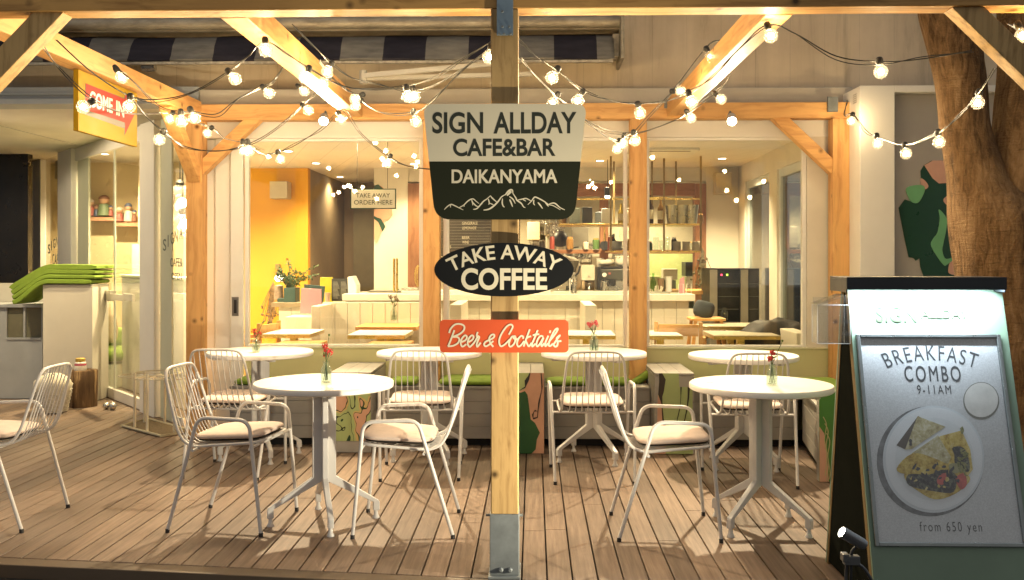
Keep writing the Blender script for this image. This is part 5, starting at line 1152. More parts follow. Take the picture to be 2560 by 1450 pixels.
# ================================================================ ROOM BEHIND THE ENTRANCE
pan = thing('entrance_cabinet', 'bright white half-height panelled cabinet behind the glass door', 'cabinet', A + DV * .9)
b = MB(); a0, a1 = dt(398), dt(229); zz = pz(290, 697)
b.box(a0, a1, *sorted((-.42 * oy, -.30 * oy)), .005, zz, DM); b.box(a0 - .01, a1 + .01, *sorted((-.44 * oy, -.28 * oy)), zz + .0002, zz + .025, DM)
b.build('carcass', M_white, pan, bev=.003)
b = MB(); 
for q0, q1 in ((396, 345), (340, 248)): b.box(dt(q0), dt(q1), *sorted((-.2995 * oy, -.288 * oy)), .16, zz - .12, DM)
b.build('raised_panel', mat('panel_white', (.80, .78, .70), .5), pan, bev=.004)
ib = thing('entrance_bench', 'pale panelled bench inside the entrance with green upholstery', 'bench', P(255, 1000, 9.9)); y0 = 10.0
b = MB(); b.box(X(226, y0), X(292, y0), y0, y0 + .5, .005, Z(915, y0)); b.build('base', M_jade, ib, bev=.004)
MB().pad(.42, .55, .14, 7, Matrix.Translation((X(258, y0), y0 + .26, Z(892, y0)))).build('seat_pad', M_green, ib, 60)
b = MB(); b.pad(.62, .14, .22, 6, Matrix.Translation((X(250, y0 + .5), y0 + .55, Z(845, y0 + .5)))); b.build('back_pad', M_green, ib, 60)
M_lin = mat('linen', (.44, .36, .24), .9, 0, .1, 16, .001, 300)
for px, py, w_, h_, lb in ((262, 803, .26, .50, 'large linen pillow standing upright on the green entrance bench'), (238, 860, .20, .26, 'smaller linen pillow lying at the edge of the white panel')):
    q = MB().pad(w_, h_, .14, 3.2, Matrix.Translation(P(px, py, y0 + .35)) @ Matrix.Rotation(R(90), 4, 'X') @ Matrix.Rotation(R(8), 4, 'Z'), puff=.6).build('pillow', M_lin, None, 60); tag(q, lb, 'pillow', 'linen pillows in the entrance')
nt = MB(); pn = P(328, 640, 11.3); nt.box(X(315, 11.3), X(340, 11.3), 11.47, 11.475, Z(694, 11.4), Z(610, 11.4)); no_ = tag(nt.build('notice', mat('paper', (.66, .68, .62), .7), None), 'white paper notice hanging above the entrance cabinet', 'notice')
M_shw = mat('shelf_pinkwood', (.45, .24, .14), .55, 0, .15, 9)
for p0, p1, py, lb in ((222, 288, 545, 'small pink-brown wall shelf with wooden dolls, upper one'), (286, 349, 559, 'small pink-brown wall shelf with wooden dolls, lower one'), (143, 160, 536, 'pink-brown wall shelf glimpsed between the entrance posts')):
    b = MB(); yy = 11.7; b.box(X(p0, yy), X(p1, yy), yy, yy + .19, Z(py + 6, yy), Z(py - 3, yy)); tag(b.build('wall_shelf', M_shw, None), lb, 'shelf', 'wall shelves in the entrance')
def doll(px, py, hpx, col, col2, lb, w=1.0, Yd=11.78):
    s = hpx * Yd / F; p = P(px, py, Yd); p.z += .002; Mx = Matrix.Translation(p) @ Matrix.Scale(s, 4); t = thing('wooden_doll', lb, 'doll', p, 0, 'painted wooden dolls on the entrance shelves')
    MB().lathe([(.20 * w, 0), (.24 * w, .05), (.22 * w, .35), (.17 * w, .55), (.10 * w, .60)], 16, Mx).build('body', col, t, 40)
    MB().ball(tuple(Mx @ Vector((0, 0, .76))), .19 * s * w, 14).build('head', mat('doll_face', (.55, .35, .22), .6), t, 60); MB().lathe([(.195 * w, .80), (.19 * w, .88), (.10 * w, .98), (.001, 1.0)], 14, Mx, True, False).build('hat', col2, t, 40)
D1 = mat('doll_red', (.32, .10, .08), .5); D2 = mat('doll_blue', (.07, .09, .15), .5); D3 = mat('doll_green', (.13, .18, .10), .5); D4 = mat('doll_white', (.6, .55, .48), .5); D5 = mat('doll_brown', (.20, .09, .05), .5)
doll(227, 541, 44, D1, D4, 'small red doll at the start of the upper shelf'); doll(241, 541, 30, D2, D5, 'short dark blue doll on the upper shelf'); doll(260, 541, 54, D3, D5, 'largest wooden doll with green body on the upper shelf', 1.25); doll(277, 541, 28, D1, D2, 'tiny doll at the end of the upper shelf')
doll(298, 555, 38, D1, D4, 'round red and white doll on the lower shelf', 1.2); doll(321, 555, 48, D4, D2, 'slim doll with a blue cap on the lower shelf'); doll(336, 555, 30, D5, D2, 'leaning small dark doll at the end of the lower shelf')
doll(155, 533, 42, D2, D2, 'dark blue doll on the shelf between the entrance posts')
wl = thing('wall_lamp', 'grey tapered wall lamp seen between the entrance posts', 'wall lamp', P(149, 440, 11.6)); MB().lathe([(.06, -.13), (.05, .12)], 16, Matrix.Translation(P(150, 421, 11.7))).build('shade', mat('lamp_grey', (.20, .19, .18), .5), wl, 40); b = MB(); b.bar(P(141, 400, 11.75), P(141, 445, 11.75), .02, .02); b.build('arm', M_steel, wl)
for px, py, r_, lb in ((450, 512, .20, 'large glass globe pendant behind the entrance mullion'), (457, 565, .13, 'smaller glass globe pendant lower down behind the mullion')):
    Yg = 9.6; c = P(px, py, Yg); t = thing('globe_pendant', lb, 'pendant lamp', c, 0, 'globe pendants in the entrance')
    MB().ball(c, r_, 24).build('globe', glass('pendant_glass', (.97, .93, .85), .06, 0, .06), t, 60); MB().ball(c + Vector((.02, 0, .02)), .05, 12).build('bulb', emit('pendant_glow', (1, .80, .5), 22), t, 60); MB().tube([c + Vector((0, 0, r_)), (c.x, c.y, ZS)], .006, 6).build('cord', M_cable, t, 60); MB().lathe([(.03, 0), (.045, -.03), (.03, -.07)], 12, Matrix.Translation(c + Vector((0, 0, r_ + .05)))).build('cap', M_cable, t, 40)
    lamp('pendant_lamp', 'POINT', c, 10, WARM2, .04, parent=t)
# ================================================================ CAFE INTERIOR FURNITURE
xb = lambda p: X(p, YB)
M_ctr = mat('counter_white', (.58, .55, .46), .45, 0, .05, 3); M_ctop = mat('counter_top', (.62, .60, .53), .35)
def beadboard(m, x0, x1, y, z0, z1, w=.12):
    n = max(1, round((x1 - x0) / w)); w = (x1 - x0) / n
    for k in range(n): m.box(x0 + k * w + .002, x0 + (k + 1) * w - .002, y, y + .02, z0, z1)
Yc = 9.55
ct = thing('bar_counter', 'long white boarded bar counter in front of the kitchen hatch', 'counter', (X(1300, Yc), Yc, 0))
b = MB(); beadboard(b, X(862, Yc), X(1722, Yc), Yc, .005, Z(752, Yc)); b.box(X(862, Yc), X(1722, Yc), Yc + .021, Yc + .6, .005, Z(752, Yc)); b.build('front', M_ctr, ct)
b = MB(); b.box(X(858, Yc), X(1736, Yc), Yc - .05, Yc + .62, Z(752, Yc) + .0002, Z(735, Yc)); b.build('top', M_ctop, ct, bev=.004)
b = MB(); b.box(X(1000, Yc), X(1580, Yc), Yc + .10, Yc + .50, Z(735, Yc) + .0002, Z(728, Yc)); b.build('raised_shelf', M_ctop, ct, bev=.003)
ct2 = thing('till_counter', 'short white till counter with a dark edge beside the yellow wall', 'counter', (X(745, 9.7), 9.7, 0)); y = 9.7
b = MB(); beadboard(b, X(697, y), X(856, y), y, .005, Z(768, y)); b.box(X(697, y), X(856, y), y + .021, y + .5, .005, Z(768, y)); b.build('front', M_ctr, ct2)
b = MB(); b.box(X(680, y), X(857, y), y - .03, y + .52, Z(768, y) + .0002, Z(757, y)); b.build('top', mat('till_top', (.25, .20, .13), .4), ct2, bev=.003)
b = MB(); b.box(X(719, 9.4), X(790, 9.4), 9.3, 9.66, .005, Z(793, 9.3)); tag(b.build('low_cabinet', M_ctr, None, bev=.005), 'low white cabinet with the pink folder standing on it', 'cabinet')
for p0, p1, y0, y1, py, lb in ((778, 801, 8.75, 9.45, 766, 'white booth partition before the till counter'), (1124, 1153, 8.55, 9.45, 762, 'white booth partition seen end-on between the orange sign and a post'), (1462, 1491, 8.55, 9.45, 763, 'white booth partition seen end-on behind the pink flowers')):
    b = MB(); b.box(X(p0, y0), X(p1, y0), y0, y1, .005, Z(py, y0)); tag(b.build('booth_partition', M_ctr, None, bev=.006), lb, 'partition', 'white booth partitions inside the cafe')
b = MB(); beadboard(b, X(803, 9.2), X(1056, 9.2), 9.25, .005, Z(757, 9.2)); b.box(X(803, 9.2), X(1056, 9.2), 9.271, 9.34, .005, Z(757, 9.2)); tag(b.build('booth_partition', M_ctr, None), 'white boarded booth back below the hanging order sign', 'partition')
# square tables
def sqtable(p0, p1, pyt, Yf, dep, m, label, edge=None):
    zt_ = Z(pyt, Yf); x0, x1 = X(p0, Yf), X(p1, Yf); t = thing('square_table', label, 'table', ((x0 + x1) / 2, Yf + dep / 2, 0), 0, 'square tables inside the cafe')
    b = MB(); b.box(x0, x1, Yf, Yf + dep, zt_ - .006, zt_); b.build('table_top', m, t, bev=.002)
    b = MB(); b.box(x0 + .0005, x1 - .0005, Yf + .0005, Yf + dep - .0005, zt_ - .034, zt_ - .0062); b.build('edge_band', edge or M_brass, t)
    cx, cy2 = (x0 + x1) / 2, Yf + dep / 2; b = MB(); b.box(cx - .03, cx + .03, cy2 - .03, cy2 + .03, .02, zt_ - .0345); b.build('column', M_brass, t)
    b = MB(); b.lathe([(.22, .005), (.22, .012), (.03, .02)], 24, Matrix.Translation((cx, cy2, 0))); b.build('base', M_brass, t, 40)
sqtable(655, 775, 836, 7.95, .55, M_top, 'white-topped square table inside the first window near the yellow wall')
sqtable(868, 1012, 838, 7.95, .55, M_top, 'white-topped square table with gold edge inside the first window')
sqtable(888, 1042, 818, 8.75, .50, M_oak, 'orange wood square table behind the gold-edged one', M_oak)
sqtable(1400, 1540, 838, 7.95, .55, M_top, 'white square table inside the middle window behind the pink flowers')
sqtable(1612, 1708, 838, 7.95, .55, M_top, 'white square table seen just past the window post')
sqtable(1785, 1952, 838, 7.95, .55, mat('grey_laminate', (.42, .38, .28), .35), 'grey-topped square table inside the third window, nearer one')
sqtable(1757, 1922, 815, 8.7, .5, bpy.data.materials['grey_laminate'], 'grey-topped square table inside the third window, farther one with a bottle')
def slat_seat(x0, x1, y, z, label):
    t = MB(); t.box(x0, x1, y, y + .4, z - .03, z); t.box(x0 + .03, x1 - .03, y + .03, y + .37, .005, z - .031); tag(t.build('window_ledge', M_oak, None, bev=.004), label, 'ledge', 'wooden ledges under the window glass inside')
slat_seat(X(690, 7.7), X(800, 7.7), 7.58, .70 - .015, 'pale wooden seat edge inside the first window near the yellow wall'); slat_seat(X(918, 7.7), X(1024, 7.7), 7.58, .70 - .015, 'pale wooden seat edge inside the first window below the gold-edged table')
# wooden chairs
def wchair(px, Y, rz, label):
    c = P(px, 840, Y); t = thing('wooden_chair', label, 'chair', (c.x, Y, 0), 0, 'wooden chairs inside the cafe'); Mx = Matrix.Translation((c.x, Y, 0)) @ Matrix.Rotation(R(rz), 4, 'Z')
    for sx in (-.19, .19):
        for sy, h in ((-.19, .82), (.19, .66)): b = MB(); b.box(sx - .016, sx + .016, sy - .016, sy + .016, .004, h, Mx); b.build('leg', M_oak, t, bev=.004)
    b = MB(); b.box(-.21, .21, -.21, .21, .43, .455, Mx); b.build('seat', M_oak, t, bev=.006)
    b = MB(); b.box(-.17, .17, -.20, -.175, .70, .80, Mx); b.box(-.17, .17, -.20, -.175, .56, .60, Mx); b.build('backrest', M_oak, t, bev=.004)
    b = MB()
    for sx in (-.21, .21): b.box(sx - .02, sx + .02, -.2, .2, .66, .69, Mx)
    b.build('armrest', M_oak, t, bev=.005)
wchair(622, 8.3, 80, 'wooden armchair inside beside the sliding door'); wchair(1702, 8.5, -15, 'small wooden armchair inside behind the window post')
# goods on the counters
def canister(name, prof, px, py, Y, m, label, cat, n=20, group=None, parts=()):
    p = P(px, py, Y); t = MB().lathe(prof, n, Matrix.Translation(p)).build(name, m, None, 40); return tag(t, label, cat, group)
def blk(name, p0, p1, y0, y1, Y, d, m, label, cat, bev=.004, group=None):
    b = MB(); b.box(X(p0, Y), X(p1, Y), Y, Y + d, Z(y1, Y), Z(y0, Y)); return tag(b.build(name, m, None, bev=bev), label, cat, group)
M_petrol = mat('petrol_card', (.03, .065, .06), .5); M_pinkc = mat('pink_card', (.45, .22, .26), .55, 0, .04, 3)
pt = thing('potted_plant', 'leafy twig plant in dark square pots on the till counter', 'plant', P(735, 757, 9.75))
b = MB(); b.box(X(709, 9.75), X(738, 9.75), 9.75, 9.95, Z(757, 9.75) + .001, Z(720, 9.75)); b.box(X(690, 9.75), X(708, 9.75), 9.8, 9.9, Z(757, 9.75) + .001, Z(747, 9.75)); b.build('pot', M_petrol, pt, bev=.003)
st = MB(); lf = MB(); rn = random.Random(21); base = P(725, 720, 9.85)
for k in range(26):
    a = rn.uniform(-1.1, 1.1); L = rn.uniform(.12, .30); e = base + Vector((math.sin(a) * L * 1.0 + rn.uniform(.0, .1), rn.uniform(-.1, .1), math.cos(a) * L)); mid = (base + e) / 2 + Vector((rn.uniform(-.03, .03), 0, .03)); ps = curve([base + Vector((rn.uniform(-.04, .04), 0, -.02)), mid, e], 4); st.tube(ps, .003, 4)
    for p in ps[2:]:
        for q in range(2):
            d = Vector((rn.gauss(0, 1), rn.gauss(0, 1), rn.gauss(0, .8))).normalized(); n_ = d.orthogonal().normalized() * .011; lf.add([p, p + d * .018 + n_, p + d * .036, p + d * .018 - n_], [(0, 1, 2, 3)])
st.build('stem', M_stem, pt); lf.build('foliage', mat('bushy_leaf', (.05, .085, .02), .7, 0, .4, 15), pt)
wr = thing('dried_bouquet', 'dried flower bouquet hanging upside down on the yellow wall', 'dried flowers', P(680, 760, 10.9)); m = MB(); rn = random.Random(3); o = P(683, 705, 10.95)
for k in range(40):
    a = rn.gauss(0, .22); L = rn.uniform(.2, .5); m.tube([o, o + Vector((math.sin(a) * L * .7 - .05 * L, rn.uniform(-.03, .03), -math.cos(a) * L))], .004, 4); m.ball(o + Vector((math.sin(a) * L * .7 - .05 * L, 0, -math.cos(a) * L)), .014, 6)
m.build('stalk', mat('dried_brown', (.20, .13, .07), .8, 0, .5, 30), wr, 60)
blk('wall_box', 674, 718, 452, 495, 11.0, .19, mat('speaker_putty', (.44, .38, .27), .6), 'small square putty-coloured loudspeaker on the yellow wall', 'loudspeaker')
blk('wall_switch', 688, 699, 660, 674, 11.15, .045, mat('switch_olive', (.2, .17, .06), .5), 'small olive wall switch above the bouquet', 'switch')
tl_ = thing('table_lamp', 'small glowing lamp on the till counter beside the plant', 'lamp', P(696, 745, 9.95)); MB().lathe([(.03, -.035), (.05, .0), (.03, .03), (.005, .04)], 14, Matrix.Translation(P(698, 695, 9.95))).build('shade', emit('lampshade_glow', (1, .86, .6), 6), tl_, 40); MB().lathe([(.05, 0), (.045, .14), (.01, .15)], 12, Matrix.Translation(P(697, 748, 9.95))).build('base', mat('lamp_base', (.25, .18, .13), .6, 0, .4, 30), tl_, 40)
def card(name, quad, Y, m, label, cat, th=.02):
    b = MB(); pts = [P(a, c, Y) for a, c in quad]; poly = [(p.x, p.z) for p in pts][::-1]
    ar = sum(poly[i][0] * poly[(i + 1) % 4][1] - poly[(i + 1) % 4][0] * poly[i][1] for i in range(4)); b.prism(poly if ar > 0 else poly[::-1], th, FACE((0, Y + th, 0))); return tag(b.build(name, m, None, bev=.002), label, cat)
card('menu_folder', [(753, 720), (803, 723), (803, 783), (750, 783)], 9.42, M_pinkc, 'pink menu folder standing on the low white cabinet', 'menu')
card('menu_folder', [(760, 710), (812, 716), (806, 765), (760, 765)], 9.52, M_petrol, 'dark petrol menu folder behind the pink one', 'menu')
card('yellow_card', [(800, 693), (832, 693), (832, 757), (800, 757)], 9.85, mat('lemon_card', (.48, .40, .02), .5), 'lemon yellow card behind the dark menu list', 'card')
mn = thing('menu_list', 'dark upright printed menu list on the till counter', 'menu', P(850, 756, 9.75)); b = MB(); b.box(X(829, 9.75), X(872, 9.75), 9.75, 9.77, Z(753, 9.75), Z(697, 9.75)); b.build('board', mat('menu_black', (.03, .028, .022), .6), mn); b = MB()
for k in range(14):
    for c0 in (832, 852): b.box(X(c0, 9.75), X(c0 + 12 + (k * 7) % 6, 9.75), 9.7485, 9.7498, Z(706 + k * 3.1, 9.75), Z(704.8 + k * 3.1, 9.75))
b.build('text_line', mat('menu_grey', (.25, .24, .2), .6), mn)
canister('paper_cup', [(.022, 0), (.030, .10), (.031, .102)], 819, 757, 9.7, mat('blush_cup', (.55, .38, .30), .6), 'blush paper cup beside the menu list', 'cup')
tlr = thing('till', 'white till screen seen from its side at the doorway', 'till', P(885, 756, 9.8)); b = MB(); Mq = FACE((0, 9.95, 0)); pts = [P(a, c, 9.8) for a, c in ((874, 754), (872, 692), (884, 690), (894, 712), (894, 745))]; poly = [(p.x, p.z) for p in pts][::-1]
ar = sum(poly[i][0] * poly[(i + 1) % 5][1] - poly[(i + 1) % 5][0] * poly[i][1] for i in range(5)); b.prism(poly if ar > 0 else poly[::-1], .22, Mq); b.build('screen', M_white, tlr, bev=.006); b = MB(); b.box(X(878, 9.8), X(912, 9.8), 9.75, 9.95, Z(752, 9.8), Z(746, 9.8)); b.build('base', M_black, tlr)
blk('riser', 920, 1056, 727, 733, 9.85, .3, mat('riser_grey', (.16, .15, .13), .5), 'dark grey serving riser on the bar', 'riser')
blk('riser_box', 924, 982, 734, 751, 9.9, .2, M_black, 'black box standing under the serving riser', 'box')
bpst = thing('brass_post', 'pair of short brass posts on the counter before the white wall', 'post', P(988, 730, 9.8)); MB().lathe([(.012, 0), (.012, .335), (.004, .34)], 12, Matrix.Translation(P(985, 729, 9.8))).lathe([(.012, 0), (.012, .335), (.004, .34)], 12, Matrix.Translation(P(992.5, 729, 9.8))).build('tube', M_brass, bpst, 40)
canister('scale', [(.05, 0), (.10, .01), (.11, .03), (.09, .035)], 1030, 727, 9.8, M_steel, 'flat steel dish on the counter by the hatch frame', 'dish')
jar = thing('hanging_wire', 'bright looped brass wire thing by the hatch upright', 'whisk', P(1050, 725, 9.9)); m = MB()
for k in range(5): m.tube([P(1046 + 10 * math.cos(a) * math.cos(k * .6), 690 + 27 * math.sin(a), 9.9 + .05 * math.cos(a) * math.sin(k * .6)) for a in [2 * PI * j / 20 for j in range(20)]], .003, 5, True)
m.build('loop', M_brass, jar, 60)
# hanging order sign
hs = thing('order_sign', 'hanging white take away order board with a dark green frame', 'sign', P(933, 522, 8.6)); y = 8.6
b = MB(); b.box(X(876, y), X(990, y), y, y + .012, Z(522, y), Z(471, y)); b.build('frame', mat('frame_green', (.02, .06, .03), .5), hs); b = MB(); b.box(X(878.5, y), X(987.5, y), y - .003, y - .0002, Z(519.5, y), Z(473.5, y)); b.build('panel', mat('order_white', (.70, .68, .58), .5), hs)
for bd, p0, p1, q0, q1 in (('TAKE AWAY', 890, 975, 483, 494), ('ORDER HERE', 885, 981, 500, 511.5)): stext(bd, p0, p1, q0, q1, y - .0035, mat('order_ink', (.07, .075, .05), .5), hs, .008)
for px in (893, 969): b = MB(); b.tube([P(px, 471, y), (X(px, y), y, ZC)], .0025, 5); b.build('wire', M_cable, hs)
# painted decal on white wall
dc = thing('wall_decal', 'painted green and pink splash on the white wall behind the order sign', 'wall painting', P(955, 560, YB)); yv = YB - .006
def dec(px, m_, z):
    q = flat(px, yv - z, .004); return q.build('painted_shape', m_, dc)
zz6 = lambda L_: [(560 + a / 2.788, 380 + c / 2.788) for a, c in L_]
dec(zz6([(1046, 240), (1070, 225), (1100, 240), (1120, 260), (1170, 400), (1175, 440), (1150, 470), (1115, 480), (1080, 600), (1060, 640), (1046, 600)]), bpy.data.materials['dusty_pink'], 0); dec(zz6([(1046, 235), (1075, 225), (1110, 255), (1046, 300)]), M_dg, .001); dec(zz6([(1046, 445), (1065, 455), (1095, 465), (1125, 520), (1105, 555), (1075, 490), (1046, 465)]), M_dg, .001)
# chalk menu on the hatch
mb_ = thing('drinks_menu', 'dark slatted drinks menu board inside the hatch', 'menu board', P(1170, 620, 10.9)); y = 10.9
b = MB()
for k in range(13): b.box(X(1100, y), X(1300, y), y, y + .02, Z(540 + (k + 1) * 7.2 - .5, y), Z(540 + k * 7.2, y))
b.build('board', mat('menu_brown', (.055, .045, .032), .6), mb_)
for bd, p0, p1, q in (('GINGERALE', 1155, 1194, 558), ('LEMONADE', 1155.5, 1191, 570), ('BEER', 1155, 1174, 594), ('WINE', 1155.5, 1172, 605.5), ('S', 1112, 1116, 568), ('TS', 1113, 1122, 581), ('H-', 1112, 1119, 605), ('UES', 1113, 1128, 617)): stext(bd, p0, p1, q - 3.6, q + 3.6, y - .002, mat('menu_letter', (.62, .58, .46), .6), mb_, .01)
b = MB(); b.box(xb(1037), xb(1056), YB + .03, YB + .06, Z(686, YB), Z(480, YB)); 
bl = thing('window_blind', 'dark slatted blind behind the hatch upright', 'blind', P(1046, 690, 11.2)); b = MB()
for k in range(18): b.box(xb(1058), xb(1112), YB + .06, YB + .075, Z(478 + (k + 1) * 11 - 2, YB), Z(478 + k * 11, YB))
b.build('slat_panel', mat('blind_dark', (.07, .06, .045), .5), bl)
# coffee machine etc. on the raised shelf
zb = 731; Yk = 9.75
em = thing('espresso_machine', 'steel and grey two-group espresso machine with white cloths on top', 'coffee machine', P(1530, 731, Yk))
b = MB(); b.box(X(1496, Yk), X(1612, Yk), Yk, Yk + .4, Z(700, Yk), Z(672, Yk)); b.build('body', mat('machine_grey', (.10, .10, .085), .35, .4), em, bev=.01)
b = MB(); b.box(X(1500, Yk), X(1610, Yk), Yk + .02, Yk + .4, Z(729, Yk), Z(700.5, Yk)); b.box(X(1494, Yk), X(1614, Yk), Yk - .06, Yk + .4, Z(750, Yk) + .02, Z(732, Yk)); b.build('back_plate', M_steel, em, bev=.004)
b = MB(); b.box(X(1494, Yk), X(1501, Yk), Yk - .03, Yk + .4, Z(731, Yk), Z(668, Yk)); b.box(X(1502, Yk), X(1612, Yk), Yk + .0, Yk + .4, Z(671.5, Yk), Z(666, Yk)); b.build('side_frame', M_black, em, bev=.004)
for px in (1530, 1575):
    m = MB(); m.lathe([(.034, 0), (.034, -.045), (.028, -.06)], 16, Matrix.Translation(P(px, 700, Yk + .0) + Vector((0, -.04, 0)))); m.tube([P(px, 710, Yk - .05), P(px - 10, 714, Yk - .2)], .010, 8); m.build('group_head', M_black, em, 40)
m = MB(); m.lathe([(.022, 0), (.022, .01)], 16, Matrix.Translation(P(1511, 687, Yk - .012)) @ Matrix.Rotation(R(90), 4, 'X')); m.build('gauge', M_white, em, 40)
m = MB(); m.box(X(1521, Yk), X(1527, Yk), Yk - .003, Yk - .0002, Z(686, Yk), Z(681, Yk)); m.build('badge', D1, em)
canister('milk_jug', [(.034, 0), (.036, .02), (.028, .085), (.032, .10)], 1513, 731, Yk - .03, M_steel, 'steel milk jug under the espresso machine spout', 'jug')
for px, py, w_, h_, lb, sd_ in ((1514, 656, .15, .07, 'folded white cloths on the espresso machine', 1), (1556, 655, .16, .10, 'crumpled white cloth hanging over the espresso machine', 2)):
    m = MB(); c = P(px, py, Yk + .1); vs = []
    for i in range(8):
        for k in range(20):
            a = 2 * PI * k / 20; ph = PI * (i + .4) / 8.6; vs.append((c.x + w_ / 2 * math.sin(ph) * math.cos(a) * (1 + .3 * noise_at((k * .5, i * .6, sd_))), c.y + .08 * math.sin(ph) * math.sin(a), c.z - h_ / 2 * math.cos(ph) * (1 + .35 * noise_at((k * .4, i * .7, sd_ + 5)))))
    m.add(vs, [(i * 20 + k, i * 20 + (k + 1) % 20, (i + 1) * 20 + (k + 1) % 20, (i + 1) * 20 + k) for i in range(7) for k in range(20)]); tag(m.build('cloth', mat('cloth_white', (.74, .72, .64), .85), None, 60), lb, 'cloth')
gd = thing('coffee_grinder', 'cream boxy coffee grinder beside the espresso machine', 'grinder', P(1472, 731, Yk)); b = MB(); b.box(X(1454, Yk), X(1487, Yk), Yk, Yk + .2, Z(701, Yk), Z(662, Yk)); b.build('head', mat('grinder_cream', (.58, .55, .44), .4), gd, bev=.006); b = MB(); b.box(X(1455, Yk), X(1462, Yk), Yk, Yk + .2, Z(731, Yk), Z(701.5, Yk)); b.box(X(1455, Yk), X(1487, Yk), Yk + .12, Yk + .2, Z(731, Yk), Z(701.5, Yk)); b.build('body', mat('grinder_tan', (.36, .26, .15), .5), gd, bev=.004); m = MB(); m.lathe([(.035, 0), (.035, .05), (.045, .055), (.045, .06)], 16, Matrix.Translation(P(1482, 746, Yk - .05))); m.lathe([(.02, .06), (.006, .10), (.022, .115), (.001, .125)], 14, Matrix.Translation(P(1473, 738, Yk - .05))); m.build('knock_box', M_steel, gd, 40); m = MB(); m.lathe([(.008, 0), (.008, .02)], 10, Matrix.Translation(P(1472, 690, Yk)) @ Matrix.Rotation(R(90), 4, 'X')); m.build('knob', M_steel, gd, 40)
bt = thing('beer_tap', 'chrome beer tap tower standing on the bar', 'beer tap', P(1435, 746, Yk)); m = MB(); m.lathe([(.04, 0), (.03, .03), (.022, .06), (.022, .20), (.03, .22), (.03, .25), (.01, .27)], 16, Matrix.Translation(P(1436, 748, Yk - .1))); m.build('tower', M_steel, bt, 40); m = MB(); m.tube([P(1437, 690, Yk - .12), P(1446, 682, Yk - .14), P(1450, 665, Yk - .14)], .010, 8); m.build('handle', M_black, bt, 60); m = MB(); m.tube([P(1437, 692, Yk - .13), P(1430, 700, Yk - .2), P(1429, 712, Yk - .2)], .007, 8); m.build('spout', M_steel, bt, 60)
gr_ = thing('grinder_hopper', 'dark conical grinder hopper behind the oval sign', 'grinder', P(1425, 740, Yk + .1)); MB().lathe([(.03, 0), (.03, .10), (.085, .24), (.085, .26)], 18, Matrix.Translation(P(1427, 715, Yk + .15))).build('hopper', mat('smoke_plastic', (.10, .085, .06), .25), gr_, 40); MB().lathe([(.05, -.18), (.05, 0)], 16, Matrix.Translation(P(1427, 715, Yk + .15))).build('body', M_black, gr_, 40)
cr_ = thing('cup_crate', 'clear plastic crate of glasses on the bar', 'crate', P(1402, 750, Yk - .1)); b = MB(); y = Yk - .15
for (p0, p1, q0, q1) in ((1374, 1376, 690, 752), (1424, 1426, 690, 752), (1376.2, 1423.8, 750, 752), (1376.2, 1423.8, 690, 692)): b.box(X(p0, y), X(p1, y), y, y + .2, Z(q1, y), Z(q0, y))
b.build('frame', M_edge, cr_)
for i in range(4):
    for k in range(4): m = MB(); m.lathe([(.019, 0), (.022, .05), (.0215, .051)], 12, Matrix.Translation(P(1382 + 11.5 * k, 749 - 14 * i, y + .07))); m.build('cup', M_bottle, cr_, 40)
bn = thing('straw_caddy', 'grey compartment caddy with straws on the bar corner', 'caddy', P(1645, 751, Yk)); b = MB(); y = Yk - .1; b.box(X(1615, y), X(1676, y), y, y + .25, Z(735, y) - .07, Z(730, y)); b.build('tray', mat('caddy_grey', (.24, .23, .19), .4), bn, bev=.004); b = MB()
for k in range(3): b.box(X(1617 + 20 * k, y), X(1635 + 20 * k, y), y - .002, y - .0002, Z(747, y), Z(739, y))
b.build('label_slot', M_black, bn); m = MB(); rn = random.Random(2)
for k in range(18): p = P(1640 + rn.uniform(-14, 14), 731, y + rn.uniform(.05, .2)); m.tube([p, p + Vector((rn.uniform(-.03, .03), 0, rn.uniform(.02, .07)))], .005, 5)
m.build('straw', mat('straw_cream', (.6, .55, .42), .6), bn)
canister('cup_stack', [(.028, 0), (.034, .13), (.040, .135)], 1652, 729, Yk + .1, mat('brown_cup', (.20, .11, .06), .6), 'stack of brown lidded cups on the bar corner', 'cups'); canister('cup_stack', [(.03, 0), (.036, .15), (.04, .155)], 1672, 729, Yk + .1, M_white, 'stack of white cups on the bar corner', 'cups'); canister('bottle', [(.03, 0), (.03, .10), (.012, .15), (.012, .19)], 1633, 729, Yk + .25, glass('green_bottle', (.55, .75, .45), .08), 'green glass bottle behind the straw caddy', 'bottle')
card('menu_folder', [(1700, 697), (1711, 692), (1713, 752), (1697, 752)], Yk - .05, M_pinkc, 'pink menu folder in a wire holder at the bar end', 'menu', .03)
wh = thing('wire_holder', 'white wire menu holder at the bar end', 'holder', P(1720, 752, Yk)); m = MB()
for p0, p1 in ((1716, 1728), (1697, 1708)): m.tube([P(p0, 751, Yk - .07), P(p0, 710, Yk - .07), P(p1, 710, Yk - .07), P(p1, 751, Yk - .07)], .003, 5, True)
m.build('wire', M_white, wh)
hl = MB(); pl = [P(a, c, 10.6) for a, c in ((1668, 722), (1770, 730), (1770, 735), (1668, 735))]; hl.box(X(1672, 10.6), X(1768, 10.6), 10.3, 10.9, Z(733, 10.6), Z(724, 10.6)); tag(hl.build('hatch_ledge', M_oak, None, bev=.004), 'orange wooden ledge below the hatch at the bar end', 'ledge')
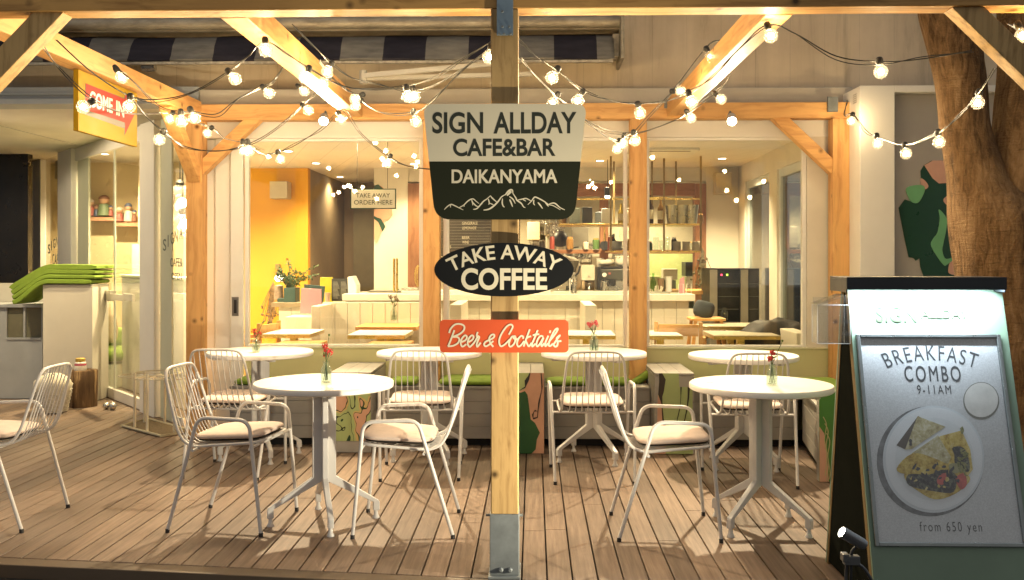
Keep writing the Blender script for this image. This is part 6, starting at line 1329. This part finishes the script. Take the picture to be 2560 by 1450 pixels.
# hanging brass shelf with bottles
hsf = thing('hanging_shelf', 'two-tier brass shelf hung from the ceiling over the bar', 'shelf', P(1560, 560, 10.1)); y0 = 9.95; y1 = 10.5
b = MB()
for pa, pb_, py in ((1398, 1752, 560), (1522, 1752, 628)): b.box(X(pa, y0), X(pb_, y0), y0, y1, Z(py + 3, y0), Z(py - 1, y0))
b.build('shelf_board', M_brass, hsf, bev=.002)
b = MB()
for px, py0, py1, yy in ((1527, 396, 628, y0), (1660, 396, 628, y0), (1752, 396, 628, y0), (1535, 405, 560, y1), (1630, 430, 560, y1), (1690, 425, 560, y1), (1400, 430, 560, y0)): b.box(X(px, yy) - .009, X(px, yy) + .009, yy - .009, yy + .009, Z(py1, yy), ZC - .001)
b.build('rod', mat('rod_bronze', (.22, .16, .07), .4, .7), hsf)
b = MB(); b.box(X(1398, y0), X(1752, y0), y0 - .006, y0 + .006, Z(500, y0), Z(496, y0)); b.box(X(1610, y0), X(1668, y0), y0 - .006, y0 + .006, Z(496, y0), Z(493, y0)); b.build('rail', M_brass, hsf)
def bottle(px, py, Y, h, r, m, m2, label):
    p = P(px, py, Y); p.z += .001; t = thing('bottle', label, 'bottle', p, 0, 'bottles on the hanging brass shelf'); Mx = Matrix.Translation(p)
    MB().lathe([(r * .95, 0), (r, .008), (r, h * .58), (r * .4, h * .74), (r * .36, h * .97), (r * .42, h)], 18, Mx).build('glass_body', m, t, 40); MB().lathe([(r * 1.01, h * .15), (r * 1.01, h * .48)], 18, Mx, False, False).build('label', m2, t, 40)
M_bb = mat('brown_bottle', (.05, .028, .012), .12); M_lab = mat('label_cream', (.60, .54, .38), .6); M_amb = mat('amber_bottle', (.22, .12, .03), .12)
ys = 10.2
bottle(1624, 559, ys, .30, .042, M_bb, M_lab, 'dark brown spirit bottle on the brass shelf'); bottle(1652, 559, ys, .28, .034, M_amb, M_lab, 'amber spirit bottle beside the dark brown one'); bottle(1553, 559, ys, .21, .035, mat('yellow_syrup', (.45, .33, .06), .2), M_lab, 'yellow syrup bottle beside the window post'); bottle(1535, 627, ys, .18, .02, mat('dark_green_bottle', (.02, .05, .02), .15), M_lab, 'slim dark green bottle beside the plates')
M_tin = mat('zinc', (.36, .37, .35), .3, .85, .2, 10)
for k, (px, lb) in enumerate(((1681, 'zinc bucket first in the row by the bottles'), (1704, 'zinc bucket in the middle of the row'), (1729, 'zinc bucket last in the row near the hatch upright'))): canister('bucket', [(.055, 0), (.075, .19), (.078, .195), (.07, .19), (.05, .01)], px, 559, ys, M_tin, lb, 'bucket', 20, 'zinc buckets on the brass shelf')
blk('coffee_bag', 1456, 1481, 518, 558, ys, .12, mat('bag_black', (.03, .028, .024), .4), 'black coffee bag on the brass shelf', 'bag'); blk('carton', 1489, 1503, 530, 558, ys, .1, mat('carton_blue', (.34, .42, .55), .6), 'pale blue carton on the brass shelf', 'carton'); blk('carton', 1505, 1530, 521, 558, ys, .12, M_white, 'bright white carton on the brass shelf', 'carton')
blk('glass_canister', 1425, 1450, 520, 558, ys, .14, mat('canister_teal', (.36, .44, .42), .3), 'pale teal storage canister behind the cafe sign edge', 'canister')
pls = thing('plate_stack', 'stack of white plates on the lower brass shelf', 'plates', P(1540, 627, ys)); m = MB()
for k in range(7): m.lathe([(.05, 0), (.075, .010), (.076, .013), (.05, .006)], 24, Matrix.Translation(P(1541, 626, ys) + Vector((0, 0, .014 * k))))
m.build('plate', M_white, pls, 40)
for k in range(3): canister('ceramic_cup', [(.036, 0), (.042, .012), (.042, .095), (.038, .096)], 1692 + 24 * k, 626.5, ys, mat('stone_cup', (.42, .38, .29), .5), ['stone cup beside the glasses on the lower shelf', 'stone cup between two others on the lower shelf', 'stone cup nearest the hatch upright on the lower shelf'][k], 'cup', 20, 'stone cups on the lower brass shelf')
for k, px in enumerate((1590, 1640, 1655, 1668)): canister('tumbler', [(.025, 0), (.03, .11 + .03 * (k % 2)), (.0285, .11 + .03 * (k % 2)), (.023, .006)], px, 626.5, ys, M_bottle, ['clear tumbler beside the plates', 'clear tall tumbler before the buckets', 'clear tumbler between two glasses', 'clear tall tumbler next to the stone cups'][k], 'glass', 18, 'glasses on the lower brass shelf')
canister('carafe', [(.04, 0), (.055, .05), (.05, .10), (.018, .15), (.024, .18)], 1560, 600, ys + .1, M_bottle, 'round clear carafe above the plates', 'carafe')
# pans and hood in the kitchen
hd2 = thing('extractor_hood', 'shiny steel extractor hood above the cook', 'hood', P(1390, 590, 12.4)); y = 12.4; b = MB(); b.box(X(1362, y), X(1412, y), y, y + .5, Z(590, y), Z(556, y)); b.build('canopy', M_steel, hd2, bev=.03, seg=3)
blk('steel_cupboard', 1430, 1472, 565, 615, 12.9, .3, mat('brushed_steel', (.42, .41, .36), .4, .5), 'steel kitchen cupboard behind the cook', 'cupboard'); blk('kitchen_box', 1365, 1385, 660 - 70, 660, 12.6, .2, M_cream, 'cream kitchen box under the hood', 'box')
blk('microwave', 1714, 1735, 655, 690, 12.8, .35, M_black, 'dark microwave in the kitchen corner', 'microwave'); blk('drawer_unit', 1715, 1737, 668 + 23, 730, 12.7, .4, M_steel, 'steel drawer unit under the microwave', 'drawers')
pan_ = thing('frying_pan', 'dark small pan hanging on the middle hatch upright', 'pan', P(1511, 613, 11.1)); MB().lathe([(.045, 0), (.055, .02), (.050, .02)], 20, Matrix.Translation(P(1511, 614, 11.13)) @ Matrix.Rotation(R(90), 4, 'X')).build('bowl', M_black, pan_, 40); b = MB(); b.tube([P(1511, 603, 11.1), P(1511, 565, 11.1)], .008, 8); b.build('handle', M_brass, pan_, 60)
pl_ = thing('pendant_lamp', 'small black cylinder pendant glowing over the bar', 'pendant lamp', P(1519, 500, 10.3)); c = P(1519, 483, 10.3); MB().lathe([(.035, -.03), (.035, .06), (.006, .065)], 18, Matrix.Translation(c), False, True).build('shade', M_black, pl_, 40); MB().ball(c + Vector((0, 0, -.035)), .03, 12).build('bulb', emit('pendant_small_glow', (1, .82, .5), 8), pl_, 60); MB().tube([c + Vector((0, 0, .065)), (c.x, c.y, ZC)], .004, 5).build('cord', M_cable, pl_)
ac = thing('ceiling_cassette', 'flat square air conditioning cassette in the cafe ceiling', 'air conditioner', (X(1660, 9.4), 9.4, ZC - .03)); b = MB(); b.box(X(1575, 9.4), X(1740, 9.4), 9.2, 9.9, ZC - .03, ZC - .001); b.build('panel', M_white, ac, bev=.006); b = MB(); b.box(X(1590, 9.4), X(1720, 9.4), 9.23, 9.28, ZC - .0315, ZC - .0302); b.build('vent', M_black, ac)
ac2 = thing('ceiling_vent', 'small dark slotted vent in the ceiling near the yellow wall', 'vent', (X(625, 9), 9, ZC)); b = MB(); b.box(X(604, 9), X(640, 9), 8.8, 9.3, ZC - .012, ZC - .001); b.build('frame', M_white, ac2); b = MB()
for k in range(4): b.box(X(608, 9), X(636, 9), 8.84 + .11 * k, 8.89 + .11 * k, ZC - .0135, ZC - .0122)
b.build('slot', M_black, ac2)
sk = thing('wall_speaker', 'small putty loudspeaker high on the white end wall', 'loudspeaker', P(1808, 470, 11)); b = MB(); b.box(X(1790, 11), X(1830, 11), 11.0, 11.19, Z(485, 11), Z(432, 11)); b.build('box', mat('speaker_cream', (.50, .44, .33), .6), sk, bev=.006)
# wine fridges
for p0, p1, lb in ((1775, 1850, 'dark glass wine fridge with small red and green lights'), (1852, 1898, 'second dark glass wine fridge next to the side windows')):
    y = 9.9; t = thing('wine_fridge', lb, 'fridge', (X((p0 + p1) / 2, y), y, 0), 0, 'wine fridges by the end wall'); x0, x1 = X(p0, y), min(X(p1, y), 2.33); zt_ = Z(671, y)
    b = MB(); b.box(x0, x1, y + .02, y + .5, .005, zt_ - .01); b.box(x0, x1, y - .01, y + .5, zt_ - .0098, zt_); b.build('carcass', M_black, t); b = MB(); b.box(x0, x0 + .075, y, y + .019, .02, zt_ - .011); b.build('steel_stile', mat('satin_steel', (.34, .32, .26), .4, .5), t)
    b = MB(); b.box(x0 + .08, x1, y + .004, y + .018, .02, zt_ - .011); b.build('glass_front', mat('black_glass', (.012, .013, .012), .06), t)
    b = MB()
    for k in range(5): b.box(x0 + .085, x1 - .01, y + .002, y + .0038, zt_ - .16 - .13 * k, zt_ - .153 - .13 * k)
    b.build('shelf_line', mat('dim_line', (.06, .065, .055), .4), t)
    if p0 == 1775:
        for px, c_ in ((1804, (1, .05, .1)), (1818, (.5, 1, .05))): b = MB(); b.box(X(px - 2, y), X(px + 2, y), y + .001, y + .0035, Z(689, y), Z(685, y)); b.build('indicator', emit('indicator_%d' % px, c_, 2.5), t)
canister('vase_bottle', [(.028, 0), (.03, .01), (.03, .07), (.014, .10), (.016, .115)], 1811, 800, 8.85, M_bottle, 'clear bottle vase on the farther grey table', 'bottle')
vase(X(985, 9.0), 9.0, Z(803, 9.0), 'slim vase with dry dark twigs on the orange wood table', 31, mat('dry_flower', (.16, .11, .06), .8), .03, 1.25, .17, .05)
# stool with a dark bag, and a dark bag by the side windows
so_ = thing('bar_stool', 'wooden bar stool at the bar end holding a dark bag', 'stool', (X(1765, 9.2), 9.2, 0)); c = Vector((X(1765, 9.2), 9.2, 0)); zs = Z(793, 9.2)
b = MB(); b.box(c.x - .16, c.x + .16, c.y - .15, c.y + .15, zs - .025, zs); b.build('seat', M_oak, so_, bev=.005)
for sx in (-1, 1):
    for sy in (-1, 1): b = MB(); b.bar((c.x + sx * .12, c.y + sy * .12, zs - .026), (c.x + sx * .20, c.y + sy * .17, .005), .03, .03, (0, 1, 0)); b.build('leg', M_oak, so_)
bg_ = MB().pad(.20, .15, .16, 2.3, Matrix.Translation((c.x - .02, c.y, zs + .078)) @ Matrix.Rotation(R(14), 4, 'Y')).build('bag', mat('bag_charcoal', (.03, .034, .045), .9, 0, .3, 14), None, 60); tag(bg_, 'charcoal bag standing on the bar stool', 'bag')
q = MB().pad(.62, .34, .30, 2.4, None, 48, 16, .8); q.v = [(v[0] * (1 + .12 * noise_at((v[0] * 9, v[1] * 9, v[2] * 9))), v[1], v[2] * (1 + .45 * noise_at((v[0] * 7 + 3, v[1] * 7, v[2] * 7)))) for v in q.v]
Mb = Matrix.Translation((X(1940, 8.4), 8.42, Z(840, 8.4))); q.v = [tuple(Mb @ Vector(v)) for v in q.v]
bg2 = q.build('black_bag', mat('bag_black_leather', (.016, .014, .013), .6, 0, .4, 10, .006, 25), None, 60); tag(bg2, 'large black bag heaped by the side windows', 'bag')
sb_ = MB(); sb_.box(X(1975, 7.95), X(2012, 7.95), 7.75, 8.3, .005, Z(828, 7.9)); tag(sb_.build('booth_end', M_ctr, None, bev=.006), 'pale booth end by the side window beside the black bag', 'partition')
b = MB(); b.box(X(1700, 8.5), X(1965, 8.5), 8.4, 8.8, .005, .5); tag(b.build('low_box', mat('seat_board', (.3, .2, .1), .5), None, bev=.005), 'low brown box under the grey tables', 'box')
dbq = thing('dried_bouquet', 'dark dried bouquet hanging on the hatch upright at the bar end', 'dried flowers', P(1757, 640, 11.0)); m = MB(); rn = random.Random(9); o = P(1756, 620, 11.08)
for k in range(46): a = rn.gauss(0, .16); L = rn.uniform(.12, .52); e = o + Vector((math.sin(a) * L, rn.uniform(-.04, 0), -L)); m.tube([o, e], .004, 4); m.ball(e, .016, 6)
m.build('stalk', mat('dried_green', (.10, .085, .045), .8, 0, .5, 30), dbq, 60)
# cook seen from behind in the kitchen
pr = thing('person', 'cook with short black hair in a pale shirt, back turned, behind the hatch', 'person', (X(1402, 12.2), 12.2, 0)); c = Vector((X(1402, 12.2), 12.2, 0)); zh = Z(604, 12.2)
def body():
    me = bpy.data.meshes.new('body'); z = zh
    J = [(0, 0, z - .66, .15, .10), (0, 0, z - .48, .15, .10), (0, .01, z - .26, .17, .10), (0, .01, z - .175, .06, .055), (0, -.005, z - .10, .052, .055), (0, -.01, z - .02, .078, .095), (0, -.01, z + .045, .072, .088),
         (.19, .0, z - .25, .055, .055), (.25, -.02, z - .50, .042, .042), (.18, -.22, z - .62, .032, .032), (-.19, .0, z - .25, .055, .055), (-.25, -.02, z - .50, .042, .042), (-.18, -.22, z - .62, .032, .032),
         (.09, 0, z - .84, .085, .085), (.10, 0, .50, .06, .06), (.10, .02, .06, .045, .045), (-.09, 0, z - .84, .085, .085), (-.10, 0, .50, .06, .06), (-.10, .02, .06, .045, .045)]
    E = [(0, 1), (1, 2), (2, 3), (3, 4), (4, 5), (5, 6), (2, 7), (7, 8), (8, 9), (2, 10), (10, 11), (11, 12), (0, 13), (13, 14), (14, 15), (0, 16), (16, 17), (17, 18)]
    me.from_pydata([(c.x + a, c.y - b_, e) for a, b_, e, _, _ in J], E, []); o = bpy.data.objects.new('body', me); COL.objects.link(o)
    sk_ = o.modifiers.new('skin', 'SKIN'); 
    for v_, q in zip(me.skin_vertices[0].data, J): v_.radius = (q[3], q[4])
    me.skin_vertices[0].data[0].use_root = True
    o.modifiers.new('smooth', 'SUBSURF').levels = 2; o.modifiers['smooth'].render_levels = 2; me.materials.append(mat('shirt_pale', (.52, .48, .40), .8)); hang(o, pr); return o
try: body()
except Exception as ex: print('body failed', ex)
MB().ball((c.x - .004, c.y - .012, zh + .028), .098, 20, 1.12).build('hair', mat('black_hair', (.012, .010, .009), .5, 0, .4, 60, .002, 200), pr, 60)
MB().lathe([(.058, -.17), (.052, -.12), (.056, -.06)], 16, Matrix.Translation((c.x, c.y + .01, zh))).build('neck', mat('neck', (.42, .26, .17), .6), pr, 60)
for s_ in (-1, 1): MB().ball((c.x + s_ * .086, c.y + .02, zh - .03), .02, 10, 1.5).build('ear', mat('skin', (.42, .26, .17), .6), pr, 60)

# more of the crowded bar: jars, cups, boxes and pans
rn = random.Random(44)
M_jars = [mat('jar_amber', (.30, .16, .05), .2), mat('jar_white', (.62, .58, .48), .4), mat('jar_green', (.10, .18, .06), .25), mat('jar_dark', (.04, .03, .025), .3), M_bottle, mat('jar_red', (.35, .07, .05), .4)]
kinds = ['amber', 'white', 'green', 'dark', 'clear', 'red']
spots_ = [(1408, 558.5, 10.25, 'upper brass shelf near the cafe sign edge'), (1570, 558.5, 10.3, 'upper brass shelf behind the window post'), (1440, 558.5, 10.45, 'upper brass shelf behind the teal canister'), (1610, 558.5, 10.4, 'upper brass shelf behind the spirit bottles'), (1750, 558.5, 10.4, 'upper brass shelf by the hatch upright'),
          (1528, 626.5, 10.4, 'lower brass shelf behind the plates'), (1575, 626.5, 10.35, 'lower brass shelf behind the window post'), (1605, 626.5, 10.2, 'lower brass shelf between plates and tumblers'), (1622, 626.5, 10.35, 'lower brass shelf behind the tumblers'), (1685, 626.5, 10.4, 'lower brass shelf behind the first stone cup'), (1725, 626.5, 10.42, 'lower brass shelf behind the last stone cups'),
          (1380, 623, 11.22, 'hatch sill near the cook'), (1425, 623, 11.22, 'hatch sill under the steel cupboard'), (1465, 623, 11.22, 'hatch sill beside the hanging pan'), (1490, 623, 11.22, 'hatch sill close to the middle upright'), (1355, 623, 11.22, 'hatch sill behind the post')]
for k, (px, py, Yj, where) in enumerate(spots_):
    q = k % 6; h = rn.uniform(.09, .17); r_ = rn.uniform(.028, .042); p = P(px, py, Yj); p.z += .001; t = thing('storage_jar', '%s storage jar on the %s' % (kinds[q], where), 'jar', p, 0, 'storage jars around the bar')
    Mx = Matrix.Translation(p); MB().lathe([(r_ * .95, 0), (r_, .006), (r_, h * .78), (r_ * .7, h * .88)], 16, Mx).build('jar_body', M_jars[q], t, 40); MB().lathe([(r_ * .74, h * .881), (r_ * .74, h), (r_ * .6, h * 1.02)], 16, Mx).build('lid', M_steel if q % 2 else M_oak, t, 40)
for k, (p0, p1, y0, y1, Yj, c_, lb) in enumerate(((1420, 1450, 660, 700, 12.6, (.42, .40, .33), 'grey kitchen tin box below the hatch sill beside the grinder'), (1540, 1575, 640, 690, 12.8, (.55, .52, .42), 'cream kitchen tub behind the espresso machine'), (1625, 1650, 690, 728, 12.6, (.40, .45, .22), 'green kitchen tub before the splashback'), (1655, 1690, 700, 728, 12.5, (.10, .10, .09), 'dark food container stacked below the splashback'), (1658, 1694, 672, 699, 12.5, (.45, .44, .38), 'pale food container stacked on the dark one'), (1318, 1350, 555, 600, 12.9, (.62, .48, .32), 'beige paper sheet pinned high in the kitchen'), (1478, 1500, 640, 700, 12.9, (.30, .27, .20), 'brown kitchen bin behind the grinder'), (1590, 1612, 566, 620, 12.9, (.36, .34, .28), 'grey kitchen cupboard behind the window post'))):
    blk('kitchen_box', p0, p1, y0, y1, Yj, .2, mat('kitchen_box_paint', c_, .5, 0, .12, 9), lb, 'box', .008)
ksh = thing('kitchen_shelf', 'steel wall shelf with hanging ladles at the back of the kitchen', 'shelf', P(1480, 640, 13.2)); b = MB(); b.box(X(1400, 13.2), X(1610, 13.2), 13.1, 13.45, Z(648, 13.2), Z(643, 13.2)); b.build('board', M_steel, ksh); m = MB()
for k in range(9): xx = 1410 + 21 * k; m.tube([P(xx, 648, 13.15), P(xx, 676 + (k * 7) % 12, 13.15)], .006, 6); m.ball(P(xx, 680 + (k * 7) % 12, 13.15), .035, 8)
m.build('ladle', M_steel, ksh, 60)
for k, (px, lb) in enumerate(((1590, 'first white saucer stack on the espresso machine'), (1500, 'white cup row end on the espresso machine'))):
    m = MB(); p = P(px, 667, Yk + .2); 
    for j in range(4): m.lathe([(.025, 0), (.038, .035), (.036, .035)], 14, Matrix.Translation(p + Vector((0, 0, .018 * j))))
    tag(m.build('cup_stack', M_white, None, 40), lb, 'cups')

for k, (px, h, r_, lb) in enumerate(((1412, .16, .10, 'large steel stock pot first on the kitchen wall shelf'), (1440, .09, .08, 'low steel saucepan beside the large stock pot'), (1468, .20, .07, 'tall narrow steel pot on the kitchen wall shelf'), (1548, .12, .10, 'wide steel pot behind the crumpled white cloth'), (1578, .18, .08, 'steel pot on the wall shelf close to the window post'), (1600, .08, .07, 'small steel pot at the wall shelf end'))):
    p = P(px, 643, 13.25); p.z += .001; t = thing('cooking_pot', lb, 'pot', p, 0, 'steel pots on the kitchen wall shelf'); Mx = Matrix.Translation(p)
    MB().lathe([(r_, 0), (r_ * 1.02, .004), (r_ * 1.02, h), (r_ * .96, h), (r_ * .95, .01)], 20, Mx).build('pot_body', M_steel, t, 40); MB().tube([Mx @ Vector((r_, 0, h * .8)), Mx @ Vector((r_ + .05, -.02, h * .85)), Mx @ Vector((r_ + .09, -.03, h * .86))], .008, 6).build('handle', M_black, t, 60)
rk = thing('steel_rack', 'open steel wire rack of trays at the back of the kitchen', 'rack', P(1345, 640, 13.2)); m = MB()
for px in (1325, 1390): m.box(X(px, 13.2) - .01, X(px, 13.2) + .01, 13.15, 13.4, .005, Z(540, 13.2))
m.build('upright', M_steel, rk)
for py in (560, 585, 610, 635, 660): b = MB(); b.box(X(1325, 13.2) + .0102, X(1390, 13.2) - .0102, 13.15, 13.4, Z(py + 2, 13.2), Z(py, 13.2)); b.box(X(1332, 13.2), X(1382, 13.2), 13.17, 13.38, Z(py, 13.2) + .0005, Z(py - 8, 13.2)); b.build('tray', M_steel, rk, bev=.003)
